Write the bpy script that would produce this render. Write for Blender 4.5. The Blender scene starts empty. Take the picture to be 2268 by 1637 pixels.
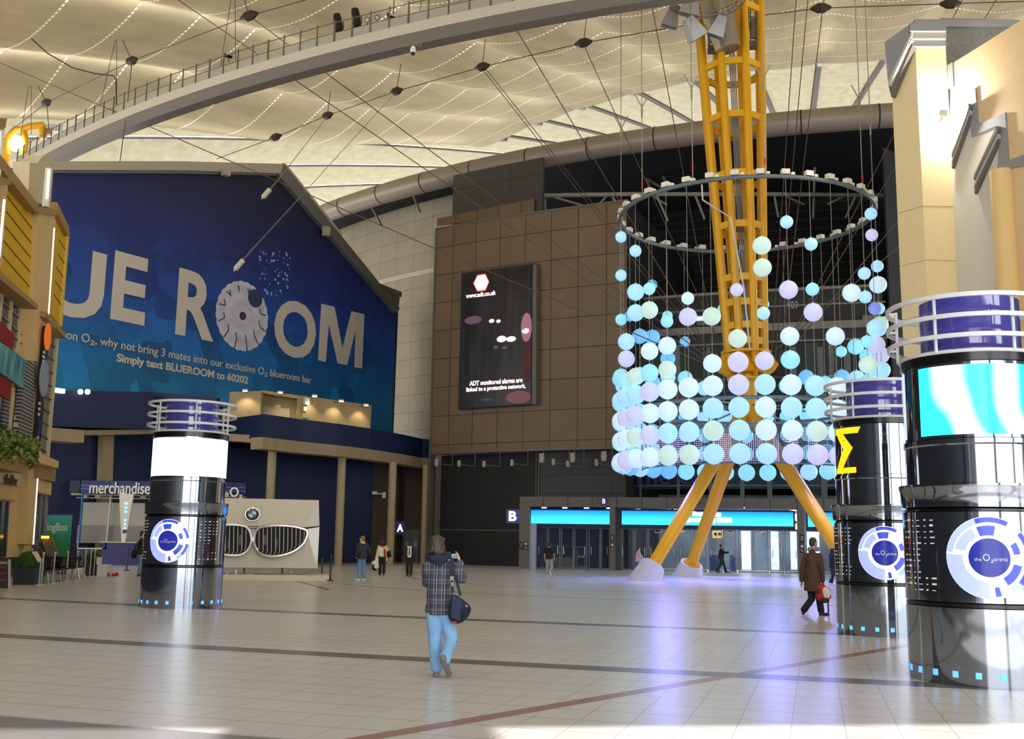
import bpy, bmesh, math, random
from math import sin, cos, pi, radians, sqrt, atan2, hypot
from mathutils import Vector as V, Matrix
random.seed(7)
scene = bpy.context.scene
COL = scene.collection

# ------------------------------------------------------------------ camera
FPX, HOR, ROLL, EYE = 2350.0, 1199.0, 0.0154, 1.66
_c, _s = cos(ROLL), sin(ROLL)
PITCH = math.atan((HOR - 818.5) * _c / FPX)
_up0 = V((0, -sin(PITCH), cos(PITCH))); FW = V((0, cos(PITCH), sin(PITCH)))
RT = V((1, 0, 0)) * _c + _up0 * _s
UP = V((1, 0, 0)) * -_s + _up0 * _c
EYEP = V((0, 0, EYE))
cam_d = bpy.data.cameras.new('camera'); cam = bpy.data.objects.new('camera', cam_d); COL.objects.link(cam)
cam_d.sensor_width = 36.0; cam_d.lens = 36.0 * FPX / 2268.0; cam_d.clip_end = 2000; cam_d.clip_start = 0.1
m = Matrix((RT, UP, -FW)).transposed().to_4x4(); m.translation = EYEP
cam.matrix_world = m
scene.camera = cam

# ------------------------------------------------------------------ daylight and exposure
scene.view_settings.view_transform = 'Standard'; scene.view_settings.look = 'None'
scene.view_settings.gamma = 1.0; scene.view_settings.use_curve_mapping = False
scene.view_settings.exposure = 0.55
scene.cycles.max_bounces = 9; scene.cycles.diffuse_bounces = 4; scene.cycles.glossy_bounces = 4
scene.cycles.transmission_bounces = 6; scene.cycles.transparent_max_bounces = 10
scene.cycles.sample_clamp_indirect = 6.0; scene.cycles.use_denoising = True
scene.cycles.caustics_reflective = False; scene.cycles.caustics_refractive = False
W = bpy.data.worlds.new('daylight'); scene.world = W; W.use_nodes = True
bg = W.node_tree.nodes['Background']; bg.inputs[0].default_value = (0.93, 0.97, 1.0, 1); bg.inputs[1].default_value = 3.2
sd = bpy.data.lights.new('sun', 'SUN'); sd.energy = 6.0; sd.angle = radians(0.6); sd.color = (1, 0.96, 0.9)
sun = bpy.data.objects.new('sun', sd); COL.objects.link(sun)
sun.rotation_euler = V((0.12, 1.0, -0.80)).to_track_quat('-Z', 'Y').to_euler()

# ------------------------------------------------------------------ photo pixel -> place
def ray(px, py): return FW + RT * ((px - 1134) / FPX) + UP * ((818.5 - py) / FPX)
def P(px, py, Y):
    d = ray(px, py); return EYEP + d * (Y / d.y)
def G(px, py, z=0.0):
    d = ray(px, py); return EYEP + d * ((z - EYE) / d.z)
def XY(px, Y, py=1200): p = P(px, py, Y); return V((p.x, p.y, 0))
class Plane:
    """vertical plane through two ground points, normal to the viewer's side"""
    def __init__(s, a, b):
        s.a = V((a[0], a[1], 0)); s.u = (V((b[0], b[1], 0)) - s.a).normalized()
        s.n = V((s.u.y, -s.u.x, 0))
        if s.n.dot(-s.a) < 0: s.n = -s.n
    def at(s, px, py, off=0.0):
        d = ray(px, py); a = s.a + s.n * off
        return EYEP + d * ((a - EYEP).dot(s.n) / d.dot(s.n))
    def uz(s, u, z, off=0.0): q = s.a + s.u * u + s.n * off; return V((q.x, q.y, z))
    def coord(s, px, py, off=0.0):
        p = s.at(px, py, off); return (p - s.a).dot(s.u), p.z

# ------------------------------------------------------------------ materials
def S(r, g, b):
    f = lambda c: (c / 255.0 / 12.92) if c <= 10 else ((c / 255.0 + 0.055) / 1.055) ** 2.4
    return (f(r), f(g), f(b), 1)
MATS = {}
def mat(name, col=(0.5, 0.5, 0.5, 1), rough=0.6, metal=0.0, spec=0.4, em=None, es=1.0, noise=0.0, nscale=6.0, alpha=None, bump=0.0, coat=0.0):
    if name in MATS: return MATS[name]
    m = bpy.data.materials.new(name); m.use_nodes = True; nt = m.node_tree
    b = nt.nodes['Principled BSDF']
    b.inputs['Base Color'].default_value = col; b.inputs['Roughness'].default_value = rough
    b.inputs['Metallic'].default_value = metal; b.inputs['Specular IOR Level'].default_value = spec
    if coat: b.inputs['Coat Weight'].default_value = coat; b.inputs['Coat Roughness'].default_value = 0.05
    if em: b.inputs['Emission Color'].default_value = em; b.inputs['Emission Strength'].default_value = es
    if alpha is not None: b.inputs['Alpha'].default_value = alpha
    if noise or bump:
        tc = nt.nodes.new('ShaderNodeTexCoord'); nz = nt.nodes.new('ShaderNodeTexNoise')
        nz.inputs['Scale'].default_value = nscale; nz.inputs['Detail'].default_value = 4
        nt.links.new(tc.outputs['Object'], nz.inputs['Vector'])
        if noise:
            mr = nt.nodes.new('ShaderNodeMapRange'); mr.inputs[1].default_value = 0.3; mr.inputs[2].default_value = 0.7
            mr.inputs[3].default_value = 1 - noise; mr.inputs[4].default_value = 1 + noise
            nt.links.new(nz.outputs['Fac'], mr.inputs[0])
            mx = nt.nodes.new('ShaderNodeMix'); mx.data_type = 'RGBA'; mx.blend_type = 'MULTIPLY'; mx.inputs[0].default_value = 1
            mx.inputs[6].default_value = col; nt.links.new(mr.outputs[0], mx.inputs[7])
            nt.links.new(mx.outputs[2], b.inputs['Base Color'])
        if bump:
            bp = nt.nodes.new('ShaderNodeBump'); bp.inputs['Strength'].default_value = bump; bp.inputs['Distance'].default_value = 0.02
            nt.links.new(nz.outputs['Fac'], bp.inputs['Height']); nt.links.new(bp.outputs[0], b.inputs['Normal'])
    MATS[name] = m
    return m
class NT:
    """small node builder"""
    def __init__(s, m): s.t = m.node_tree; s.b = s.t.nodes.get('Principled BSDF')
    def new(s, ty, **kw):
        n = s.t.nodes.new(ty)
        for k, v in kw.items(): setattr(n, k, v)
        return n
    def link(s, a, b): s.t.links.new(a, b)
    def math(s, op, a, b=None, c=None):
        n = s.new('ShaderNodeMath', operation=op)
        for i, x in enumerate((a, b, c)):
            if x is None: continue
            if isinstance(x, (int, float)): n.inputs[i].default_value = x
            else: s.link(x, n.inputs[i])
        return n.outputs[0]
    def mix(s, fac, a, b, mode='MIX'):
        n = s.new('ShaderNodeMix', data_type='RGBA', blend_type=mode)
        for i, x in ((0, fac), (6, a), (7, b)):
            if isinstance(x, (int, float)): n.inputs[i].default_value = x
            elif isinstance(x, tuple): n.inputs[i].default_value = x
            else: s.link(x, n.inputs[i])
        return n.outputs[2]
    def obj(s, what='Object'):
        tc = s.new('ShaderNodeTexCoord'); sp = s.new('ShaderNodeSeparateXYZ'); s.link(tc.outputs[what], sp.inputs[0])
        return tc.outputs[what], sp.outputs
    def noise(s, vec, scale, detail=3.0, rough=0.5):
        n = s.new('ShaderNodeTexNoise'); n.inputs['Scale'].default_value = scale; n.inputs['Detail'].default_value = detail
        n.inputs['Roughness'].default_value = rough; s.link(vec, n.inputs['Vector']); return n.outputs['Fac']
    def rng(s, x, a, b, c, d):
        n = s.new('ShaderNodeMapRange'); s.link(x, n.inputs[0])
        for i, v in enumerate((a, b, c, d)): n.inputs[i + 1].default_value = v
        return n.outputs[0]

# ------------------------------------------------------------------ mesh builder
LOC = {}
def wloc(o):
    l = V((0, 0, 0))
    while o is not None: l = l + LOC.get(o.name, V((0, 0, 0))); o = o.parent
    return l
class MB:
    def __init__(s): s.v = []; s.f = []; s.mi = []; s.m = 0; s.uv = None
    def add(s, vs, fs):
        o = len(s.v); s.v += [V(x) for x in vs]
        for f in fs: s.f.append([i + o for i in f]); s.mi.append(s.m)
        return s
    def poly(s, pts): return s.add(pts, [list(range(len(pts)))])
    def box(s, c, d, rz=0.0, M=None):
        x, y, z = d[0] / 2, d[1] / 2, d[2] / 2
        R = M if M is not None else Matrix.Rotation(rz, 3, 'Z')
        vs = [R @ V((a * x, b * y, e * z)) + V(c) for e in (-1, 1) for a, b in ((-1, -1), (1, -1), (1, 1), (-1, 1))]
        return s.add(vs, [[3, 2, 1, 0], [4, 5, 6, 7], [0, 1, 5, 4], [1, 2, 6, 5], [2, 3, 7, 6], [3, 0, 4, 7]])
    def bar(s, a, b, w, h, up=(0, 0, 1)):
        """rectangular bar from a to b"""
        a, b = V(a), V(b); d = (b - a); L = d.length
        if L < 1e-6: return s
        d /= L; u = V(up)
        if abs(d.dot(u)) > 0.99: u = V((0, 1, 0))
        x = d.cross(u).normalized(); z = x.cross(d)
        return s.box((a + b) / 2, (w, L, h), M=Matrix((x, d, z)).transposed())
    def prism(s, pts, vec):
        n = len(pts); vec = V(vec); p = [V(q) for q in pts]
        s.add(p + [q + vec for q in p], [list(range(n)), list(range(2 * n - 1, n - 1, -1))] + [[(i + 1) % n, i, n + i, n + (i + 1) % n] for i in range(n)])
        return s
    def tube(s, pts, r, n=8, closed=False, caps=True):
        pts = [V(p) for p in pts]; k = len(pts)
        rs = r if isinstance(r, (list, tuple)) else [r] * k
        o = len(s.v); prev = None
        for i, p in enumerate(pts):
            if closed: t = pts[(i + 1) % k] - pts[i - 1]
            else: t = pts[min(i + 1, k - 1)] - pts[max(i - 1, 0)]
            t.normalize()
            if prev is None:
                ref = V((0, 0, 1)) if abs(t.z) < 0.9 else V((0, 1, 0)); x = t.cross(ref).normalized()
            else: x = (prev - t * prev.dot(t)).normalized()
            prev = x; y = t.cross(x)
            for j in range(n):
                a = 2 * pi * (j + 0.5) / n; s.v.append(p + (x * cos(a) + y * sin(a)) * rs[i])
        segs = k if closed else k - 1
        for i in range(segs):
            for j in range(n):
                a, b = o + i * n + j, o + i * n + (j + 1) % n
                c, d = o + ((i + 1) % k) * n + (j + 1) % n, o + ((i + 1) % k) * n + j
                s.f.append([a, b, c, d]); s.mi.append(s.m)
        if caps and not closed:
            s.f.append([o + j for j in range(n)][::-1]); s.mi.append(s.m)
            s.f.append([o + (k - 1) * n + j for j in range(n)]); s.mi.append(s.m)
        return s
    def lathe(s, prof, c=(0, 0, 0), n=32, a0=0.0, a1=2 * pi):
        full = abs(a1 - a0 - 2 * pi) < 1e-6; N = n if full else n + 1
        c = V(c); o = len(s.v)
        for r, z in prof:
            for j in range(N):
                a = a0 + (a1 - a0) * j / n; s.v.append(c + V((r * cos(a), r * sin(a), z)))
        for i in range(len(prof) - 1):
            for j in range(n):
                k = (j + 1) % N
                s.f.append([o + i * N + j, o + i * N + k, o + (i + 1) * N + k, o + (i + 1) * N + j]); s.mi.append(s.m)
        if full and prof[0] != prof[-1]:
            if prof[0][0] > 1e-4: s.f.append([o + j for j in range(N)][::-1]); s.mi.append(s.m)
            if prof[-1][0] > 1e-4: s.f.append([o + (len(prof) - 1) * N + j for j in range(N)]); s.mi.append(s.m)
        return s
    def ball(s, c, r, nu=16, nv=10, R=None):
        rr = r if isinstance(r, (tuple, list)) else (r, r, r); c = V(c)
        vs = []; fs = []
        T = (lambda q: R @ q) if R is not None else (lambda q: q)
        vs.append(c + T(V((0, 0, -rr[2]))))
        for i in range(1, nv):
            t = -pi / 2 + pi * i / nv
            for j in range(nu):
                a = 2 * pi * j / nu; vs.append(c + T(V((rr[0] * cos(t) * cos(a), rr[1] * cos(t) * sin(a), rr[2] * sin(t)))))
        vs.append(c + T(V((0, 0, rr[2])))); top = len(vs) - 1
        for j in range(nu): fs.append([0, 1 + (j + 1) % nu, 1 + j])
        for i in range(nv - 2):
            for j in range(nu):
                a = 1 + i * nu; fs.append([a + j, a + (j + 1) % nu, a + nu + (j + 1) % nu, a + nu + j])
        a = 1 + (nv - 2) * nu
        for j in range(nu): fs.append([a + j, a + (j + 1) % nu, top])
        return s.add(vs, fs)
    def grid(s, fn, nu, nv, uv=False):
        o = len(s.v)
        if uv and s.uv is None: s.uv = {}
        for i in range(nv + 1):
            for j in range(nu + 1):
                p = fn(j / nu, i / nv)
                if uv: s.uv[len(s.v)] = p[1]; p = p[0]
                s.v.append(V(p))
        for i in range(nv):
            for j in range(nu):
                a = o + i * (nu + 1) + j; s.f.append([a, a + 1, a + nu + 2, a + nu + 1]); s.mi.append(s.m)
        return s
    def mesh(s, name, off=V((0, 0, 0)), smooth=False, fix=True, ang=40):
        me = bpy.data.meshes.new(name)
        me.from_pydata([tuple(v - off) for v in s.v], [], s.f)
        me.polygons.foreach_set('material_index', s.mi)
        if s.uv is not None:
            L = me.uv_layers.new(name='UVMap')
            for lp in me.loops: L.data[lp.index].uv = s.uv.get(lp.vertex_index, (0, 0))
        if fix:
            bm = bmesh.new(); bm.from_mesh(me); bmesh.ops.recalc_face_normals(bm, faces=bm.faces); bm.to_mesh(me); bm.free()
        if smooth:
            me.polygons.foreach_set('use_smooth', [True] * len(me.polygons))
            me.set_sharp_from_angle(angle=radians(ang))
        me.update(); return me
    def obj(s, name, mats, parent=None, smooth=False, loc=None, fix=True, ang=40):
        off = wloc(parent) if parent else V((0, 0, 0))
        if loc is not None: off = V(loc)
        me = s.mesh(name, off, smooth, fix, ang)
        return link(name, me, mats, parent, loc)
def link(name, me, mats, parent=None, loc=None):
    o = bpy.data.objects.new(name, me); COL.objects.link(o)
    for x in (mats if isinstance(mats, (list, tuple)) else [mats]): me.materials.append(x)
    if parent: o.parent = parent
    if loc is not None:
        l = V(loc) - (wloc(parent) if parent else V((0, 0, 0))); o.location = l; LOC[o.name] = l
    return o
def tag(o, label, cat, group=None, kind=None):
    if label: o['label'] = label
    if cat: o['category'] = cat
    if group: o['group'] = group
    if kind: o['kind'] = kind
    return o
def thing(name, label, cat, loc=(0, 0, 0), group=None, rz=0.0, kind=None):
    o = bpy.data.objects.new(name, None); COL.objects.link(o); o.empty_display_size = 0.2
    o.location = loc; o.rotation_euler = (0, 0, rz); LOC[o.name] = V(loc)
    return tag(o, label, cat, group, kind)
def struct(o): o['kind'] = 'structure'; return o
def dup(root, loc, rz=0.0, label=None, name=None):
    r = root.copy(); COL.objects.link(r); r.location = loc; r.rotation_euler = (0, 0, rz)
    if label: r['label'] = label
    for ch in list(root.children):
        c = ch.copy(); COL.objects.link(c); c.parent = r
        for g in list(ch.children):
            d = g.copy(); COL.objects.link(d); d.parent = c
    return r
# ------------------------------------------------------------------ lettering
def glyphs(txt, bold=0.0, res=4, depth=0.0):
    cu = bpy.data.curves.new('lettering', 'FONT'); cu.body = txt; cu.offset = bold; cu.resolution_u = res; cu.extrude = depth
    o = bpy.data.objects.new('lettering', cu); COL.objects.link(o)
    bpy.context.view_layer.update()
    me = bpy.data.meshes.new_from_object(o.evaluated_get(bpy.context.evaluated_depsgraph_get()))
    vs = [v.co.copy() for v in me.vertices]; fs = [list(p.vertices) for p in me.polygons]
    bpy.data.objects.remove(o); bpy.data.curves.remove(cu); bpy.data.meshes.remove(me)
    return vs, fs
def text_on(mb, txt, o, u, z, w, h, n, depth=0.03, bold=0.0, keep=False, shear=0.0):
    """letters whose outline box is w by h, corner o, axes u and z, standing out along n by depth"""
    vs, fs = glyphs(txt, bold, depth=0.5)
    x0 = min(v.x for v in vs); x1 = max(v.x for v in vs); y0 = min(v.y for v in vs); y1 = max(v.y for v in vs)
    sx = w / (x1 - x0); sy = h / (y1 - y0)
    if keep: sx = sy = min(sx, sy)
    o, u, z, n = V(o), V(u), V(z), V(n)
    mb.add([o + u * ((v.x - x0) * sx + shear * (v.y - y0)) + z * ((v.y - y0) * sy) + n * ((v.z + 0.5) * depth) for v in vs], fs)
    return mb
def ptext(mb, pl, txt, xl, yb, xr, yt, off=0.02, depth=0.03, bold=0.0):
    """letters on a plane; xl,yb left bottom pixel, xr right pixel, yt top pixel at the left"""
    u0, z0 = pl.coord(xl, yb, off); u1, _ = pl.coord(xr, yb, off); _, z1 = pl.coord(xl, yt, off)
    uu = pl.u
    if u1 < u0: uu = -pl.u
    return text_on(mb, txt, pl.uz(u0, z0, off), uu, (0, 0, 1), abs(u1 - u0), z1 - z0, pl.n, depth, bold)
def pprism(mb, pl, pts, off=0.0, thick=0.2):
    """outline given in pixels on a plane, front face at off, thickness backwards"""
    return mb.prism([pl.at(x, y, off) for x, y in pts], pl.n * -thick)
def prect(mb, pl, x0, y0, x1, y1, off=0.0, thick=0.1):
    """upright rectangle on a plane from its lower left and upper right pixel"""
    u0, z0 = pl.coord(x0, y0, off); u1, _ = pl.coord(x1, y1, off); _, z1 = pl.coord(x0, y1, off)
    return mb.prism([pl.uz(u0, z0, off), pl.uz(u1, z0, off), pl.uz(u1, z1, off), pl.uz(u0, z1, off)], pl.n * -thick)
# ------------------------------------------------------------------ soft solids
def blob(parts, voxel=0.012, smooth=3, fac=0.5):
    mb = MB()
    for p in parts:
        if p[0] == 'c':
            a, b, r0, r1 = V(p[1]), V(p[2]), p[3], p[4]
            sq = p[5] if len(p) > 5 else None
            mb.ball(a, r0, 14, 8); mb.ball(b, r1, 14, 8)
            if (b - a).length > 1e-4: mb.tube([a, b], [r0, r1], 14)
        else: mb.ball(p[1], p[2], 18, 12, p[3] if len(p) > 3 else None)
    me = mb.mesh('tmp'); o = bpy.data.objects.new('tmp', me); COL.objects.link(o)
    r = o.modifiers.new('r', 'REMESH'); r.mode = 'VOXEL'; r.voxel_size = voxel; r.adaptivity = 0
    sm = o.modifiers.new('s', 'SMOOTH'); sm.iterations = smooth; sm.factor = fac
    bpy.context.view_layer.update()
    out = bpy.data.meshes.new_from_object(o.evaluated_get(bpy.context.evaluated_depsgraph_get()))
    bpy.data.objects.remove(o); bpy.data.meshes.remove(me)
    out.polygons.foreach_set('use_smooth', [True] * len(out.polygons))
    return out
ORD = ['first', 'second', 'third', 'fourth', 'fifth', 'sixth', 'seventh', 'eighth', 'ninth', 'tenth', 'eleventh', 'twelfth', 'thirteenth', 'fourteenth', 'fifteenth', 'sixteenth', 'seventeenth', 'eighteenth', 'nineteenth', 'twentieth']
# ================================================================== the setting
CD = V((41, 144, 0))
def pol(r, th, z=0.0):
    """point round the dome axis: radius, bearing in degrees seen from the entrance"""
    a = radians(th); return V((CD.x + r * sin(a), CD.y - r * cos(a), z))
def zroof(r): return 50 - 0.0011019 * r * r
class Cyl:
    """upright cylinder round the dome axis (the arena front)"""
    def __init__(s, r): s.r = r
    def at(s, px, py, off=0.0):
        d = ray(px, py); r = s.r + off; e = EYEP - CD
        a = d.x * d.x + d.y * d.y; b = 2 * (e.x * d.x + e.y * d.y); c = e.x * e.x + e.y * e.y - r * r
        return EYEP + d * ((-b - sqrt(max(b * b - 4 * a * c, 0))) / (2 * a))
    def th(s, px, py=1200): p = s.at(px, py) - CD; return math.degrees(atan2(p.x, -p.y))
    def rect(s, mb, x0, y0, x1, y1, off=0.0, thick=0.1, n=None):
        a = s.at(x0, y0, off); b = s.at(x1, y1, off); t0 = s.th(x0, y0); t1 = s.th(x1, y1)
        return s.span(mb, t0, t1, a.z, b.z, off, thick, n)
    def span(s, mb, t0, t1, z0, z1, off=0.0, thick=0.1, n=None):
        n = n or max(1, int(abs(t1 - t0) / 1.2)); R = s.r + off
        for i in range(n):
            ta = t0 + (t1 - t0) * i / n; tb = t0 + (t1 - t0) * (i + 1) / n
            q = [pol(R, ta), pol(R, tb), pol(R - thick, tb), pol(R - thick, ta)]
            mb.prism([V((p.x, p.y, z0)) for p in q], (0, 0, z1 - z0))
        return mb
    def plane(s, px):
        p = s.at(px, 1200); q = s.at(px + 4, 1200); return Plane(p, q)

# ---- floor
fm = mat('floor tiles', (0.4, 0.4, 0.4, 1), rough=0.3, spec=0.35); n = NT(fm)
vec, xyz = n.obj()
dx = n.math('SUBTRACT', xyz[0], CD.x); dy = n.math('SUBTRACT', CD.y, xyz[1])
rr = n.math('SQRT', n.math('ADD', n.math('MULTIPLY', dx, dx), n.math('MULTIPLY', dy, dy)))
ang = n.math('ARCTAN2', dx, dy)
def band(src, c, w): return n.math('LESS_THAN', n.math('ABSOLUTE', n.math('SUBTRACT', src, c)), w)
rowf = n.math('DIVIDE', rr, 0.62); row = n.math('FLOOR', rowf)
colf = n.math('MULTIPLY', ang, 290.0); coln = n.math('FLOOR', colf)
jr = n.math('LESS_THAN', n.math('FRACT', rowf), 0.035); jc = n.math('LESS_THAN', n.math('FRACT', colf), 0.02)
joint = n.math('MAXIMUM', jr, jc)
cb = n.new('ShaderNodeCombineXYZ'); n.link(row, cb.inputs[0]); n.link(coln, cb.inputs[1])
wn = n.new('ShaderNodeTexWhiteNoise'); n.link(cb.outputs[0], wn.inputs['Vector'])
tone = n.rng(wn.outputs['Value'], 0, 1, 0.985, 1.015)
big = n.rng(n.noise(vec, 0.25, 3), 0.3, 0.7, 0.94, 1.05)
tile = n.mix(1.0, S(212, 207, 203), n.math('MULTIPLY', tone, big), 'MULTIPLY')
c = n.mix(n.math('MULTIPLY', joint, 0.55), tile, S(128, 122, 116))
grey = n.math('MAXIMUM', band(rr, 127.9, 0.27), band(rr, 135.35, 0.27))
c = n.mix(grey, c, S(118, 116, 113))
hatch = n.math('MULTIPLY', band(rr, 142.4, 1.0), n.math('LESS_THAN', xyz[0], -1.6))
c = n.mix(n.math('MULTIPLY', hatch, 0.85), c, S(118, 117, 118))
def line(ax, ay, bx, by, w, x0=-999, x1=999):
    L = hypot(bx - ax, by - ay); nx, ny = -(by - ay) / L, (bx - ax) / L
    d = n.math('ADD', n.math('MULTIPLY', xyz[0], nx), n.math('MULTIPLY', xyz[1], ny))
    k = band(d, nx * ax + ny * ay, w)
    if x0 > -900: k = n.math('MULTIPLY', k, n.math('GREATER_THAN', xyz[0], x0))
    if x1 < 900: k = n.math('MULTIPLY', k, n.math('LESS_THAN', xyz[0], x1))
    return k
red = n.math('MAXIMUM', line(-0.88, 9.7, 6.7, 18.5, 0.11), line(-8.2, 42, -5.9, 35.5, 0.12, -8.3, -5.9))
def circ(cx, cy, r, w):
    ex = n.math('SUBTRACT', xyz[0], cx); ey = n.math('SUBTRACT', xyz[1], cy)
    d = n.math('SQRT', n.math('ADD', n.math('MULTIPLY', ex, ex), n.math('MULTIPLY', ey, ey)))
    return band(d, r, w)
for a in ((11.7, 52, 16.5, 0.09), (11.7, 52, 21.5, 0.09)): red = n.math('MAXIMUM', red, circ(*a))
c = n.mix(n.math('MULTIPLY', red, 0.9), c, S(158, 116, 106))
n.link(c, n.b.inputs['Base Color'])
n.b.inputs['Roughness'].default_value = 0.26
f = MB()
f.poly([(-130, -60, 0), (130, -60, 0), (130, 130, 0), (-130, 130, 0)])
struct(f.obj('floor', fm, fix=False))

# ---- unseen slab and box added behind the camera to shape the near sun patch
b_ = MB(); sh = V((0.12, 1.0, 0)) * (12 / 0.8); e0, e1 = V((-4.16, 9.5, 0)), V((4.9, 10.55, 0)); dd = (e1 - e0).normalized(); nn0 = V((-dd.y, dd.x, 0))
q0, q1 = e0 - dd * 5 - sh, e1 + dd * 17 - sh
b_.prism([V((q.x, q.y, 12.0)) for q in (q0, q1, q1 + nn0 * 9, q0 + nn0 * 9)], (0, 0, 0.5)); g0 = V((-1.35, 9.8, 0)) - sh - nn0 * 1.2; b_.box((g0.x, g0.y, 12.2), (2.2, 3.0, 0.6), rz=atan2(dd.y, dd.x))
struct(b_.obj('ceiling_shade_slab', mat('shade slab', S(150, 148, 142), rough=0.7)))

# ---- tent roof: outer membrane in gores between laced radial seams, and a liner below it
def fabric(name, trans, diff, dash):
    m = bpy.data.materials.new(name); m.use_nodes = True; t = NT(m); t.t.nodes.remove(t.b)
    out = [q for q in t.t.nodes if q.type == 'OUTPUT_MATERIAL'][0]
    uv = t.new('ShaderNodeTexCoord'); sp = t.new('ShaderNodeSeparateXYZ'); t.link(uv.outputs['UV'], sp.inputs[0])
    u, v = sp.outputs[0], sp.outputs[1]
    cmb = t.new('ShaderNodeCombineXYZ'); t.link(t.math('MULTIPLY', u, 6.0), cmb.inputs[0]); t.link(t.math('MULTIPLY', v, 0.9 if not dash else 0.2), cmb.inputs[1])
    stain = t.rng(t.noise(cmb.outputs[0], 1.0, 5, 0.6), 0.3, 0.72, 0.72, 1.2)
    col = t.mix(1.0, trans, stain, 'MULTIPLY')
    if dash:
        d = t.math('MULTIPLY', t.math('LESS_THAN', t.math('FRACT', t.math('DIVIDE', v, 4.6)), 0.032), t.math('LESS_THAN', t.math('FRACT', t.math('MULTIPLY', u, 26.0)), 0.62))
        col = t.mix(d, col, (1.0, 0.98, 0.86, 1))
    else:
        e = t.math('ABSOLUTE', t.math('SUBTRACT', t.math('FRACT', u), 0.5))
        col = t.mix(t.math('GREATER_THAN', e, 0.462), col, (1.0, 1.0, 0.95, 1))
    a = t.new('ShaderNodeBsdfTranslucent'); t.link(col, a.inputs[0])
    b = t.new('ShaderNodeBsdfDiffuse'); b.inputs[0].default_value = diff
    mx = t.new('ShaderNodeAddShader'); t.link(a.outputs[0], mx.inputs[0]); t.link(b.outputs[0], mx.inputs[1])
    t.link(mx.outputs[0], out.inputs[0]); return m
outer_m = fabric('tent membrane', (0.078, 0.070, 0.046, 1), (0.15, 0.13, 0.09, 1), False)
liner_m = fabric('tent liner', (0.27, 0.22, 0.148, 1), (0.2, 0.17, 0.12, 1), True)
SEAM0, DSEAM = -14.0, 6.8
o_ = MB()
for k in range(-15, 9):
    for (ra, rb, nv) in ((0.5, 163.0, 30),):
        def gf(a, b, k=k, ra=ra, rb=rb):
            th = SEAM0 + DSEAM * (k + a); r = ra + (rb - ra) * b
            w = r * radians(DSEAM); sag = 0.045 * w * (1 - (2 * a - 1) ** 2)
            return pol(r, th, zroof(r) - sag), (k + a + 20, r)
        o_.grid(gf, 6, nv, uv=True)
ceil_o = struct(o_.obj('ceiling', outer_m, smooth=True, fix=False, ang=30))
l_ = MB()
for k in range(-6, 9):
    def gf(a, b, k=k):
        a2 = a; th = SEAM0 + DSEAM * (k + a2)
        if k == -6: th = -57.0 + (SEAM0 + DSEAM * (k + 1) + 57.0) * a2
        r = 53 + 78 * b; w = r * radians(DSEAM)
        dip = 1.6 * math.exp(-((r - 76) / 12.0) ** 2)
        sag = 0.085 * w * (1 - (2 * a - 1) ** 2) * min(1.0, 0.35 + (r - 53) / 40.0)
        return pol(r, th, zroof(r) - 0.9 - sag - dip * (1 - abs(2 * a - 1)) * 0.2 - (1.5 * math.exp(-((r - 75) / 14.0) ** 2))), (k + a2 + 20, r)
    l_.grid(gf, 16, 44, uv=True)
struct(l_.obj('ceiling_liner', liner_m, smooth=True, fix=False, ang=25, parent=ceil_o))
rope_m = mat('seam lacing', S(66, 52, 40), rough=0.8)
gap_m = mat('seam light slot', S(250, 246, 230), rough=0.9, em=S(255, 250, 235), es=0.9)
for k in range(-9, 4):
    th = SEAM0 + DSEAM * k; d_ = MB(); r1 = 57.0 if k > -7 else 120.0
    rs = [26 + (r1 - 26) * i / 16 for i in range(17)]
    w = 0.55 if k > -7 else 0.3
    for a, b in zip(rs[:-1], rs[1:]): d_.bar(pol(a, th, zroof(a) - 0.12), pol(b, th, zroof(b) - 0.12), w, 0.16)
    struct(d_.obj('ceiling_seam', rope_m, parent=ceil_o))
    if k > -7:
        h_ = MB(); h_.tube([pol(r1 - 3, th, zroof(r1 - 3) - 0.5), pol(r1 - 5.5, th, zroof(r1 - 5.5) - 0.5)], [0.5, 0.35], 10)
        struct(h_.obj('ceiling_seam_clamp', mat('steel clamp', S(70, 60, 52), rough=0.4, metal=0.5), parent=ceil_o))

# ---- entrance portal behind the camera: piers and a lintel under the tent edge (seen in the reflections)
pier_m = mat('entrance pier', S(150, 148, 142), rough=0.7)
for i, th in enumerate(range(-48, 26, 6)):
    b_ = MB(); p = pol(157, th); b_.box((p.x, p.y, 10.0), (1.0, 1.6, 20.0), rz=radians(th)); struct(b_.obj('wall_entrance', pier_m))
b_ = MB(); Cyl(157).span(b_, -50, 26, 8.5, 10.0, 0, 0.8); struct(b_.obj('wall_entrance', pier_m))

# ---- curved bulkhead tube over the arena front
tube_m = mat('bulkhead casing', S(150, 138, 124), rough=0.4, metal=0.2, spec=0.5)
joint_m = mat('bulkhead joint', S(48, 44, 42), rough=0.8)
root = thing('roof_edge_casing', 'long curved grey brown tubular casing along the top of the arena front', 'roof edge', pol(79, -14, 28))
t_ = MB(); t_.tube([pol(79, a * 1.0, 29.9) for a in range(-62, 40)], 0.82, 20)
t_.obj('casing', tube_m, root, smooth=True)
for k in range(13):
    th = -52 + k * 3.6; t_ = MB(); t_.tube([pol(79, th, 29.9), pol(79, th + 0.07, 29.9)], 0.84, 20, caps=False); t_.obj('joint_ring', joint_m, root)

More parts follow.
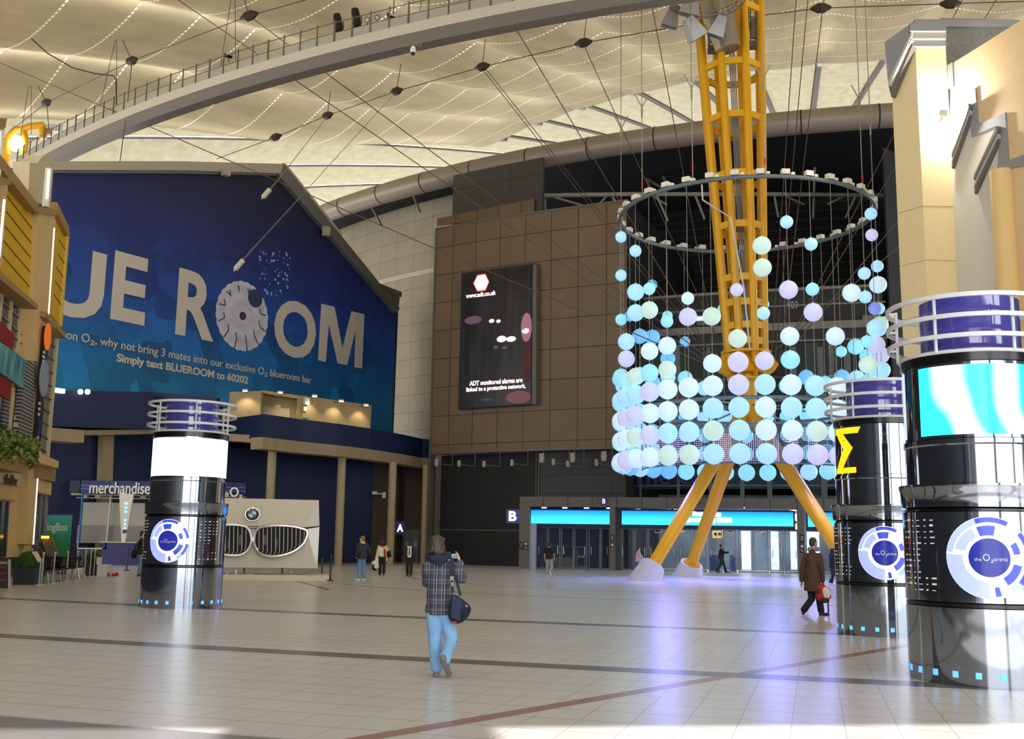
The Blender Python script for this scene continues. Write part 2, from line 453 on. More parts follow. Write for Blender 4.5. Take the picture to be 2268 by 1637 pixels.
# ---- arena front
brown_m = mat('brown wall panels', S(100, 82, 62), rough=0.55, spec=0.4); n = NT(brown_m)
vec, xyz = n.obj('UV')
def panel_lines(n, u, v, su, sv, w=0.012):
    a = n.math('LESS_THAN', n.math('FRACT', n.math('MULTIPLY', u, su)), w * su / 2); b = n.math('LESS_THAN', n.math('FRACT', n.math('MULTIPLY', v, sv)), w * sv)
    return n.math('MAXIMUM', a, b)
def panelled(name, col, dark, pw, ph, rough=0.6, jw=0.05, var=0.08, zoff=0.0):
    """cladding in panels: joints by bearing round the dome axis and height"""
    m = mat(name, col, rough=rough); n = NT(m)
    if 'done' in m: return m
    m['done'] = 1
    vec, xyz = n.obj()
    ge = n.new('ShaderNodeNewGeometry'); sp = n.new('ShaderNodeSeparateXYZ'); n.link(ge.outputs['Position'], sp.inputs[0]); xyz = sp.outputs; vec = ge.outputs['Position']
    a = n.math('ARCTAN2', n.math('SUBTRACT', xyz[0], CD.x), n.math('SUBTRACT', CD.y, xyz[1]))
    u = n.math('DIVIDE', n.math('MULTIPLY', a, 83.5), pw); v = n.math('DIVIDE', n.math('ADD', xyz[2], zoff), ph)
    j = n.math('MAXIMUM', n.math('LESS_THAN', n.math('FRACT', u), jw / pw), n.math('LESS_THAN', n.math('FRACT', v), jw / ph))
    cb = n.new('ShaderNodeCombineXYZ'); n.link(n.math('FLOOR', u), cb.inputs[0]); n.link(n.math('FLOOR', v), cb.inputs[1])
    wn = n.new('ShaderNodeTexWhiteNoise'); n.link(cb.outputs[0], wn.inputs['Vector'])
    k = n.math('MULTIPLY', n.rng(wn.outputs['Value'], 0, 1, 1 - var, 1 + var), n.rng(n.noise(vec, 0.5, 4), 0.3, 0.7, 0.93, 1.07))
    c = n.mix(j, n.mix(1.0, col, k, 'MULTIPLY'), dark); n.link(c, n.b.inputs['Base Color']); return m
bpy.data.materials.remove(brown_m); MATS.pop('brown wall panels')
brown_m = panelled('brown wall panels', S(110, 90, 68), S(62, 50, 38), 2.0, 2.05, 0.5, jw=0.07)
cream_m = panelled('cream tiles', S(158, 148, 128), S(122, 114, 98), 2.4, 1.5, 0.6, jw=0.05, var=0.03)
slate_m = panelled('slate cladding', S(62, 63, 66), S(36, 37, 39), 6.0, 1.2, 0.55, jw=0.05)
black_m = panelled('black cladding', S(30, 28, 30), S(14, 14, 14), 1.4, 1.4, 0.6, jw=0.04)
steel_m = mat('grey steel trim', S(104, 98, 90), rough=0.5, metal=0.3)
BW = Cyl(83.5)
tL, tR = BW.th(962, 750), BW.th(1391, 750)
w_ = MB(); BW.span(w_, tL, tR, 7.75, 24.0, 0, 0.35, 14)
root = w_.obj('wall_arena', brown_m); struct(root)
w_ = MB(); BW.span(w_, tL - 0.05, tR, 24.0, 24.12, 0.05, 0.5, 14); BW.span(w_, tL - 0.1, tR, 7.6, 7.75, 0.06, 0.5, 14)
BW.span(w_, tL - 0.12, tL, 0, 24.1, 0.06, 0.5, 1); w_.obj('wall_edge_trim', steel_m, root)
# lower walls
w_ = MB(); BW.span(w_, tL, BW.th(1172), 0, 7.6, -1.2, 0.3); struct(w_.obj('wall_lower', black_m))
w_ = MB(); BW.span(w_, tL, BW.th(1172), 2.35, 2.42, -1.15, 0.1); struct(w_.obj('trim_1', steel_m))
w_ = MB(); BW.span(w_, BW.th(1172), BW.th(1380), 0, 7.7, -1.0, 0.3); struct(w_.obj('wall_slate', slate_m))
w_ = MB()
for x in (1172, 1178): BW.rect(w_, x, 1118, x + 3, 1004, -0.9, 0.15, 1)
struct(w_.obj('trim_2', steel_m))
# grey set-back wall over the panels, cream wall to the left
w_ = MB(); Cyl(80.5).span(w_, Cyl(80.5).th(984), Cyl(80.5).th(1193), 20, 29.2, 0, 0.3); struct(w_.obj('wall_upper', panelled('dull grey cladding', S(66, 64, 60), S(40, 38, 36), 9.0, 4.0, 0.7)))
w_ = MB(); w_.prism([Cyl(80.7).at(968, 500), Cyl(80.7).at(1183, 472), Cyl(80.7).at(1183, 440), Cyl(80.7).at(968, 484)], (0, 0.1, 0)); 
struct(w_.obj('trim_3', brown_m))
w_ = MB(); Cyl(75.2).span(w_, -64, Cyl(75.2).th(985), 0, 31, 0, 0.3, 20); struct(w_.obj('wall_cream', cream_m))
w_ = MB(); Cyl(75.2).span(w_, -60, Cyl(75.2).th(985), 23.6, 24.0, 0.1, 0.3, 20); struct(w_.obj('trim_4', mat('pale trim', S(190, 180, 160), rough=0.6)))
# struts from the casing to the walls on the left
for i, (a, b) in enumerate((((815, 440), (845, 500)), ((862, 432), (850, 445)), ((905, 402), (930, 470)))):
    b_ = MB(); b_.tube([Cyl(79).at(*a), Cyl(76.4).at(*b)], 0.1, 6); struct(b_.obj('trim_strut', steel_m))
# dark interior behind the opening
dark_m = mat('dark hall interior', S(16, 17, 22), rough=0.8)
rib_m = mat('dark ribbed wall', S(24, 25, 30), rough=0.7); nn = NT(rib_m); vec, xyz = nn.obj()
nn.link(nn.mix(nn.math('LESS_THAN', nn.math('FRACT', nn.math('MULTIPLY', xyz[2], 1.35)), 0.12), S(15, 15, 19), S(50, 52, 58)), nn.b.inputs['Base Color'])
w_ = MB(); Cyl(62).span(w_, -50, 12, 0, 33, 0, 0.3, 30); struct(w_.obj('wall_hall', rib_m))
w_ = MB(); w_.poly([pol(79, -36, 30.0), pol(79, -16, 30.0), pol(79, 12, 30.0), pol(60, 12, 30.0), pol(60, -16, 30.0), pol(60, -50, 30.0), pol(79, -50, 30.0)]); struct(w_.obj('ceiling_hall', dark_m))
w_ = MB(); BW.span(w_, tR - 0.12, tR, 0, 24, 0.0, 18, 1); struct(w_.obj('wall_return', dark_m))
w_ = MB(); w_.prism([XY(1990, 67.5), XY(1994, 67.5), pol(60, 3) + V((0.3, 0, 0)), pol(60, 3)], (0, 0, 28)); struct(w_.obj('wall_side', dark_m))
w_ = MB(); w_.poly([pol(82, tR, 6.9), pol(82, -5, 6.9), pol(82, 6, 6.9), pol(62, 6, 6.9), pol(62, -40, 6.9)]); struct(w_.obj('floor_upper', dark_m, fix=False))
# trusses and the big pale pipe
TR = Plane((0, 76), (10, 76.3)); pipe_m = mat('pale grey pipe', S(150, 146, 138), rough=0.5)
b_ = MB(); zp = TR.at(1600, 432).z
root = thing('roof_truss', 'pale horizontal steel pipe with slanted struts in the dark opening behind the hoop', 'truss', pol(74.5, -15, zp))
b_.tube([TR.at(1198, 433), TR.at(1400, 430), TR.at(1700, 430), TR.at(1996, 433)], 0.17, 10); b_.obj('main_pipe', pipe_m, root, smooth=True)
for (x0, y0, x1, y1) in ((1225, 436, 1297, 449), (1345, 432, 1325, 450), (1355, 432, 1375, 458), (1430, 425, 1480, 446), (1455, 434, 1483, 482), (1540, 432, 1565, 478), (1715, 432, 1730, 474), (1745, 437, 1787, 445), (1880, 430, 1840, 445), (1895, 434, 1880, 476), (1202, 375, 1204, 432), (1207, 440, 1210, 472), (1806, 310, 1808, 476)):
    b_ = MB(); b_.tube([TR.at(x0, y0), TR.at(x1, y1) - V((0, -0.8, 0))], 0.085, 6); b_.obj('strut', pipe_m, root)
root = thing('upper_truss', 'dim grey lattice truss high under the roof edge in the dark opening', 'truss', pol(70, -15, 27))
TU = Cyl(71); um = mat('dim grey steel', S(92, 92, 94), rough=0.6)
for (x0, y0, x1, y1) in ((1660, 330, 1990, 324), (1810, 340, 1985, 340), (1840, 310, 1915, 338), (1915, 305, 1915, 340), (1915, 338, 1990, 312), (1345, 345, 1470, 418), (1415, 330, 1440, 420), (1445, 335, 1475, 405), (1700, 325, 1780, 327)):
    b_ = MB(); b_.tube([TU.at(x0, y0), TU.at(x1, y1)], 0.11, 6); b_.obj('chord', um, root)
# ---- concourse in the opening
GZ = Cyl(80.0)
band_m = mat('concourse fascia', S(126, 122, 116), rough=0.6); dkg = mat('concourse wall', S(52, 52, 54), rough=0.7, noise=0.15)
def cz(y, x=1600): return GZ.at(x, y).z
root = thing('concourse_gallery', 'grey gallery with a pale handrail band in the dark opening behind the globes', 'gallery', pol(80, -15, cz(735)))
gl, gr = GZ.th(1394), GZ.th(1984)
for nm, ya, yb, off, mt, th in (('fascia', 738, 722, 0.1, band_m, 0.4), ('back_wall', 722, 640, -1.5, dkg, 0.3), ('ledge', 652, 646, 0.0, band_m, 0.2), ('lower_fascia', 765, 738, -0.1, dkg, 0.3), ('rail', 686, 683, 0.0, band_m, 0.06), ('rail', 764, 760, 0.05, band_m, 0.06), ('rail', 842, 838, 0.05, band_m, 0.06)):
    b_ = MB(); GZ.span(b_, gl, gr, cz(ya), cz(yb), off, th, 16); b_.obj(nm, mt, root)
for x in (1535, 1660, 1790, 1915):
    b_ = MB(); GZ.rect(b_, x, 722, x + 34, 697, -1.2, 0.1, 1); b_.obj('wall_panel', mat('pale notice panel', S(128, 122, 104), rough=0.7), root)
b_ = MB(); GZ.rect(b_, 1793, 722, 1812, 668, -1.1, 0.15, 1); b_.obj('doorway', mat('gallery door', S(90, 92, 96), rough=0.5), root)
for tx, x0, x1 in (('402', 1424, 1450), ('403', 1742, 1767)):
    b_ = MB(); pl = GZ.plane((x0 + x1) / 2); ptext(b_, pl, tx, x0, 684, x1, 668, 0.35, 0.06, 0.01); b_.obj('lettering', mat('pale grey letters', S(150, 150, 150), rough=0.6), root)
scr_m = mat('lit screen', S(190, 200, 235), em=S(185, 195, 245), es=0.9); scr2_m = mat('lit picture screen', S(200, 180, 120), em=S(220, 190, 120), es=0.8)
for x0, x1, mt, lb in ((1540, 1561, scr_m, 'small lit white screen on the gallery wall left of the mast'), (1957, 1979, scr2_m, 'small lit picture screen on the gallery wall at far right')):
    r_ = thing('gallery_screen', lb, 'screen', GZ.at(x0, 705, 0.2))
    b_ = MB(); GZ.rect(b_, x0 - 1, 712, x1 + 1, 699, 0.15, 0.12, 1); b_.obj('casing', dkg, r_)
    b_ = MB(); GZ.rect(b_, x0, 711, x1, 700, 0.2, 0.04, 1); b_.obj('display', mt, r_)
for x, lb in ((1418, 'tiny red lit sign under the gallery at left'), (1842, 'tiny red lit sign under the gallery at right')):
    b_ = MB(); b_.box(GZ.at(x, 738, 0.4), (0.26, 0.08, 0.12)); tag(b_.obj('lit_sign', mat('red lit sign', S(255, 160, 170), em=S(255, 150, 160), es=1.2), loc=GZ.at(x, 738, 0.4)), lb, 'sign')
# ---- glazed front below the gallery
glass_m = mat('smoked glass', (0.05, 0.07, 0.07, 1), rough=0.06, spec=0.5, alpha=0.32)
mull_m = mat('glazing bar', S(96, 100, 98), rough=0.5, metal=0.3)
GF = Cyl(82.0)
root = thing('glazed_front', 'tall dim glazed arena front with thin bars behind the hanging globes', 'glass front', pol(82, -15, 5))
b_ = MB(); GF.span(b_, GF.th(1392), GF.th(1984), 5.1, GF.at(1600, 766).z, 0, 0.03, 14); b_.obj('pane', glass_m, root)
for x in (1392, 1417, 1500, 1570, 1640, 1700, 1760, 1820, 1880, 1940):
    b_ = MB(); GF.rect(b_, x, 1104, x + 2.5, 768, 0.05, 0.12, 1); b_.obj('mullion', mull_m, root)
for y in (880, 1002, 1074):
    b_ = MB(); GF.span(b_, GF.th(1392), GF.th(1984), GF.at(1600, y + 3).z, GF.at(1600, y).z, 0.05, 0.1, 14); b_.obj('transom', mull_m, root)
rm = [mat('hall clutter %d' % i, S(*c_), rough=0.8) for i, c_ in enumerate(((92, 96, 92), (128, 112, 84), (40, 60, 66), (70, 84, 78), (30, 34, 46), (120, 124, 120)))]
IN = Cyl(72)
for i, (x0, y0, x1, y1, k) in enumerate(((1404, 1100, 1420, 1060, 3), (1425, 1100, 1470, 1070, 2), (1440, 1098, 1458, 1078, 0), (1480, 1102, 1520, 1085, 1), (1405, 900, 1470, 830, 0), (1425, 860, 1500, 800, 3), (1550, 870, 1620, 815, 0), (1480, 790, 1580, 770, 4), (1700, 800, 1900, 790, 1), (1700, 862, 1980, 835, 2), (1720, 1000, 1980, 930, 4), (1800, 1098, 1860, 1080, 1), (1610, 1100, 1640, 1060, 3), (1660, 1102, 1700, 1090, 1))):
    b_ = MB(); IN.rect(b_, x0, y0, x1, y1, 0.6 * (i % 3), 1.0); tag(b_.obj('hall_counter', rm[k]), None, None); b_ = None
for o in [o for o in COL.objects if o.name.startswith('hall_counter')]: o.parent = root; o.name = 'interior_block'
b_ = MB(); IN.rect(b_, 1795, 1100, 1812, 740, 1.5, 0.8, 1); b_.obj('interior_column', mat('teal grey column', S(86, 104, 104), rough=0.6), root)
b_ = MB()
pl = GF.plane(1500); ptext(b_, pl, 'The O', 1398, 1074, 1545, 1040, 0.12, 0.1, 0.012); b_.obj('lettering', mat('dark blue letters', S(18, 24, 92), rough=0.4), root)

# ---- entrance portal with screens and glass doors
PP = Plane(XY(1150, 66.8), XY(1850, 62.8))
portal_m = mat('grey portal cladding', S(98, 92, 84), rough=0.6, noise=0.05); nn = NT(portal_m)
root = thing('entrance_portal', 'long low grey portal framing the glass entrance doors', 'portal', PP.at(1450, 1260))
ztop, zlin = PP.at(1160, 1100).z, PP.at(1160, 1122).z
uL, uR = PP.coord(1150, 1200)[0], PP.coord(2010, 1200)[0]
for i in range(15):
    a = uL + (uR - uL) * i / 15; b = uL + (uR - uL) * (i + 1) / 15 - 0.03
    b_ = MB(); b_.prism([PP.uz(a, zlin), PP.uz(b, zlin), PP.uz(b, ztop), PP.uz(a, ztop)], PP.n * -2.5); b_.obj('lintel_panel', portal_m, root)
for x0, x1 in ((1150, 1172), (1351, 1362), (1769, 1782)):
    a, b = PP.coord(x0, 1200)[0], PP.coord(x1, 1200)[0]
    b_ = MB(); b_.prism([PP.uz(a, 0), PP.uz(b, 0), PP.uz(b, zlin), PP.uz(a, zlin)], PP.n * -1.6); b_.obj('pier', portal_m, root)
a, b = PP.coord(1362, 1200)[0], PP.coord(1374, 1200)[0]
b_ = MB(); b_.prism([PP.uz(a, 0, -0.5), PP.uz(b, 0, -0.5), PP.uz(b, zlin, -0.5), PP.uz(a, zlin, -0.5)], PP.n * -1.2); b_.obj('pier', mat('dark grey pier', S(66, 68, 72), rough=0.6), root)
b_ = MB(); a, b = PP.coord(1172, 1200)[0], PP.coord(1186, 1200)[0]
b_.prism([PP.uz(a, 0, -0.1), PP.uz(b, 0, -0.1), PP.uz(b, 2.75, -0.1), PP.uz(a, 2.75, -0.1)], PP.n * -0.3); b_.obj('end_post', mat('pale blue post', S(150, 160, 182), rough=0.4), root)
for x in (1190, 1236, 1284, 1334):
    p = PP.at(x + 15, 1123, -0.8)
    b_ = MB(); b_.box((p.x, p.y, zlin - 0.04), (0.3, 0.3, 0.06)); b_.obj('downlight', mat('warm downlight', (1, 0.9, 0.7, 1), em=(1, 0.85, 0.6, 1), es=1.5), root)
ledm = mat('blue led screen', S(40, 190, 255)); nn = NT(ledm); vec, xyz = nn.obj()
zs0, zs1 = PP.at(1250, 1160).z, PP.at(1250, 1130).z
t = nn.rng(nn.math('SUBTRACT', xyz[2], 0.0), 0.0, zs1 - zs0, 1, 0)
stripe = nn.rng(nn.math('FRACT', nn.math('MULTIPLY', xyz[0], 4.5)), 0, 1, 0.85, 1.0)
nn.link(nn.mix(1.0, nn.mix(t, S(0, 122, 255), S(64, 236, 255)), stripe, 'MULTIPLY'), nn.b.inputs['Emission Color']); nn.b.inputs['Emission Strength'].default_value = 1.25
nn.b.inputs['Base Color'].default_value = (0.02, 0.1, 0.2, 1)
for x0, x1, lb in ((1176, 1350, 'glowing blue screen above the left entrance doors'), (1377, 1757, 'long glowing blue screen above the middle entrance doors'), (1789, 1990, 'glowing blue screen above the entrance doors behind the right hand yellow leg')):
    a, b = PP.coord(x0, 1145, -0.3)[0], PP.coord(x1, 1145, -0.3)[0]
    r_ = thing('led_screen', lb, 'screen', PP.uz(a, zs0, -0.3), 'entrance screens')
    b_ = MB(); b_.prism([PP.uz(a - 0.1, zs0 - 0.22, -0.36), PP.uz(b + 0.1, zs0 - 0.22, -0.36), PP.uz(b + 0.1, zs1 + 0.1, -0.36), PP.uz(a - 0.1, zs1 + 0.1, -0.36)], PP.n * -0.25); b_.obj('casing', mat('navy casing', S(14, 18, 66), rough=0.4), r_)
    b_ = MB(); b_.prism([PP.uz(a, zs0, -0.3), PP.uz(b, zs0, -0.3), PP.uz(b, zs1, -0.3), PP.uz(a, zs1, -0.3)], PP.n * -0.05); b_.obj('display', ledm, r_)
    if x0 == 1377:
        for (xa, xb, ya, yb) in ((1534, 1541, 1143, 1133), (1542, 1557, 1143, 1135), (1558, 1574, 1143, 1136), (1576, 1588, 1144, 1136), (1589, 1597, 1145, 1136), (1512, 1530, 1157, 1147), (1532, 1548, 1156, 1148), (1549, 1562, 1157, 1147), (1566, 1584, 1158, 1147), (1588, 1621, 1157, 1147)):
            b_ = MB(); prect(b_, PP, xa, ya, xb, yb, -0.28, 0.02); b_.obj('blurred_word', mat('white led letters', (1, 1, 1, 1), em=(0.95, 0.9, 1, 1), es=2.2), r_)
# doors
dg = mat('door glass', (0.05, 0.07, 0.10, 1), rough=0.04, spec=0.5, alpha=0.2)
df = mat('door frame aluminium', S(112, 114, 120), rough=0.35, metal=0.5)
zd = PP.at(1300, 1168).z
def door(k, x0, x1):
    a, b = PP.coord(x0, 1220, -0.9)[0], PP.coord(x1, 1220, -0.9)[0]; o = -0.9
    r_ = bpy.data.objects.new('door_%d' % k, None); COL.objects.link(r_); r_.location = PP.uz((a + b) / 2, 0, o); LOC[r_.name] = V(r_.location); struct(r_)
    b_ = MB()
    for u in (a + 0.03, b - 0.03): b_.box(PP.uz(u, zd / 2, o), (0.06, 0.08, zd), rz=atan2(PP.u.y, PP.u.x))
    for z in (0.06, zd - 0.04): b_.bar(PP.uz(a, z, o), PP.uz(b, z, o), 0.07, 0.09)
    b_.obj('door_frame', df, r_)
    b_ = MB(); b_.prism([PP.uz(a + 0.05, 0.1, o), PP.uz(b - 0.05, 0.1, o), PP.uz(b - 0.05, zd - 0.08, o), PP.uz(a + 0.05, zd - 0.08, o)], PP.n * -0.02); b_.obj('door_pane', dg, r_)
    b_ = MB(); u = a + 0.16 if k % 2 else b - 0.16; b_.tube([PP.uz(u, 0.9, o + 0.08), PP.uz(u, 1.4, o + 0.08)], 0.02, 6); b_.obj('door_handle', mat('bright handle', S(170, 172, 176), rough=0.3, metal=0.8), r_)
xs = [(1188, 1213), (1214, 1241), (1243, 1270), (1272, 1301), (1304, 1330), (1331, 1351), (1373, 1404), (1406, 1434), (1436, 1466), (1468, 1499), (1501, 1533), (1535, 1565), (1569, 1600), (1602, 1631), (1635, 1669), (1670, 1702), (1705, 1736), (1738, 1769), (1785, 1818), (1820, 1852), (1855, 1890), (1892, 1925)]
for k, (a, b) in enumerate(xs): door(k + 1, a, b)
# transom lights over doors
b_ = MB(); a, b = PP.coord(1186, 1200, -0.9)[0], PP.coord(1351, 1200, -0.9)[0]
b_.prism([PP.uz(a, zd, -0.9), PP.uz(b, zd, -0.9), PP.uz(b, zlin, -0.9), PP.uz(a, zlin, -0.9)], PP.n * -0.05)
struct(b_.obj('window_1', mat('dark blue transom', S(22, 24, 62), rough=0.2)))
# lobby behind the doors
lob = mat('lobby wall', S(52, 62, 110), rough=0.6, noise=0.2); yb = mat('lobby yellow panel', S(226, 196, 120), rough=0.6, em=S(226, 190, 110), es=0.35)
b_ = MB(); a, b = PP.coord(1174, 1200, -7)[0], PP.coord(1356, 1200, -7)[0]
b_.prism([PP.uz(a, 0, -3.2), PP.uz(b, 0, -3.2), PP.uz(b, 4.1, -3.2), PP.uz(a, 4.1, -3.2)], PP.n * -0.2); struct(b_.obj('wall_lobby', lob))
b_ = MB(); a, b = PP.coord(1356, 1200, -9)[0], PP.coord(1990, 1200, -9)[0]
b_.prism([PP.uz(a, 0, -9), PP.uz(b, 0, -9), PP.uz(b, 5, -9), PP.uz(a, 5, -9)], PP.n * -0.2); struct(b_.obj('wall_lobby', mat('lobby end wall', S(120, 136, 150), rough=0.5, noise=0.5, nscale=0.6)))
b_ = MB(); a, b = PP.coord(1172, 1200)[0], PP.coord(1990, 1200)[0]
b_.prism([PP.uz(a, 4.05, -1.7), PP.uz(b, 4.05, -1.7), PP.uz(b, 4.05, -9), PP.uz(a, 4.05, -9)], (0, 0, 0.15)); struct(b_.obj('ceiling_lobby', dark_m))
for i, (x0, y0, x1, y1) in enumerate(((1395, 1180, 1414, 1165), (1450, 1180, 1463, 1165), (1578, 1192, 1600, 1162), (1612, 1180, 1622, 1166), (1712, 1168, 1733, 1158), (1750, 1172, 1766, 1122), (1480, 1132, 1510, 1124))):
    r_ = thing('lobby_wall_panel', 'yellow panel with round holes inside the entrance, %s from left' % ORD[i], 'panel', PP.at((x0 + x1) / 2, y0, -5), 'yellow lobby panels')
    b_ = MB(); prect(b_, PP, x0, y0, x1, y1, -5, 0.1); b_.obj('board', yb, r_)
    for (u, v) in ((0.3, 0.3), (0.72, 0.3), (0.3, 0.75), (0.72, 0.75)):
        p = PP.at(x0 + (x1 - x0) * u, y0 + (y1 - y0) * v, -4.98); b_ = MB(); b_.tube([p, p + PP.n * 0.03], 0.1, 12); b_.obj('hole', dark_m, r_)
for tx, x0, x1, ar in (('2·3', 1500, 1523, -1), ('1·4', 1680, 1700, 1)):
    r_ = thing('wayfinding_sign', 'white lit block numbers with a yellow arrow pointing %s, hanging inside the doors' % ('left' if ar < 0 else 'right and up'), 'sign', PP.at(x0, 1172, -1.6))
    b_ = MB(); ptext(b_, PP, tx, x0, 1169, x1, 1158, -1.6, 0.05, 0.02); b_.obj('lettering', mat('white lit letters', (1, 1, 1, 1), em=(1, 1, 1, 1), es=1.0), r_)
    p = PP.at((x0 + x1) / 2, 1177, -1.6); b_ = MB(); d = V((ar * 0.16, 0, 0.10 if ar > 0 else 0))
    b_.tube([p - d, p + d], 0.025, 6); b_.tube([p + d, p + d - V((ar * 0.12, 0, 0.02))], 0.025, 6); b_.tube([p + d, p + d - V((ar * 0.03, 0, 0.13))], 0.025, 6)
    b_.obj('arrow', mat('yellow arrow', S(255, 190, 60), em=S(255, 180, 50), es=1.0), r_)
for i, (x0, y0, x1, y1) in enumerate(((1643, 1262, 1662, 1172), (1708, 1262, 1724, 1176), (1752, 1262, 1764, 1176), (1787, 1262, 1815, 1174))):
    b_ = MB(); prect(b_, PP, x0, y0, x1, y1, -7.0, 0.05)
    lm = mat('daylit opening', S(190, 205, 225), em=S(185, 205, 235), es=0.9, noise=0.6, nscale=2.0)
    struct(b_.obj('window_%d' % (i + 2), lm))

for i in range(5):   # light panels added to brighten the lobby behind the doors
    u = PP.coord(1240 + i * 140, 1200)[0]; q = PP.uz(u, 3.95, -4.5)
    b_ = MB(); b_.box(q + V((0, 0, 0.05)), (1.6, 0.5, 0.08)); struct(b_.obj('ceiling_fill_panel', mat('lobby fill light', (1, 1, 1, 1), em=(0.85, 0.92, 1, 1), es=4)))
    ld = bpy.data.lights.new('lobby fill light', 'AREA'); ld.energy = 160; ld.size = 1.5; ld.color = (0.8, 0.9, 1)
    lo = bpy.data.objects.new('lobby fill light', ld); COL.objects.link(lo); lo.location = q - V((0, 0, 0.05))
# ================================================================== hall with the big banner
BY = lambda x: 86.0 * 315 / (464.6 - 0.1704 * x)
BN = Plane(XY(150, BY(150)), XY(878, BY(878)))
wood_m = mat('roof fascia', S(172, 162, 140), rough=0.6); grm = mat('gable edge metal', S(108, 108, 104), rough=0.5, metal=0.3)
navy_m = mat('navy wall', S(20, 34, 74), rough=0.55, noise=0.08, nscale=1.5); conc_m = mat('concrete beam', S(156, 140, 108), rough=0.8, noise=0.08, nscale=2)
root = thing('banner_hall', 'tall navy gabled hall wall carrying the huge blue banner', 'building', BN.at(500, 1215))
b_ = MB(); pprism(b_, BN, [(-40, 372), (625, 372), (882, 690), (860, 1240), (-40, 1240)], -0.3, 0.5)
for v in b_.v: v.z = 0 if v.z < 3 else v.z
b_.obj('gable_wall', navy_m, root)
b_ = MB(); pprism(b_, BN, [(60, 357), (400, 357), (628, 363), (622, 384), (400, 377), (60, 376)], 0.5, 1.2); b_.obj('eaves_fascia', wood_m, root)
b_ = MB(); pprism(b_, BN, [(60, 376), (400, 377), (622, 383), (620, 389), (400, 384), (60, 383)], 0.35, 0.7); b_.obj('eaves_channel', grm, root)
b_ = MB(); pprism(b_, BN, [(628, 363), (886, 683), (878, 693), (616, 386)], 0.45, 0.9); b_.obj('gable_edge', grm, root)
b_ = MB(); pprism(b_, BN, [(628, 361), (634, 363), (760, 520), (756, 522)], 0.5, 0.5); b_.obj('edge_strip', wood_m, root)
b_ = MB(); pprism(b_, BN, [(842, 628), (890, 647), (890, 658), (852, 640)], 0.6, 1.0); pprism(b_, BN, [(878, 650), (886, 652), (882, 694), (876, 690)], 0.6, 0.4); pprism(b_, BN, [(856, 645), (861, 646), (880, 686), (876, 690)], 0.6, 0.4); b_.obj('corner_bracket', grm, root)
for (x0, y0, x1, y1) in ((498, 372, 512, 386), (722, 500, 732, 520)):
    b_ = MB(); prect(b_, BN, x0, y1, x1, y0, 0.9, 0.4); b_.obj('fixing_block', wood_m, root)
# banner
ban_m = mat('printed banner', S(20, 60, 130), rough=0.6); n = NT(ban_m); vec, xyz = n.obj()
zt = BN.at(500, 380).z - BN.at(500, 900).z
g = n.new('ShaderNodeValToRGB'); cr = g.color_ramp
cr.elements[0].position = 0.0; cr.elements[0].color = S(20, 118, 168); cr.elements[1].position = 1.0; cr.elements[1].color = S(22, 26, 50)
for p, c_ in ((0.22, S(20, 92, 156)), (0.42, S(24, 62, 138)), (0.66, S(30, 42, 104)), (0.85, S(27, 32, 72))): e = cr.elements.new(p); e.color = c_
n.link(n.rng(xyz[2], 0.0, zt, 0, 1), g.inputs[0])
mp = n.new('ShaderNodeMapping'); mp.inputs['Rotation'].default_value = (0.3, 0.5, 0.4); n.link(vec, mp.inputs[0])
vo = n.new('ShaderNodeTexVoronoi'); vo.distance = 'CHEBYCHEV'; vo.inputs['Scale'].default_value = 0.42; n.link(mp.outputs[0], vo.inputs['Vector'])
hv = n.new('ShaderNodeSeparateColor'); n.link(vo.outputs['Color'], hv.inputs[0])
fade = n.rng(xyz[2], zt * 0.35, zt * 0.75, 1, 0.12)
k = n.math('ADD', 1.0, n.math('MULTIPLY', n.math('MULTIPLY', n.math('SUBTRACT', hv.outputs[0], 0.5), 0.75), fade))
nz = n.rng(n.noise(vec, 0.9, 6, 0.65), 0.3, 0.7, 0.85, 1.15)
n.link(n.mix(1.0, g.outputs[0], n.math('MULTIPLY', k, nz), 'MULTIPLY'), n.b.inputs['Base Color'])
bo = BN.at(500, 900)
root = thing('hanging_banner', 'huge blue printed banner with cream lettering filling the hall gable', 'banner', bo)
b_ = MB(); pprism(b_, BN, [(60, 383), (616, 389), (877, 690), (868, 964), (480, 898), (300, 876), (60, 862)], 0.05, 0.12); b_.obj('printed_sheet', ban_m, root)
let_m = mat('cream banner letters', S(194, 184, 170), rough=0.7)
def letter(ch, bl, br, tl):
    b_ = MB(); u0, z0 = BN.coord(*bl, 0.06); u1, _ = BN.coord(*br, 0.06); _, z1 = BN.coord(*tl, 0.06)
    text_on(b_, ch, BN.uz(u0, z0, 0.06), BN.u, (0, 0, 1), u1 - u0, z1 - z0, BN.n, 0.03, 0.028); b_.obj('banner_letter', let_m, root)
for ch, bl, br, tl in (('B', (-150, 655), (-62, 650), (-138, 490)), ('L', (-40, 668), (30, 680), (-30, 515)), ('U', (88, 689), (226, 700), (100, 528)), ('E', (243.5, 706), (318.7, 722), (256, 554.6)), ('R', (387.5, 740), (472, 756), (398, 593)), ('O', (604, 783), (697, 790), (612, 655))):
    letter(ch, bl, br, tl)
b_ = MB(); pprism(b_, BN, [(100 + x / 2.835, 350 + y / 2.835) for x, y in ((1735, 915), (1817, 935), (1868, 1195), (1925, 962), (2005, 982), (1990, 1322), (1943, 1313), (1952, 1070), (1897, 1300), (1838, 1288), (1782, 1040), (1762, 1280), (1715, 1270))], 0.09, 0.03); b_.obj('banner_letter', let_m, root)
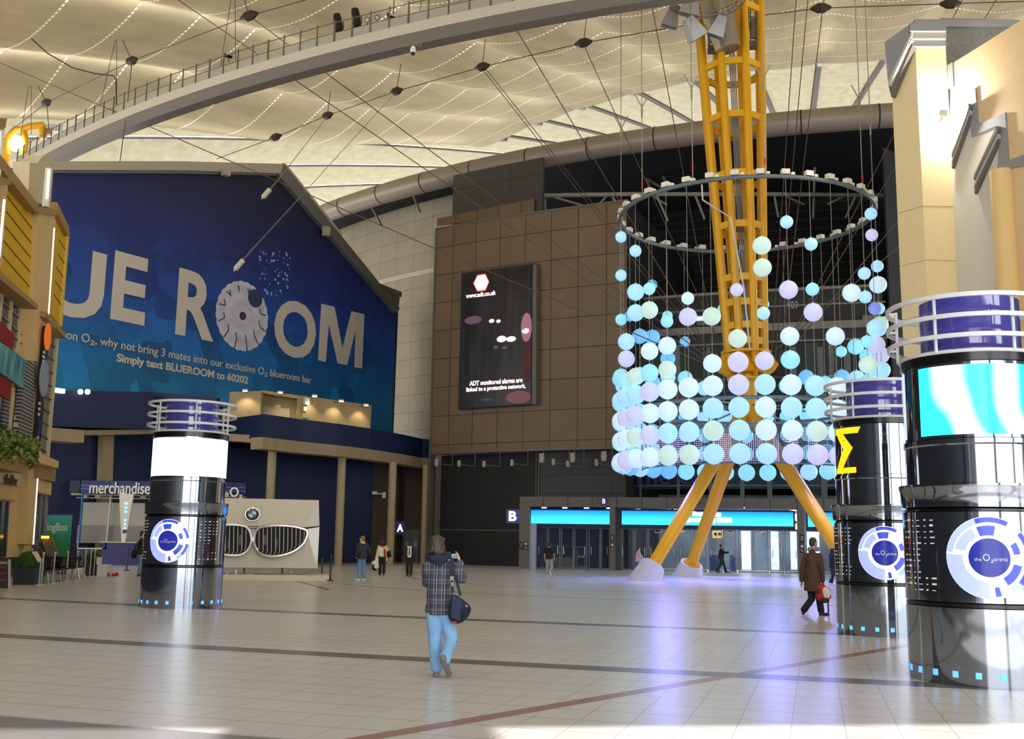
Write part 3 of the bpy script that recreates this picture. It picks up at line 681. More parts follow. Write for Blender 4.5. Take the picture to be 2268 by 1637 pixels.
def textline(txt, x0, y0, x1, cap, bold, name):
    u0, z0 = BN.coord(x0, y0, 0.06); u1, _ = BN.coord(x1, y0, 0.06); _, z1 = BN.coord(x0, y0 - cap, 0.06)
    vs, fs = glyphs(txt, bold, depth=0.5); H = max(v.y for v in glyphs('H')[0]); xa = min(v.x for v in vs); xb = max(v.x for v in vs)
    sx = (u1 - u0) / (xb - xa); sy = (z1 - z0) / H
    b_ = MB(); b_.add([BN.uz(u0 + (v.x - xa) * sx, z0 + v.y * sy, 0.06) + BN.n * ((v.z + 0.5) * 0.03) for v in vs], fs); b_.obj(name, let_m, root)
textline('on O₂, why not bring 3 mates into our exclusive O₂ blueroom bar', 146, 750, 694, 19, 0.004, 'small_lettering')
textline('Simply text BLUEROOM to 60202', 258, 800, 551.5, 17, 0.03, 'small_lettering')
textline('the best seats in the house', -120, 730, 60, 19, 0.004, 'small_lettering') if False else None
# printed dome picture standing in for one letter
dm = mat('printed dome picture', S(188, 184, 196), rough=0.7); n = NT(dm); vec, xyz = n.obj()
rr_ = n.math('SQRT', n.math('ADD', n.math('ADD', n.math('MULTIPLY', xyz[0], xyz[0]), n.math('MULTIPLY', xyz[1], xyz[1])), n.math('MULTIPLY', n.math('MULTIPLY', xyz[2], xyz[2]), 1.0)))
ringk = n.rng(n.math('SINE', n.math('MULTIPLY', rr_, 6.0)), -1, 1, 0.93, 1.05); ed = n.rng(n.noise(vec, 1.5, 5), 0.3, 0.7, 0.88, 1.08)
n.link(n.mix(1.0, S(190, 186, 198), n.math('MULTIPLY', ringk, ed), 'MULTIPLY'), n.b.inputs['Base Color'])
uc, zc = BN.coord(537, 700, 0.06); ul = BN.coord(477, 700, 0.06)[0]; zb = BN.coord(537, 778, 0.06)[1]
ru, rz_ = uc - ul, zc - zb
b_ = MB(); N_ = 120
b_.prism([BN.uz(uc + ru * (0.975 + 0.03 * abs(sin(12 * t))) * cos(t), zc + rz_ * (0.975 + 0.03 * abs(sin(12 * t))) * sin(t), 0.08) for t in [2 * pi * i / N_ for i in range(N_)]], BN.n * -0.03)
b_.obj('dome_picture', dm, root, loc=BN.uz(uc, zc, 0.08))
b_ = MB(); inkm = mat('printed dark lines', S(50, 52, 82), rough=0.8)
for i in range(12):
    t = 2 * pi * (i + 0.5) / 12; q = BN.uz(uc + ru * 0.7 * cos(t), zc + rz_ * 0.7 * sin(t), 0.09)
    b_.bar(q, q + (BN.u * cos(t) + V((0, 0, sin(t)))) * 0.55 - V((0, 0, 0.15)), 0.03, 0.07); b_.bar(q, q - BN.u * 0.1 + V((0, 0, 0.4)), 0.03, 0.06)
b_.tube([BN.uz(uc, zc, 0.085), BN.uz(uc, zc, 0.1)], 0.3, 12); b_.obj('dome_lines', inkm, root)['kind'] = 'stuff'
b_ = MB(); q = BN.at(565, 661, 0.085); b_.tube([q, q + BN.n * 0.02], 0.65, 20); b_.obj('dome_opening', mat('printed blue hole', S(46, 60, 90), rough=0.7), root)
b_ = MB(); random.seed(4)
for i in range(60):
    x = random.uniform(572, 642); y = random.uniform(552, 655)
    if (x - 572) * 0.9 + (655 - y) * 0.2 < 6: continue
    q = BN.at(x, y, 0.07); b_.tube([q, q + BN.n * 0.02], random.uniform(0.04, 0.11), 6)
b_.obj('printed_droplets', mat('printed droplets', S(130, 165, 215), rough=0.7), root)['kind'] = 'stuff'
# navy fascia and lower walls under the banner on the left
root = thing('lower_front', 'navy lower front of the hall with a concrete beam and post behind the sales kiosk', 'building', BN.at(240, 1215, 1.0))
b_ = MB(); pprism(b_, BN, [(60, 864), (341, 868), (339, 951), (60, 943)], 2.0, 1.6); b_.obj('fascia', navy_m, root)
PX = Plane(XY(341, BY(341) - 1.9), XY(612, 64.0))
b_ = MB(); pprism(b_, PX, [(341, 868), (480, 880), (480, 965), (339, 951)], 0, 0.6); b_.obj('fascia', navy_m, root)
b_ = MB(); pprism(b_, BN, [(60, 943), (187, 953), (186, 981), (60, 972)], 2.1, 1.6); pprism(b_, BN, [(186, 953), (341, 951), (341, 961), (186, 964)], 1.6, 1.2); b_.obj('concrete_beam', conc_m, root)
b_ = MB(); pprism(b_, PX, [(339, 951), (600, 966), (600, 984), (339, 962)], 0.0, 0.9); b_.obj('concrete_beam', conc_m, root)
b_ = MB(); pprism(b_, BN, [(229, 960), (253, 960), (245, 1215), (221, 1215)], 0.3, 0.5); b_.obj('post', conc_m, root)
b_ = MB(); prect(b_, BN, 117, 883, 142, 869, 2.2, 0.2) if False else prect(b_, BN, 118, 868, 145, 858, 2.25, 0.2); b_.obj('lit_panel', mat('lit white strip', (1, 1, 1, 1), em=(1, 1, 1, 1), es=1.3), root)
for x in (178, 194): b_ = MB(); b_.ball(BN.at(x, 868, 2.3), 0.16, 8, 6); b_.obj('lamp', MATS['lit white strip'], root)

# ================================================================== curved canopy on columns
root = thing('curved_canopy', 'curved canopy with navy fascia over a concrete beam on round columns', 'canopy', G(748, 1251))
path = [G(340, 958, 7.6), G(480, 963, 7.6), G(582, 968, 7.55), G(666, 978, 7.55), G(745, 986, 7.55), G(819, 995, 7.55), G(890, 1006, 7.55), G(935, 1014, 7.55), XY(958, 77.5)]
path = [V((p.x, p.y, 0)) for p in path][2:]
def ribbon(mb, pts, z0, z1, back):
    nn_ = []
    for i, p in enumerate(pts):
        t = (pts[min(i + 1, len(pts) - 1)] - pts[max(i - 1, 0)]).normalized(); q = V((-t.y, t.x, 0)); nn_.append(q if q.y > 0 else -q)
    for i in range(len(pts) - 1):
        a, b = pts[i], pts[i + 1]; c_, d_ = b + nn_[i + 1] * back, a + nn_[i] * back
        mb.prism([V((q.x, q.y, z0)) for q in (a, b, c_, d_)], (0, 0, z1 - z0))
    return nn_
fas = [XY(490, 65.5), XY(505, 65.3)] + path
b_ = MB(); nn_ = ribbon(b_, [p * 1.003 for p in fas], 7.55, 8.95, 0.4); b_.obj('fascia', navy_m, root)
b_ = MB(); ribbon(b_, path, 6.85, 7.55, 1.0); b_.obj('concrete_beam', conc_m, root)
b_ = MB(); b_.prism([V((p.x, p.y, 8.2)) for p in [p * 1.006 for p in fas]] + [V((-6.5, 84, 8.2)), V((-21, 76, 8.2)), V((-19, 68, 8.2))], (0, 0, 0.2)); b_.obj('roof_deck', mat('roof deck', S(90, 86, 80), rough=0.8), root)
colm = mat('concrete column', S(170, 155, 124), rough=0.75, noise=0.05, nscale=2)
for x, y, yb in ((593, 998, 1252), (748, 1012, 1251), (863, 1025, 1250), (937, 1036, 1248)):
    p = G(x, yb); p = V((p.x, p.y, 0))
    if x == 593: p = XY(593, 65.6)
    if x == 937: p = XY(940, 75.5)
    b_ = MB(); b_.tube([p, p + V((0, 0, 6.9))], 0.27, 20); b_.obj('column', colm, root, smooth=True)
# walls under the canopy
b_ = MB(); wp = Plane(XY(470, 71), XY(822, 77)); prect(b_, wp, 470, 1240, 821, 985, 0, 0.3)
w = MB(); w.prism([wp.at(440, 1200), wp.at(821, 1200), wp.at(821, 1200) + V((0.1, 0.3, 0)), wp.at(440, 1200) + V((0.1, 0.3, 0))], (0, 0, 9)); 
for v in w.v: v.z = 0 if v.z < 5 else 7.6
struct(w.obj('wall_canopy_navy', navy_m))
ent_m = mat('brown entrance wall', S(104, 92, 76), rough=0.7, noise=0.08)
for i, (x0, Y0, x1, Y1, mt) in enumerate(((821, 77, 880, 80, ent_m), (880, 80, 892, 78.5, mat('purple grey wall', S(76, 68, 78), rough=0.7)), (888, 82, 960, 82, mat('grey brown wall', S(98, 90, 78), rough=0.7)))):
    w = MB(); a, b = XY(x0, Y0), XY(x1, Y1); w.prism([V((p.x, p.y, 0)) for p in (a, b, b + V((0, 0.3, 0)), a + V((0, 0.3, 0)))], (0, 0, 8.0)); struct(w.obj('wall_canopy_entrance', mt))
pd = Plane(XY(888, 81.8), XY(960, 81.8))
r_ = bpy.data.objects.new('door_40', None); COL.objects.link(r_); r_.location = pd.at(911, 1245); LOC[r_.name] = V(r_.location); struct(r_)
gd = mat('grey double door', S(122, 120, 126), rough=0.5)
for x0, x1 in ((893, 910), (911, 928)):
    b_ = MB(); a, b = pd.coord(x0, 1200)[0], pd.coord(x1, 1200)[0]; b_.prism([pd.uz(a, 0, 0.1), pd.uz(b, 0, 0.1), pd.uz(b, 2.4, 0.1), pd.uz(a, 2.4, 0.1)], pd.n * -0.08); b_.obj('door_leaf', gd, r_)
    b_ = MB(); c_ = (x0 + x1) / 2; prect(b_, pd, c_ - 4, 1214, c_ + 4, 1199, 0.13, 0.03); b_.obj('door_notice', mat('pale notice', S(176, 180, 184), rough=0.6), r_)
sign_p = mat('purple backed sign', S(52, 44, 110), rough=0.5); wl = mat('white sign letters', (1, 1, 1, 1), em=(1, 1, 1, 1), es=0.8)
def letter_sign(nm, ch, pl, bx, tx, label, off=0.0, boldness=0.03, backm=None):
    r_ = thing(nm, label, 'sign', pl.at(bx[0], bx[1], off), 'entrance letter signs')
    b_ = MB(); prect(b_, pl, *bx, off, 0.15); b_.obj('backing_panel', backm or sign_p, r_)
    b_ = MB(); ptext(b_, pl, ch, *tx, off + 0.01, 0.04, boldness); b_.obj('lettering', wl, r_)
pa = Plane(XY(870, 77.3), XY(900, 77.3))
letter_sign('letter_sign', 'A', pa, (872, 1184, 897, 1155), (879, 1178, 893, 1161), 'purple sign with a white letter A under the canopy', 0)
# plywood box on the canopy with lights
ply = mat('plywood', S(176, 154, 114), rough=0.6, noise=0.10, nscale=1.2)
root = thing('plywood_box', 'long plywood box room with a recessed door standing on the canopy roof', 'box room', G(600, 930, 8.4))
p1 = Plane(XY(476, 71), XY(578, 71)); p2 = Plane(XY(672, 71.5), XY(823, 76.5)); p3 = Plane(XY(578, 72.5), XY(672, 72.5))
b_ = MB(); pprism(b_, p1, [(476, 869), (578, 866), (575, 935), (470, 935)], 0, 0.6); b_.obj('ply_wall', ply, root)
b_ = MB(); pprism(b_, p2, [(672, 876), (823, 898), (820, 955), (668, 935)], 0, 0.6); b_.obj('ply_wall', ply, root)
b_ = MB(); pprism(b_, p3, [(578, 866), (660, 882), (672, 880), (672, 935), (575, 935)], 0, 0.2); b_.obj('ply_recess', mat('plywood inner', S(166, 142, 100), rough=0.65, noise=0.1), root)
b_ = MB(); pprism(b_, p3, [(578, 864), (650, 874), (672, 878), (672, 884), (650, 882), (578, 870)], 1.0, 0.8); b_.obj('recess_lintel', ply, root)
b_ = MB(); pprism(b_, p3, [(583, 899), (643, 906), (641, 935), (581, 935)], 0.1, 0.08); b_.obj('door_leaf', mat('pale door leaf', S(192, 176, 146), rough=0.5), root)
b_ = MB(); prect(b_, p3, 609, 903, 622, 897, 0.12, 0.04); b_.obj('exit_sign', mat('pale sign plate', S(200, 205, 190), rough=0.5), root)
b_ = MB(); prect(b_, p2, 676, 896, 686, 880, 0.25, 0.2); prect(b_, p2, 673, 910, 680, 899, 0.1, 0.1); b_.obj('junction_box', mat('white box', S(214, 212, 204), rough=0.5), root)
b_ = MB(); prect(b_, p2, 671, 931, 683, 925, 0.1, 0.04); b_.obj('exit_sign', mat('green exit plate', S(30, 130, 80), rough=0.5), root)
lampm = mat('warm lamp face', (1, 0.93, 0.8, 1), em=(1, 0.88, 0.68, 1), es=6.0)
for i, (x, y, pl) in enumerate(((543, 866, p1), (621, 870, p3), (697, 878, p2), (756, 889, p2), (811, 898, p2))):
    q = pl.at(x, y, 0.7 if pl is not p3 else 1.6)
    r_ = thing('floodlight', 'small lit downlight on the edge of the plywood box, %s from the left' % ORD[i], 'light', q, 'downlights on the plywood box')
    b_ = MB(); b_.bar(q + pl.n * -0.8, q, 0.05, 0.05); b_.obj('bracket', steel_m, r_)
    b_ = MB(); b_.box(q + V((0, 0, 0.06)), (0.34, 0.3, 0.1)); b_.obj('housing', mat('pale lamp housing', S(210, 200, 180), rough=0.5), r_)
    b_ = MB(); b_.tube([q + V((0, 0, 0.0)), q + V((0, 0, -0.03))], 0.15, 12); b_.obj('lamp_face', lampm, r_)
    ld = bpy.data.lights.new('plywood downlight', 'SPOT'); ld.energy = 60; ld.spot_size = radians(110); ld.spot_blend = 0.6; ld.color = (1, 0.82, 0.55); ld.shadow_soft_size = 0.1
    lo = bpy.data.objects.new('plywood downlight', ld); COL.objects.link(lo); lo.location = q + V((0, 0, -0.1)); lo.rotation_euler = V((-pl.n.x * 0.3, -pl.n.y * 0.3, -1)).to_track_quat('-Z', 'Y').to_euler()

# ================================================================== restaurant building at left
FL = Plane((-19.8, 44), (-19.8 - 2.09, 54))
beige = mat('beige render', S(214, 184, 128), rough=0.7, noise=0.05, nscale=1.0); cream = mat('cream render', S(206, 190, 154), rough=0.7, noise=0.04)
yel = mat('yellow louvre', S(222, 176, 30), rough=0.45, noise=0.04); tan = mat('tan coping', S(164, 134, 82), rough=0.6); dk = mat('dark plinth', S(44, 50, 52), rough=0.4)
root = thing('restaurant_building', 'beige restaurant front with yellow louvred panels, pilasters and brickwork at far left', 'building', FL.at(60, 1240))
def fp(nm, pts, mt, off=0.0, th=0.3): b_ = MB(); pprism(b_, FL, pts, off, th); return b_.obj(nm, mt, root)
zc0 = FL.at(84, 462).z; uE = FL.coord(76, 1200)[0]; uW = uE + 9 if FL.coord(0, 1200)[0] > uE else uE - 9
b_ = MB(); b_.prism([FL.uz(uE, 0.75), FL.uz(uW, 0.75), FL.uz(uW, zc0, 0), FL.uz(uE, zc0, 0)], FL.n * -4); b_.obj('facade_wall', beige, root)
stw = mat('street front', S(70, 74, 80), rough=0.4); b_ = MB(); u2 = uW + (uW - uE) * 6; b_.prism([FL.uz(uW, 0), FL.uz(u2, 0), FL.uz(u2, 14), FL.uz(uW, 14)], FL.n * -4); b_.obj('street_wall', stw, root)
b_ = MB(); b_.prism([FL.uz(uE, 0, 0.06), FL.uz(uW, 0, 0.06), FL.uz(uW, 0.75, 0.06), FL.uz(uE, 0.75, 0.06)], FL.n * -3.9); b_.obj('plinth', dk, root)
fp('pilaster', [(84, 470), (122, 474), (102, 790), (73, 1208), (60, 1205), (66, 900), (80, 560)], beige, 0.35, 0.6)
fp('pilaster_cap', [(82, 455), (127, 466), (127, 478), (82, 470)], tan, 0.5, 0.9)
fp('louvre_panel', [(-30, 350), (80, 470), (66, 662), (-30, 570)], yel, 0.15, 0.3)
for i in range(6):
    k = i / 6.0; y0 = 375 + k * 222; y1 = 478 + k * 188
    fp('louvre_groove', [(-10, y0 - 14), (77 - k * 12, y1), (77 - k * 12, y1 + 3), (-10, y0 - 10)], mat('louvre shadow gap', S(120, 92, 20), rough=0.6), 0.17, 0.05)
fp('coping', [(-20, 315), (87, 455), (80, 470), (-20, 345)], tan, 0.5, 0.8)
fp('ledge', [(-20, 582), (84, 675), (84, 686), (-20, 602)], tan, 0.7, 1.0)
# second louvre panel on the far side of the pilaster
fp('louvre_panel', [(126, 462), (153, 508), (137, 722), (104, 688)], yel, 0.1, 0.5)
for i in range(6):
    k = i / 6.0; fp('louvre_groove', [(134 - k * 16, 500 + k * 182), (147 - k * 13, 520 + k * 185), (147 - k * 13, 523 + k * 185), (134 - k * 16, 503 + k * 182)], MATS['louvre shadow gap'], 0.12, 0.05)
fp('coping', [(127, 448), (154, 504), (152, 524), (126, 470)], tan, 0.3, 0.9)
fp('ledge', [(103, 690), (147, 740), (146, 750), (102, 702)], tan, 0.6, 1.0)
fp('end_frame', [(150, 515), (154, 515), (138, 724), (134, 720)], mat('pale yellow edge', S(232, 200, 70), rough=0.5), 0.15, 0.5)
lt = mat('white light strip', (1, 1, 1, 1), em=(1, 0.95, 0.8, 1), es=1.1)
fp('light_strip', [(120, 505), (122, 505), (75.3, 1206), (73.6, 1206)], lt, 0.37, 0.02)
fp('light_strip', [(8, 442), (12.5, 442), (1, 570), (-3, 570)], lt, 0.62, 0.02)
# roof posts with light slots
fp('roof_post', [(66, 360), (82, 362), (94, 346), (120, 350), (112, 462), (62, 440)], cream, 0.2, 0.6)
fp('light_slot', [(104, 372), (115, 372), (108, 457), (97, 457)], mat('lit slot', S(236, 230, 212), em=S(250, 246, 235), es=0.12), 0.26, 0.08)
fp('light_strip', [(108, 376), (111.5, 376), (107, 440), (103.5, 440)], lt, 0.3, 0.05); fp('light_strip', [(-2, 292), (2, 292), (-3, 384), (-7, 384)], lt, 0.5, 0.05)
fp('roof_post', [(-30, 262), (16, 262), (12, 284), (-30, 284)], tan, 0.5, 0.8)
fp('roof_post', [(-30, 284), (10, 284), (2, 395), (-30, 395)], cream, 0.4, 0.6)
fp('light_slot', [(-6, 288), (8, 288), (2, 386), (-12, 386)], MATS['lit slot'], 0.46, 0.08)
fp('pilaster_cap', [(-30, 388), (24, 396), (24, 410), (-30, 404)], tan, 0.9, 0.8)
fp('pilaster', [(-30, 408), (17, 410), (4, 590), (-30, 590)], beige, 0.6, 0.6)
# windows with pale mullions, coloured panels
gl_ = mat('restaurant glass', S(70, 76, 74), rough=0.12, spec=0.6)
fp('window_glass', [(-20, 610), (50, 688), (40, 775), (-20, 720)], gl_, 0.04, 0.06)
for x in (8, 29, 49): fp('window_mullion', [(x - 2, 634 + (x - 8) * 1.0), (x + 2, 636 + (x - 8) * 1.0), (x - 6, 722 + (x - 8) * 1.5), (x - 10, 720 + (x - 8) * 1.5)], cream, 0.12, 0.1)
for y in (660, 692, 712): fp('window_rail', [(-20, y - 20), (50, y + 48), (50, y + 51), (-20, y - 17)], tan, 0.11, 0.08)
redm = mat('red panel', S(142, 28, 24), rough=0.5); blp = mat('blue leaf print', S(50, 130, 150), rough=0.5); n = NT(blp); vec, xyz = n.obj()
vo = n.new('ShaderNodeTexVoronoi'); vo.inputs['Scale'].default_value = 1.6
mp = n.new('ShaderNodeMapping'); mp.inputs['Scale'].default_value = (1.2, 1.2, 0.5); n.link(vec, mp.inputs[0]); n.link(mp.outputs[0], vo.inputs['Vector'])
rp = n.new('ShaderNodeValToRGB'); rp.color_ramp.elements[0].color = S(24, 72, 120); rp.color_ramp.elements[1].color = S(110, 176, 170); rp.color_ramp.elements[1].position = 0.75
n.link(vo.outputs['Distance'], rp.inputs[0]); n.link(rp.outputs[0], n.b.inputs['Base Color'])
fp('red_panel', [(-20, 690), (31, 741), (29, 778), (-20, 735)], redm, 0.3, 0.1)
fp('printed_panel', [(-20, 742), (58, 798), (51, 860), (-20, 810)], blp, 0.6, 0.15)
fp('red_panel', [(-20, 808), (27, 846), (23, 888), (-20, 860)], redm, 0.5, 0.1)
fp('window_frame', [(25, 858), (48, 862), (40, 972), (22, 962)], beige, 0.1, 0.2)
fp('window_mullion', [(28, 868), (34, 870), (28, 955), (24, 952)], cream, 0.14, 0.1)
fp('window_glass', [(-10, 872), (20, 884), (14, 955), (-10, 945)], gl_, 0.06, 0.1)
brk = mat('dark brick', S(60, 62, 66), rough=0.7); n = NT(brk); vec, xyz = n.obj()
br_ = n.new('ShaderNodeTexBrick'); br_.inputs['Color1'].default_value = S(52, 56, 66); br_.inputs['Color2'].default_value = S(66, 68, 74); br_.inputs['Mortar'].default_value = S(176, 172, 160)
br_.inputs['Scale'].default_value = 1.0; br_.inputs['Mortar Size'].default_value = 0.022; br_.inputs['Brick Width'].default_value = 0.42; br_.inputs['Row Height'].default_value = 0.14
cb = n.new('ShaderNodeCombineXYZ'); n.link(xyz[1], cb.inputs[0]); n.link(xyz[2], cb.inputs[1]); n.link(cb.outputs[0], br_.inputs['Vector']); n.link(br_.outputs['Color'], n.b.inputs['Base Color'])
fp('brick_panel', [(58, 798), (82, 801), (69, 975), (38, 972)], brk, 0.38, 0.2)
fp('brick_panel', [(12, 880), (22, 884), (18, 950), (8, 945)], brk, 0.12, 0.1)
# sill planter, bar sign, ground floor door
fp('planter_box', [(-30, 1000), (54, 1008), (52, 1048), (-30, 1030)], tan, 1.0, 0.9)
fp('sign_band', [(-30, 1038), (50, 1050), (48, 1078), (-30, 1064)], cream, 0.1, 0.15)
b_ = MB(); ptext(b_, FL, 'theBar', 7, 1072, 36, 1048, 0.12, 0.06, 0.0); b_.obj('lettering', mat('bronze letters', S(104, 84, 52), rough=0.5), root)
fp('door_canopy', [(-30, 1100), (34, 1108), (34, 1112), (-30, 1106)], tan, 0.4, 0.4)
fp('door_glass', [(-30, 1106), (22, 1109), (14, 1232), (-30, 1232)], gl_, 0.08, 0.08)
for x in (4, 19): fp('door_frame', [(x - 1.5, 1108), (x + 1.5, 1108), (x - 6, 1234), (x - 9, 1234)], dk, 0.12, 0.08)
# far bay: black sign, grey boarding, stepped beige blocks
fp('boarding', [(109, 735), (130, 752), (110, 1012), (88, 1005)], mat('grey boarding', S(128, 122, 114), rough=0.7), 0.05, 1.5)
for i in range(9):
    y = 760 + i * 29; x = 109 - i * 2.3; fp('board_lap', [(x, y), (x + 18, y + 11), (x + 18, y + 14), (x, y + 3)], mat('board lap', S(76, 72, 70), rough=0.7), 0.1, 0.06)
fp('boarding_edge', [(127, 748), (131, 752), (110, 1012), (106, 1010)], cream, 0.15, 0.3)
b_ = fp('projecting_sign', [(103, 722), (110, 728), (89, 998), (80, 992)], mat('black sign board', S(22, 22, 30), rough=0.3), 0.55, 0.12)
sg = b_
b_ = MB(); q = FL.at(104.5, 746, 0.58); b_.tube([q, q + FL.n * 0.04], 0.55, 20); b_.obj('sign_disc', mat('orange disc', S(240, 120, 30), em=S(240, 120, 30), es=0.25), root)
b_ = MB(); q = FL.at(96.5, 838, 0.58); b_.tube([q, q + FL.n * 0.04], 0.75, 20); b_.obj('sign_disc', mat('grey disc', S(150, 160, 175), rough=0.4), root)
for x, y, w_ in ((99, 776, 4), (98, 786, 5), (97, 796, 4), (95, 806, 3), (89, 890, 4), (88, 902, 4), (87, 914, 4), (85, 966, 3)):
    b_ = MB(); prect(b_, FL, x - w_ / 2, y + 6, x + w_ / 2, y, 0.6, 0.03); b_.obj('sign_mark', mat('white sign marks', S(214, 214, 220), rough=0.5), root)
b_ = MB(); prect(b_, FL, 83, 990, 91, 930, 0.585, 0.02); b_.obj('sign_picture', mat('blue sign picture', S(46, 60, 160), rough=0.4, noise=0.4), root)
fp('beige_block', [(85, 1002), (131, 1022), (129, 1037), (85, 1024)], beige, 0.8, 2.0)
fp('tan_block', [(84, 1024), (125, 1040), (122, 1067), (83, 1058)], tan, 0.5, 2.0)
fp('beige_block', [(82, 1060), (115, 1070), (113, 1097), (80, 1088)], beige, 0.3, 2.0)
fp('window_glass', [(78, 1092), (108, 1096), (100, 1215), (70, 1215)], gl_, 0.0, 1.5)
for x in (94, 104): fp('window_mullion', [(x - 1.5, 1095), (x + 1.5, 1095), (x - 6, 1215), (x - 9, 1215)], mat('grey mullion', S(128, 128, 128), rough=0.5), 0.06, 0.1)
# hanging plants in the sill planter
leafm = mat('planter leaves', S(72, 92, 34), rough=0.7); n = NT(leafm); vec, xyz = n.obj()
n.link(n.mix(n.rng(n.noise(vec, 9.0, 2), 0.4, 0.6, 0, 1), S(48, 72, 26), S(150, 158, 70)), n.b.inputs['Base Color'])
def leaves(mb, cfn, num, size, seed=1):
    rnd = random.Random(seed)
    for i in range(num):
        c_ = cfn(rnd); a, b = rnd.uniform(0, 2 * pi), rnd.uniform(-1.2, 1.2); L = size * rnd.uniform(0.6, 1.3)
        d = V((cos(a) * cos(b), sin(a) * cos(b), sin(b))); e = d.cross(V((rnd.uniform(-1, 1), rnd.uniform(-1, 1), rnd.uniform(-1, 1)))).normalized() * L * 0.35
        mb.add([c_ - d * L / 2, c_ + e, c_ + d * L / 2, c_ - e], [[0, 1, 2, 3]])
def pc(rnd):
    x = rnd.uniform(-20, 84); t = (x + 20) / 104; top = 955 + 35 * max(0, t - 0.35) ** 1.2; y = rnd.uniform(top, 1018 + 14 * sin(x * 0.3) - (8 if x < 60 else -6))
    return FL.at(x, y, rnd.uniform(0.3, 1.35))
b_ = MB(); leaves(b_, pc, 1500, 0.26, 3)
tag(b_.obj('trailing_plants', leafm, loc=FL.at(30, 1010, 0.8), fix=False), 'dense green plants trailing over the sill planter of the beige restaurant', 'plants', kind='stuff')

# ================================================================== beige building at right
C1, C0, C2 = XY(2037, 44, 300), XY(1980, 45.1, 300), XY(2105, 44, 300)
SF = Plane(C0, C1); FF = Plane(C1, C2); WR = Plane(C2, C2 + V((2.97, -10, 0)))
rb = mat('pale beige render', S(226, 204, 156), rough=0.65, noise=0.03); rw = mat('off white render', S(206, 200, 186), rough=0.7); ro = mat('warm beige render', S(216, 188, 144), rough=0.65, noise=0.04)
rg = mat('grey trim', S(140, 140, 142), rough=0.6); rl = mat('light grey trim', S(176, 172, 164), rough=0.6); rd = mat('dark grey trim', S(104, 100, 94), rough=0.6); cn = mat('rough concrete', S(122, 122, 116), rough=0.9, noise=0.15)
root = thing('beige_building', 'tall beige corner building with stepped grey trim at the right edge', 'building', C1)
def rp_(nm, pl, pts, mt, off=0.0, th=0.3): b_ = MB(); pprism(b_, pl, pts, off, th); return b_.obj(nm, mt, root)
zt_ = FF.at(2060, 52).z
b_ = MB(); b_.prism([C0, C1, C2, C2 + V((1, 5, 0)), C0 + V((1.5, 4, 0))], (0, 0, zt_ - 0.6)); b_.obj('corner_tower', rb, root)
for z in (4.2, 6.6, 9.0, 11.4, 13.8, 16.2):
    b_ = MB(); b_.bar(V((C0.x, C0.y, z)), V((C1.x, C1.y, z)), 0.02, 0.02); b_.bar(V((C1.x, C1.y, z)), V((C2.x, C2.y, z)), 0.02, 0.02); b_.obj('render_joint', tan, root)
rp_('cornice_front', FF, [(2016, 50), (2096, 52), (2096, 68), (2016, 68)], rg, 0.5, 0.8)
rp_('cornice_front', FF, [(2017, 68), (2096, 68), (2096, 85), (2018, 85)], rl, 0.35, 0.7)
rp_('cornice_front', FF, [(2018, 85), (2096, 85), (2096, 102), (2020, 102)], rg, 0.2, 0.5)
rp_('cornice_side', SF, [(2016, 53), (1959, 93), (1967, 186), (2018, 88)], rg, 0.45, 0.5)
rp_('cornice_side', SF, [(2018, 70), (1966, 180), (1969, 190), (2018, 80)], rl, 0.5, 0.5)
rp_('cornice_side', SF, [(2018, 88), (1967, 186), (1974, 215), (2020, 102)], rd, 0.3, 0.5)
rp_('concrete_core', Plane(C2 + V((0, 3, 0)), C2 + V((3, 3, 0))), [(2085, 40), (2268, 44), (2330, 44), (2330, 400), (2085, 400)], cn, 0, 0.5)
rp_('concrete_cap', Plane(C2 + V((0, 2.8, 0)), C2 + V((3, 2.8, 0))), [(2026, 42), (2300, 44), (2300, 60), (2026, 58)], rg, 0, 0.4)
rp_('side_wall', WR, [(2105, 143), (2190, 90), (2330, 0), (2500, 2300), (2130, 1320), (2100, 1320)], ro, 0, 0.8)
b_ = MB(); e_ = WR.at(2320, 1200); b_.prism([e_, e_ + V((14.3, -48, 0)), e_ + V((15.3, -48, 0)), e_ + V((1, 0, 0))], (0, 0, 17))
for v in b_.v: v.z = 0 if v.z < 8 else 18
b_.obj('street_wall', stw, root)
Z = lambda pts: [(1900 + x / 3.56, y / 3.56) for x, y in pts]
rp_('pale_wall', WR, Z([(745, 1330), (735, 1130), (870, 805), (885, 970), (895, 1085), (1095, 990), (1112, 1150), (1095, 1350), (1075, 1370), (1086, 1637), (1120, 4600), (730, 4600), (725, 1400)]), rw, 0.04, 0.2)
rp_('stepped_trim', WR, Z([(705, 515), (745, 490), (752, 680), (712, 700)]), rg, 0.08, 0.2)
rp_('stepped_trim', WR, Z([(815, 770), (925, 700), (943, 985), (895, 1085), (885, 970), (872, 808), (815, 830)]), rg, 0.08, 0.2)
rp_('stepped_trim', WR, Z([(943, 985), (1160, 885), (1185, 1265), (1310, 1220), (1420, 1180), (1420, 1270), (1310, 1305), (1095, 1350), (1112, 1150), (1095, 990), (895, 1085)]), rg, 0.08, 0.2)
rp_('slanted_sill', WR, Z([(738, 1200), (870, 815), (874, 850), (738, 1240)]), rd, 0.3, 0.3); rp_('slanted_sill', WR, Z([(738, 1240), (874, 850), (878, 890), (739, 1280)]), rl, 0.25, 0.3); rp_('slanted_sill', WR, Z([(739, 1280), (878, 890), (882, 930), (740, 1330)]), rd, 0.2, 0.3)
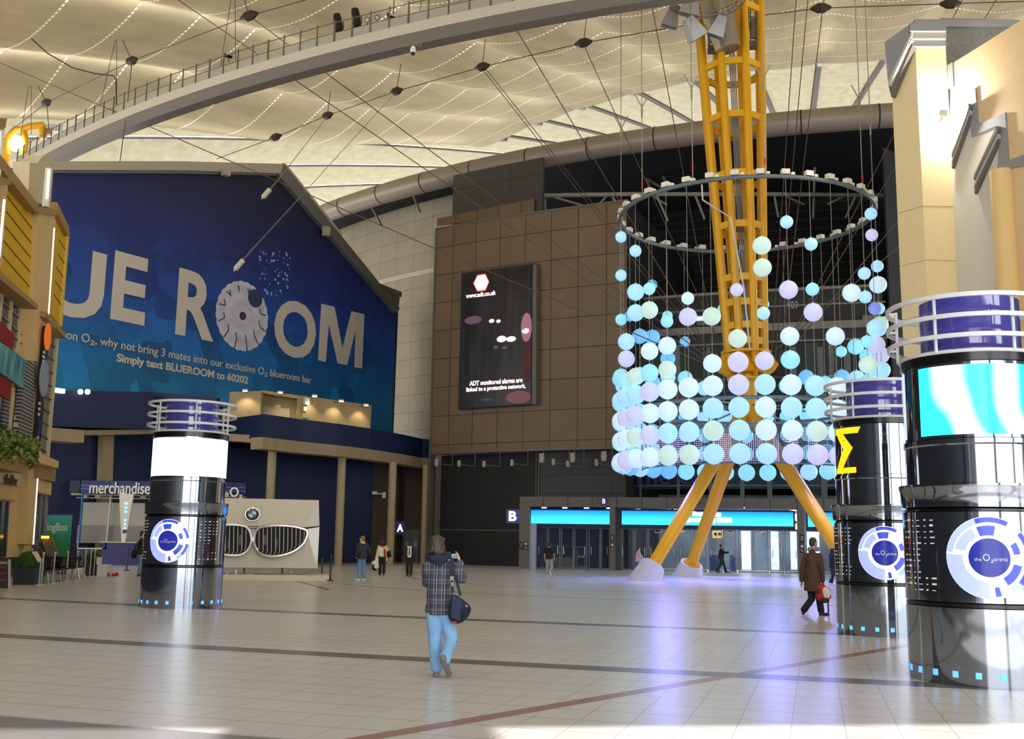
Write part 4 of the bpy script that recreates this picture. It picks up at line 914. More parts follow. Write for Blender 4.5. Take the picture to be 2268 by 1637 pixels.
rp_('slanted_sill', WR, Z([(914, 1385), (1092, 995), (1096, 1040), (915, 1420)]), rd, 0.3, 0.3); rp_('slanted_sill', WR, Z([(915, 1420), (1096, 1040), (1100, 1080), (917, 1465)]), rl, 0.25, 0.3); rp_('slanted_sill', WR, Z([(917, 1465), (1100, 1080), (1104, 1120), (920, 1530)]), rd, 0.2, 0.3)
p = WR.at(2218, 379, 0.1); b_ = MB(); b_.tube([V((p.x, p.y, 0)), p], 0.45, 20); b_.obj('round_pier', mat('light beige pier', S(226, 194, 132), rough=0.65), root, smooth=True)
q = FF.at(2090, 250, 0.75)
r_ = thing('bright_lamp', 'bright wall lamp fixed between the beige tower and the stepped grey trim', 'lamp', q)
b_ = MB(); b_.bar(q, V((q.x + 0.15, q.y + 0.8, q.z - 0.1)), 0.06, 0.06); b_.obj('bracket', steel_m, r_)
b_ = MB(); b_.box(q, (0.3, 0.2, 0.24)); b_.obj('housing', mat('lamp housing pale', S(220, 216, 205), rough=0.5), r_)
b_ = MB(); b_.box(q + V((0.02, 0.13, 0.02)), (0.26, 0.06, 0.2)); b_.obj('lamp_face', mat('very bright lamp', (1, 1, 1, 1), em=(1, 0.95, 0.82, 1), es=20), r_)
ld = bpy.data.lights.new('wall washer', 'POINT'); ld.energy = 1400; ld.color = (1, 0.95, 0.85); ld.shadow_soft_size = 0.12
lo = bpy.data.objects.new('wall washer', ld); COL.objects.link(lo); lo.location = q + V((0.12, 0.3, 0.05))
# ================================================================== yellow mast
MC = V((11.7, 52, 0))
yw = mat('mast yellow paint', S(222, 162, 8), rough=0.35, spec=0.5); yd = mat('mast yellow rung', S(226, 168, 26), rough=0.4)
ax = lambda z: MC + (P(1614, 30, 52) - P(1653, 790, 52)) * ((z - zb_) / (zt2 - zb_)) + (P(1653, 790, 52) - V((MC.x, MC.y, 0))) * 1.0
zb_, zt2 = P(1653, 790, 52).z, P(1614, 30, 52).z
def axis(z):
    a, b = P(1653, 790, 52), P(1614, 30, 52); t = (z - zb_) / (zt2 - zb_); q = a + (b - a) * t; return V((q.x, q.y, z))
RT_ = [(zb_ - 0.4, 0.90), (P(1650, 740, 52).z, 0.98), (P(1640, 500, 52).z, 1.21), (P(1627, 250, 52).z, 1.50), (zt2, 1.70), (36.0, 1.85)]
def rad(z):
    for (z0, r0), (z1, r1) in zip(RT_[:-1], RT_[1:]):
        if z <= z1: return r0 + (r1 - r0) * (z - z0) / (z1 - z0)
    return RT_[-1][1]
TA = [radians(-22.5 + 45 * i - 8) for i in range(8)]
def tp(i, z, dr=0.0): a = TA[i % 8]; r = rad(z) + dr; q = axis(z); return V((q.x + r * sin(a), q.y - r * cos(a), z))
zz = [RT_[0][0]] + [zb_ + (36.0 - zb_) * i / 10 for i in range(1, 11)]
root = thing('yellow_mast', 'tall tapering yellow lattice mast standing on splayed legs inside the hoop of globes', 'mast', MC)
for i in range(8):
    b_ = MB(); b_.tube([tp(i, z) for z in zz], 0.2, 12); b_.obj('column_tube', yw, root, smooth=True)
lev = [P(1630, y, 52 - 1.4).z for y in (748, 713, 662, 607, 490, 378, 250, 135, 10)]
for z in lev:
    b_ = MB()
    for i in range(8): b_.bar(tp(i, z), tp(i + 1, z), 0.16, 0.34)
    b_.obj('rung_ring', yd, root)
b_ = MB(); zq = zb_ + 0.1
b_.lathe([(1.25, 0.0), (1.25, 0.12), (0.9, 0.14)], axis(zq), 24); b_.lathe([(0.85, -1.0), (1.0, -0.95), (0.62, -0.0), (0.85, 0.05)], axis(zq), 24); b_.lathe([(0.80, -1.35), (0.95, -1.3), (0.95, -1.2), (0.6, -1.15)], axis(zq), 24)
b_.tube([axis(zq) - V((0, 0, 3.2)), axis(zq)], [0.42, 0.62], 16); b_.obj('hub', yw, root, smooth=True, ang=30)
hub = axis(zq)
for i in range(8):
    a = TA[i]; d = V((sin(a), -cos(a), 0)); b_ = MB()
    s_ = d.cross(V((0, 0, 1))) * 0.06
    b_.prism([hub + d * 0.7 + V((0, 0, 0.1)) - s_, hub + d * 1.3 + V((0, 0, -0.1)) - s_, hub + d * 1.62 + V((0, 0, -0.62)) - s_, hub + d * 1.45 + V((0, 0, -0.8)) - s_, hub + d * 0.75 + V((0, 0, -1.25)) - s_], s_ * 2); b_.obj('anchor_fin', yw, root)
FEET = [V((6.07, 48.5, 0)), V((9.25, 56.0, 0)), V((18.1, 55.5, 0)), V((15.45, 47.5, 0))]
hb = hub - V((0, 0, 2.6)); plm = mat('white concrete plinth', S(196, 196, 190), rough=0.6, noise=0.03)
PLN = ['front left', 'rear left', 'rear right', 'front right']
for i, f in enumerate(FEET):
    d = (hb - f).normalized(); tpnt = f + d * (0.66 / d.z)
    b_ = MB(); b_.tube([tpnt + d * 0.05, hb + d * 0.1], [0.29, 0.36], 20); lg = b_.obj('leg', yw, root, smooth=True)
    b_ = MB(); b_.tube([tpnt - d * 0.02, tpnt + d * 0.1], 0.44, 24); b_.obj('leg_flange', yw, lg)
    N_ = 28; x = d.cross(V((0, 0, 1))).normalized(); y = x.cross(d)
    b_ = MB(); bot = [f + V((0.80 * cos(2 * pi * j / N_), 0.80 * sin(2 * pi * j / N_), 0)) for j in range(N_)]
    hx = V((cos(0), 0, 0)); top = []
    for j in range(N_):
        a = 2 * pi * j / N_; w = V((cos(a), sin(a), 0)); w = (w - d * w.dot(d)); w.normalize(); top.append(tpnt + w * 0.58)
    b_.add(bot + top, [list(range(N_))[::-1], list(range(N_, 2 * N_))] + [[j, (j + 1) % N_, N_ + (j + 1) % N_, N_ + j] for j in range(N_)])
    tag(b_.obj('concrete_plinth', plm, smooth=True, loc=f, ang=30), 'sloped white concrete plinth under the %s leg of the yellow mast' % PLN[i], 'plinth', 'mast plinths')
# equipment inside the top of the mast
eq = mat('dark equipment', S(62, 64, 68), rough=0.5, metal=0.3); sv = mat('silver duct', S(168, 162, 152), rough=0.28, metal=0.75)
for nm, lb, pts in (('equipment_rack', 'dark equipment rack in the right bay near the top of the mast', ((1669, 20), (1669, 106))), ('equipment_rack', 'dark equipment rack in the left bay near the top of the mast', ((1578, 30), (1579, 116)))):
    a, b = P(*pts[0], 51.9), P(*pts[1], 51.9); r_ = thing(nm, lb, 'equipment', b)
    for k in range(4):
        u = [(-.2, -.2), (.2, -.2), (.2, .2), (-.2, .2)][k]; b_ = MB(); b_.tube([b + V((u[0], u[1], 0)), a + V((u[0], u[1], 0.4))], 0.03, 6); b_.obj('rack_post', eq, r_)
    b_ = MB(); b_.box(b + V((0, 0, 0.15)), (0.5, 0.5, 0.3)); b_.obj('tray', mat('grey tray', S(112, 110, 106), rough=0.5), r_)
    b_ = MB(); b_.box((a + b) / 2, (0.22, 0.22, 1.1)); b_.obj('canister', mat('grey canister', S(150, 154, 158), rough=0.3, metal=0.4), r_)
b_ = MB(); a, b = P(1572, -60, 50.3), P(1612, 110, 50.3); d = (b - a).normalized()
b_.tube([a, a + (b - a) * 0.6, b], [0.9, 0.78, 0.62], 20); tag(b_.obj('silver_duct', sv, loc=b), 'silver tapering duct hanging against the top of the yellow mast', 'duct')
b_ = MB()
for k in range(4): b_.tube([axis(z) + V((-0.12 + k * 0.09, -0.2, 0)) for z in (lev[0], lev[4], lev[8])], 0.035, 6)
tag(b_.obj('cable_bundle', mat('grey cable bundle', S(150, 152, 154), rough=0.4, metal=0.4), loc=axis(lev[0])), 'bundle of grey cables running up inside the yellow mast', 'cables', kind='stuff')
# circular lighting truss with loudspeakers
tc_ = P(1566, -12, 47.9); alu = mat('aluminium truss', S(176, 170, 160), rough=0.35, metal=0.6)
r_ = thing('ring_truss', 'round aluminium truss hanging left of the mast top', 'truss', tc_)
for k, (dr, dz) in enumerate(((0.0, 0.0), (0.32, 0.0), (0.16, 0.28))):
    b_ = MB(); b_.tube([tc_ + V(((1.5 + dr) * cos(t), (1.5 + dr) * sin(t), dz - 0.3)) for t in [2 * pi * i / 40 for i in range(40)]], 0.035, 6, closed=True); b_.obj('ring_tube', alu, r_)
b_ = MB()
for i in range(36):
    t0, t1 = 2 * pi * i / 36, 2 * pi * (i + 0.5) / 36; t2 = 2 * pi * (i + 1) / 36
    q = lambda r, t, dz: tc_ + V((r * cos(t), r * sin(t), dz - 0.3))
    b_.tube([q(1.5, t0, 0), q(1.66, t1, 0.28), q(1.5, t2, 0)], 0.018, 4); b_.tube([q(1.82, t0, 0), q(1.66, t1, 0.28), q(1.82, t2, 0)], 0.018, 4); b_.tube([q(1.5, t0, 0), q(1.82, t1, 0), q(1.5, t2, 0)], 0.018, 4)
b_.obj('lacing', alu, r_)
spm = mat('grey loudspeaker', S(176, 176, 178), rough=0.5); spd = mat('loudspeaker grille', S(98, 102, 112), rough=0.6)
for (x, y, sx, tilt, lb) in ((1488, 36, 1.0, 0.25, 'grey horn loudspeaker at the far left of the ring truss'), (1534, 62, 1.05, -0.6, 'pale grey loudspeaker below the ring truss, left of the silver duct'), (1592, 58, 0.95, 0.35, 'pale grey loudspeaker in front of the silver duct'), (1531, 4, 1.2, 0.2, 'dark grey loudspeaker inside the ring truss at the top edge')):
    q = P(x, y, 48.6 if x > 1500 else 49.5); r_ = thing('loudspeaker', lb, 'loudspeaker', q, 'loudspeakers on the ring truss')
    Rm = Matrix.Rotation(tilt, 3, 'Y') @ Matrix.Rotation(0.35, 3, 'X'); b_ = MB(); h = 0.52 * sx
    tb = [(-.22, -.22, h), (.22, -.22, h), (.22, .22, h), (-.22, .22, h), (-.42 * sx, -.42, -h), (.42 * sx, -.42, -h), (.42 * sx, .42, -h), (-.42 * sx, .42, -h)]
    b_.add([q + Rm @ V(v) for v in tb], [[0, 1, 2, 3], [7, 6, 5, 4], [0, 4, 5, 1], [1, 5, 6, 2], [2, 6, 7, 3], [3, 7, 4, 0]]); b_.obj('cabinet', spm, r_)
    b_ = MB(); b_.add([q + Rm @ V((a * 0.38 * sx, b * 0.38, -h - 0.015)) for a, b in ((-1, -1), (1, -1), (1, 1), (-1, 1))], [[0, 1, 2, 3]]); b_.prism([v.copy() for v in b_.v], Rm @ V((0, 0, -0.02))); b_.obj('grille', spd, r_)
    b_ = MB(); b_.tube([q + Rm @ V((0, 0, h)), q + V((0.1, 0.6, 0.9))], 0.03, 6); b_.obj('bracket', eq, r_)

# ================================================================== hoop of globes
HR, HZ = 6.3, 18.05; DPH = 360 / 35.0; PH0 = 4.25
def hp(ph, r=HR, z=HZ): a = radians(ph); return V((MC.x + r * sin(a), MC.y - r * cos(a), z))
hm = mat('hoop grey tube', S(112, 122, 126), rough=0.4, metal=0.3); wx = mat('white winch box', S(232, 228, 216), rough=0.4)
root = thing('hanging_hoop', 'large grey hoop with white winch boxes hanging round the yellow mast', 'hoop', V((MC.x, MC.y, HZ)))
b_ = MB(); b_.tube([hp(i * 3) for i in range(120)], 0.1, 10, closed=True); b_.obj('hoop_tube', hm, root, smooth=True)
for k in range(35):
    ph = PH0 + DPH * k; q = hp(ph); b_ = MB(); b_.box(q + V((0, 0, 0.22)), (0.36, 0.26, 0.23), rz=radians(ph)); w = b_.obj('winch_box', wx, root)
    q2 = hp(ph + 3.2); b_ = MB(); b_.box(q2 + V((0, 0, 0.15)), (0.16, 0.16, 0.12), rz=radians(ph)); b_.obj('winch_pulley', wx, w)
# suspension lines of the hoop
cabm = mat('steel cable', S(92, 80, 70), rough=0.5, metal=0.4); redm2 = mat('red shackle', S(160, 40, 36), rough=0.5); cabw = mat('pale wire', S(150, 142, 128), rough=0.5, metal=0.2)
for k, (ph, lb) in enumerate(((-88, 'far left'), (-62, 'second from left'), (-34, 'third from left'), (-4, 'in front of the mast'), (47, 'second from right'), (80, 'far right'))):
    q = hp(ph); r_ = thing('hoop_suspension_wire', 'vertical wire with red shackle holding the hoop, %s' % lb, 'wire', q + V((0, 0, 0.1)), 'hoop suspension wires')
    b_ = MB(); b_.tube([q + V((0, 0, 0.1)), q + V((0, 0, 18.0 if abs(ph) > 10 else 9.0))], 0.022, 6); b_.obj('wire', cabw, r_)
    b_ = MB(); b_.tube([q + V((0, 0, 0.55)), q + V((0, 0, 0.85))], 0.045, 6); b_.obj('shackle', redm2, r_)
    b_ = MB(); zf = 4.6; b_.tube([q + V((0, 0, zf)), q + V((-0.35, 0, zf + 0.7))], 0.03, 5); b_.tube([q + V((0, 0, zf)), q + V((0.35, 0, zf + 0.7))], 0.03, 5); b_.tube([q + V((0, 0, zf - 0.5)), q + V((0, 0, zf))], 0.05, 6); b_.obj('cable_clamp', cabw, r_)
b_ = MB(); pts = [hp(-30, 6.3, 17.9), hp(-30, 6.2, 17.2), hp(-26, 5.9, 16.9), hp(-20, 5.0, 16.6), hp(-14, 4.0, 13.5), hp(-10, 2.6, 10.8)]
tag(b_.tube(pts, 0.04, 6).obj('power_cable', mat('white cable', S(206, 202, 190), rough=0.5), loc=pts[0]), 'white cable drooping from the hoop towards the mast', 'cable')
# globes
def globe_mat(nm, base, em, es):
    m = mat('globe ' + nm, base, rough=0.35, spec=0.4, em=em, es=es); return m
GM = {'w': globe_mat('white', S(206, 220, 226), S(180, 214, 234), 0.48), 'b': globe_mat('blue', S(176, 210, 230), S(146, 208, 246), 0.47), 'c': globe_mat('cyan', S(158, 212, 224), S(130, 214, 244), 0.46),
      'd': globe_mat('deep blue', S(130, 184, 224), S(96, 182, 240), 0.44), 'p': globe_mat('lilac', S(200, 200, 226), S(184, 188, 234), 0.42), 'g': globe_mat('green white', S(202, 220, 214), S(180, 220, 210), 0.38), 'v': globe_mat('violet', S(140, 150, 220), S(118, 144, 240), 0.36)}
GSZ = {'L': 0.455, 'M': 0.41, 'S': 0.29}; GME = {}
capm = mat('globe cap', S(190, 190, 180), rough=0.4)
def gmesh(sz, c_):
    if (sz, c_) not in GME:
        b_ = MB(); r = GSZ[sz]; b_.ball((0, 0, 0), r, 24, 16); b_.m = 1; b_.tube([(0, 0, r - 0.02), (0, 0, r + 0.05)], 0.035, 6); b_.tube([(0, 0, -r - 0.05), (0, 0, -r + 0.02)], 0.035, 6)
        me = b_.mesh('globe', smooth=True); me.materials.append(GM[c_]); me.materials.append(capm); GME[(sz, c_)] = me
    return GME[(sz, c_)]
wire_m = mat('strand wire', S(140, 136, 128), rough=0.5)
UPR = {  # globes above the closed rows, read as image height : size and colour
 -9: ((525, 'Sb'), (610, 'Sb'), (708, 'Sc'), (835, 'Mc')), -8: ((757, 'Mb'), (795, 'Mp'), (845, 'Mb')), -7: ((556, 'Sb'), (647, 'Mb'), (693, 'Mb'), (834, 'Mg')), -6: ((640, 'Sc'), (687, 'Mg'), (778, 'Mw'), (826, 'Mc')),
 -5: ((712, 'Sc'), (766, 'Mw'), (819, 'Mg')), -4: ((661, 'Sw'), (702, 'Mp'), (862, 'Mg')), -3: ((701, 'Mg'), (805, 'Mw'), (857, 'Mp')), -2: ((642, 'Sp'), (750, 'Mg'), (802, 'Lp'), (853, 'Mg')),
 -1: ((544, 'Mg'), (593, 'Mg'), (694, 'Sb'), (799, 'Mp'), (850, 'Mw')), 0: ((492, 'Sb'), (642, 'Mp'), (745, 'Mw'), (797, 'Mc'), (849, 'Lp')), 1: ((541, 'Sb'), (641, 'Sc'), (692, 'Mp'), (847, 'Mw')),
 2: ((745, 'Mw'), (852, 'Mc')), 3: ((649, 'Mw'), (850, 'Mp')), 4: ((606, 'Sb'), (658, 'Sb'), (757, 'Sc'), (808, 'Mg'), (858, 'Mw')), 5: ((474, 'Sb'), (521, 'Sp'), (684, 'Sv'), (727, 'Mb'), (764, 'Mp')),
 6: ((590, 'Sb'), (631, 'Mw'), (720, 'Mg'), (820, 'Mb')), 7: ((684, 'Sc'), (732, 'Sc'), (787, 'Mp')), 8: ((753, 'Sc'), (815, 'Mb'), (860, 'Mb')), 9: ((790, 'Mc'), (845, 'Mc')), 10: ((768, 'Mc'), (838, 'Mb')), 11: ((779, 'Sc'), (836, 'Md')), 12: ((850, 'Mc'),), 13: ((836, 'Md'),), 14: ((855, 'Mc'),),
 15: ((674, 'Sb'), (800, 'Sd')), 16: ((855, 'Mc'),), 17: ((684, 'Sb'),), 18: ((860, 'Mb'),), 19: ((757, 'Sd'), (838, 'Mc')), 20: ((700, 'Sc'), (795, 'Md'), (836, 'Mb')), 21: ((631, 'Sd'), (747, 'Md'), (848, 'Md')), 22: ((745, 'Md'), (830, 'Mb')), 23: ((700, 'Sd'), (840, 'Mc')), 24: ((855, 'Mb'),), 25: ((840, 'Mc'),)}
ROWZ = [5.56, 6.58, 7.58, 8.58]; rnd = random.Random(11); nglobe = 0
names_front = []
for k in range(-9, 26):
    ph = PH0 + DPH * k; q = hp(ph); front = -9 <= k <= 8
    zs = []
    for j, z in enumerate(ROWZ):
        cset = 'wwwbpgwbbw' if front else 'cbdcbdcb'
        if front and k < -4: cset = 'wbpbgbpw'
        cc = rnd.choice(cset)
        if j == 0 and k in (-5, -4): cc = 'g'
        zs.append((z, ('L' if front or j < 1 else 'M') + cc))
    for y, code in UPR.get(k, ()):
        z = P(1134 + q.x / q.y * FPX, y, q.y).z
        if z > 8.95: zs.append((z, code))
        elif z > 8.2: pass
    zs.sort()
    out = []
    for z, code in zs:
        if out and z - out[-1][0] < 0.6: z = out[-1][0] + GSZ[out[-1][1][0]] + GSZ[code[0]] + 0.06
        out.append((z, code))
    nw = len(out); nglobe += nw
    kk = k + 9 if front else 25 - k
    side = 'near' if front else 'far'
    r_ = thing('globe_strand', 'strand of %s glowing globes, %s from left on the %s side of the hoop' % (['no', 'one', 'two', 'three', 'four', 'five', 'six', 'seven', 'eight', 'nine', 'ten', 'eleven', 'twelve'][nw], ORD[kk], side), 'globe strand', V((q.x, q.y, out[0][0] - 0.5)), 'globe strands')
    b_ = MB(); b_.tube([V((q.x, q.y, out[0][0] - 0.45)), V((q.x, q.y, HZ + 0.12))], 0.014, 5); b_.obj('wire', wire_m, r_)
    for z, code in out:
        g_ = bpy.data.objects.new('globe', gmesh(code[0], code[1])); COL.objects.link(g_); g_.parent = r_; g_.location = (0, 0, z - out[0][0] + 0.5)
# inner rings and LED net
lz = P(1650, 880, 46.9).z
r_ = thing('inner_ring', 'dark inner ring with spokes inside the globe drum', 'ring', V((MC.x, MC.y, lz)))
b_ = MB(); b_.tube([hp(i * 4, 5.3, lz) for i in range(90)], 0.09, 8, closed=True); b_.obj('ring_tube', hm, r_, smooth=True)
for k in range(8): b_ = MB(); b_.tube([hp(k * 45 + 10, 5.3, lz), hp(k * 45 + 10, 0.6, lz + 0.25)], 0.045, 6); b_.obj('spoke', hm, r_)
nm_ = bpy.data.materials.new('led net'); nm_.use_nodes = True; n = NT(nm_); vec, xyz = n.obj()
aa = n.math('MULTIPLY', n.math('ARCTAN2', xyz[0], xyz[1]), 5.2 / 0.09); zzv = n.math('DIVIDE', xyz[2], 0.09)
grid_ = n.math('MAXIMUM', n.math('LESS_THAN', n.math('FRACT', aa), 0.3), n.math('LESS_THAN', n.math('FRACT', zzv), 0.3))
n.link(grid_, n.b.inputs['Alpha']); n.b.inputs['Base Color'].default_value = S(104, 108, 118); n.b.inputs['Roughness'].default_value = 0.5
node_ = n.math('MULTIPLY', n.math('LESS_THAN', n.math('FRACT', aa), 0.32), n.math('LESS_THAN', n.math('FRACT', zzv), 0.32))
seg = n.rng(n.noise(n.new('ShaderNodeTexCoord').outputs['Object'], 0.0, 0), 0, 1, 0, 1)
cbx = n.new('ShaderNodeCombineXYZ'); n.link(n.math('FLOOR', n.math('DIVIDE', aa, 5.0)), cbx.inputs[0]); wn = n.new('ShaderNodeTexWhiteNoise'); n.link(cbx.outputs[0], wn.inputs['Vector'])
hi = n.math('MULTIPLY', n.math('GREATER_THAN', wn.outputs['Value'], 0.45), n.math('LESS_THAN', xyz[2], 1.35))
n.b.inputs['Emission Color'].default_value = S(170, 140, 255)
n.link(n.math('MULTIPLY', n.math('MULTIPLY', hi, node_), 5.0), n.b.inputs['Emission Strength'])
nz0, nz1 = 5.25, P(1650, 936, 47).z
r_ = thing('led_net', 'round net of tiny violet lights between two rings inside the lower globes', 'led net', V((MC.x, MC.y, nz0)))
b_ = MB(); b_.grid(lambda a, b: hp(-100 + 200 * a, 5.2, nz0 + (nz1 - nz0) * b), 60, 1); b_.obj('net', nm_, r_, fix=False)
for z in (nz0, nz1): b_ = MB(); b_.tube([hp(-100 + i * 4, 5.2, z) for i in range(51)], 0.04, 6); b_.obj('net_ring', hm, r_)
for k in range(7): b_ = MB(); b_.tube([hp(k * 32 - 96, 5.2, nz0), hp(k * 32 - 96, 5.25, lz)], 0.03, 5); b_.obj('net_post', hm, r_)
for k in range(9):   # unseen violet spots added to tint the floor below the net
    ld = bpy.data.lights.new('violet fill spot', 'SPOT'); ld.energy = 1100 if k % 3 else 340; ld.color = (0.26, 0.25, 1.0); ld.spot_size = radians(100 if k % 3 else 150); ld.spot_blend = 0.9; ld.shadow_soft_size = 0.7; ld.specular_factor = 0.4
    lo = bpy.data.objects.new('violet fill spot', ld); COL.objects.link(lo); lo.location = hp(k * 40, 4.4, nz0 - 0.1); lo.rotation_euler = V((-0.05, -0.35 if k % 3 else -0.9, -1)).to_track_quat('-Z', 'Y').to_euler()

# ================================================================== roof walkway
WRD, WZ = 104.6, 27.0
wm = mat('walkway grey paint', S(150, 142, 128), rough=0.6); wd = mat('walkway shaded soffit', S(116, 108, 98), rough=0.65); rm_ = mat('walkway railing', S(104, 98, 92), rough=0.5, metal=0.3); mesh_m = mat('walkway infill panel', S(158, 152, 136), rough=0.6)  # soffit colour darkened to carry its shade, same paint as the edge fascia
root = thing('roof_walkway', 'long curved grey roof walkway with railings crossing under the tent to the mast', 'walkway', pol(WRD, -30, WZ))
ths = [-46.0 + i * 1.5 for i in range(21)]
sec = [(0.75, 0.0), (0.75, -0.5), (0.35, -0.92), (-0.35, -0.92), (-0.75, -0.5), (-0.75, 0.0)]
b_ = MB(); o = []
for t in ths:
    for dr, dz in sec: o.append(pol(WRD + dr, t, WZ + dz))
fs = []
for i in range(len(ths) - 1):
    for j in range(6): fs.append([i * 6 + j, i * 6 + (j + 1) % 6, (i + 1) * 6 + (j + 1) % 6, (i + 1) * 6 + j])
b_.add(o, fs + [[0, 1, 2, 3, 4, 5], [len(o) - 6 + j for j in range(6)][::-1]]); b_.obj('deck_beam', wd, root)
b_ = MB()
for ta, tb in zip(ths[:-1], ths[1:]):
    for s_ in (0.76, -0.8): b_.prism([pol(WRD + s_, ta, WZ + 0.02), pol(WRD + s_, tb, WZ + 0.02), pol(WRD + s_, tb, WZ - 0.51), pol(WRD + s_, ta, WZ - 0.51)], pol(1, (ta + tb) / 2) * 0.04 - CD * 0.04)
b_.obj('edge_fascia', mat('walkway lit edge fascia', S(186, 178, 160), rough=0.6), root)  # paler than the soffit: light on the edge put into its colour
for side in (0.72, -0.72):
    b_ = MB(); b_.tube([pol(WRD + side, t, WZ + 1.12) for t in ths], 0.028, 6); b_.obj('top_rail', rm_, root)
    b_ = MB(); b_.tube([pol(WRD + side, t, WZ + 0.55) for t in ths], 0.02, 6); b_.obj('mid_rail', rm_, root)
i = 0; t = -46.0
while t < -16.2:
    b_ = MB(); q = pol(WRD + 0.72, t, WZ); w = 0.05 if i % 4 else 0.09
    b_.box(q + V((0, 0, 0.6)), (w, 0.06, 1.25), rz=radians(t)); b_.obj('rail_post', rm_, root)
    b_ = MB(); b_.box(pol(WRD + 0.7, t + 0.31, WZ + 0.3), (1.02, 0.02, 0.48), rz=radians(t)); b_.obj('infill_panel', mesh_m, root)
    t += 0.62; i += 1
for (xa, ya, xb, yb) in ((256, 88, 222, 232), (258, 88, 259, 245), (513, -10, 488, 152), (521, -10, 522, 142), (64, 190, 44, 312), (69, 190, 69, 298), (935, -10, 925, 60)):
    g = G(xb, yb, WZ + 0.9); b_ = MB(); b_.tube([g, P(xa, ya, g.y + 3.5)], 0.02, 5); b_.obj('hanger_rod', cabm, root)
# lamps and camera on the walkway
blk = mat('black lamp body', S(26, 22, 20), rough=0.4); lens = mat('lamp lens', S(200, 200, 190), rough=0.1)
def on_walk(px, py): return G(px, py, WZ + 1.1)
for x, y, lb in ((749, 52, 'black stage lamp on the walkway railing, left of two'), (789, 40, 'black stage lamp on the walkway railing, right of two')):
    q = on_walk(x, y + 20); Y = q.y; r_ = thing('stage_lamp', lb, 'stage lamp', q, 'black stage lamps on the walkway')
    a, b = P(x - 3, y - 19, Y), P(x + 3, y + 19, Y); b_ = MB(); b_.tube([a - (b - a) * .06, a, a + (b - a) * .35, b], [0.12, 0.2, 0.23, 0.21], 16); b_.obj('lamp_body', blk, r_, smooth=True, ang=30)
    b_ = MB(); c_ = (a + b) / 2; b_.tube([c_ + V((0.27, 0, 0.1)), c_ + V((0.3, 0, -0.25)), q + V((0.15, 0, 0))], 0.025, 6); b_.obj('yoke', blk, r_)
for x, y, lb in ((814, 45, 'small round spotlight with pale lens, left of two'), (836, 40, 'small round spotlight with pale lens, right of two')):
    q = on_walk(x, y + 14); Y = q.y - 0.2; r_ = thing('spotlight', lb, 'spotlight', q, 'small spotlights on the walkway'); c_ = P(x, y, Y)
    b_ = MB(); b_.tube([c_ + V((0, 0.16, 0.03)), c_ + V((0, -0.14, -0.05))], [0.1, 0.14], 14); b_.obj('lamp_body', blk, r_)
    b_ = MB(); b_.tube([c_ + V((0, -0.135, -0.05)), c_ + V((0, -0.16, -0.06))], 0.10, 14); b_.obj('lens', lens, r_)
    b_ = MB(); b_.tube([c_, q - V((0, 0, 0.1))], 0.025, 6); b_.obj('stem', blk, r_)
for x, y, w, lb in ((871, 37, 0.62, 'flat floodlight hanging above the walkway railing'), (506, 123, 0.4, 'small floodlight on the middle of the walkway railing')):
    q = on_walk(x, y + 10); c_ = P(x, y, q.y - 0.3); r_ = thing('floodlight', lb, 'floodlight', q, None)
    Rm = Matrix.Rotation(0.5, 3, 'Z') @ Matrix.Rotation(-0.7, 3, 'X'); b_ = MB(); b_.box(c_, (w, 0.16, w * 0.62), M=Rm); b_.obj('housing', blk, r_)
    b_ = MB(); b_.box(c_ + Rm @ V((0, -0.09, 0)), (w * 0.82, 0.02, w * 0.46), M=Rm); b_.obj('lamp_glass', lens, r_)
    b_ = MB(); b_.tube([c_ + V((0, 0.05, 0.1)), c_ + V((0, 0.1, 1.4 if w > 0.5 else -0.35))], 0.025, 6); b_.obj('stem', blk, r_)
q = P(915, 112, 48.3); r_ = thing('dome_camera', 'small white dome camera hanging under the walkway', 'camera', q)
wh = mat('white plastic', S(220, 216, 206), rough=0.4)
b_ = MB(); b_.tube([q + V((0, 0, 0.25)), q + V((0, 0, 0.2)), q, q - V((0, 0, 0.12))], [0.03, 0.1, 0.15, 0.14], 14); b_.obj('housing', wh, r_, smooth=True, ang=40)
b_ = MB(); b_.ball(q - V((0, 0, 0.14)), 0.11, 12, 8); b_.obj('dome', blk, r_)
b_ = MB(); b_.tube([q + V((0, 0, 0.25)), q + V((0.05, 0, 0.36)), q + V((0.36, 0, 0.2)), q + V((0.36, 0.3, 0.75))], 0.022, 6); b_.obj('bracket', mat('grey bracket', S(130, 124, 114), rough=0.5), r_)

# ================================================================== roof cables
clampm = mat('cable node casting', S(66, 54, 44), rough=0.5, metal=0.3)
def cable(name, label, pts, r=0.026, nodes=(), group='roof cables', m=None):
    p = [P(q[0], q[1], q[2] * (0.84 if q[2] > 69 else 0.92 if q[2] > 63 else 1.0)) if not isinstance(q, V) else q for q in pts]; r_ = thing(name, label, 'cable', p[-1], group)
    b_ = MB(); b_.tube(p, r, 6); b_.obj('strand', m or cabm, r_)
    for i in nodes:
        b_ = MB(); d = (p[min(i + 1, len(p) - 1)] - p[max(i - 1, 0)]).normalized(); c_ = p[i]
        b_.tube([c_ - d * 0.62, c_ - d * 0.2, c_ + d * 0.2, c_ + d * 0.62], [0.08, 0.3, 0.3, 0.08], 8); b_.obj('clamp', clampm, r_)
    return r_
fin = lambda i: hub + V((sin(TA[i]), -cos(TA[i]), 0)) * 1.55 + V((0, 0, -0.6))
fL, fR = fin(6), fin(2)
cable('ring_cable', 'cable with four dark clamps running from the walkway up to the upper left', [(20, 292, 92), (103, 228, 87.5), (292, 135, 78.4), (552, 35, 70.3), (720, -12, 66)], 0.03, (1, 2, 3), None)
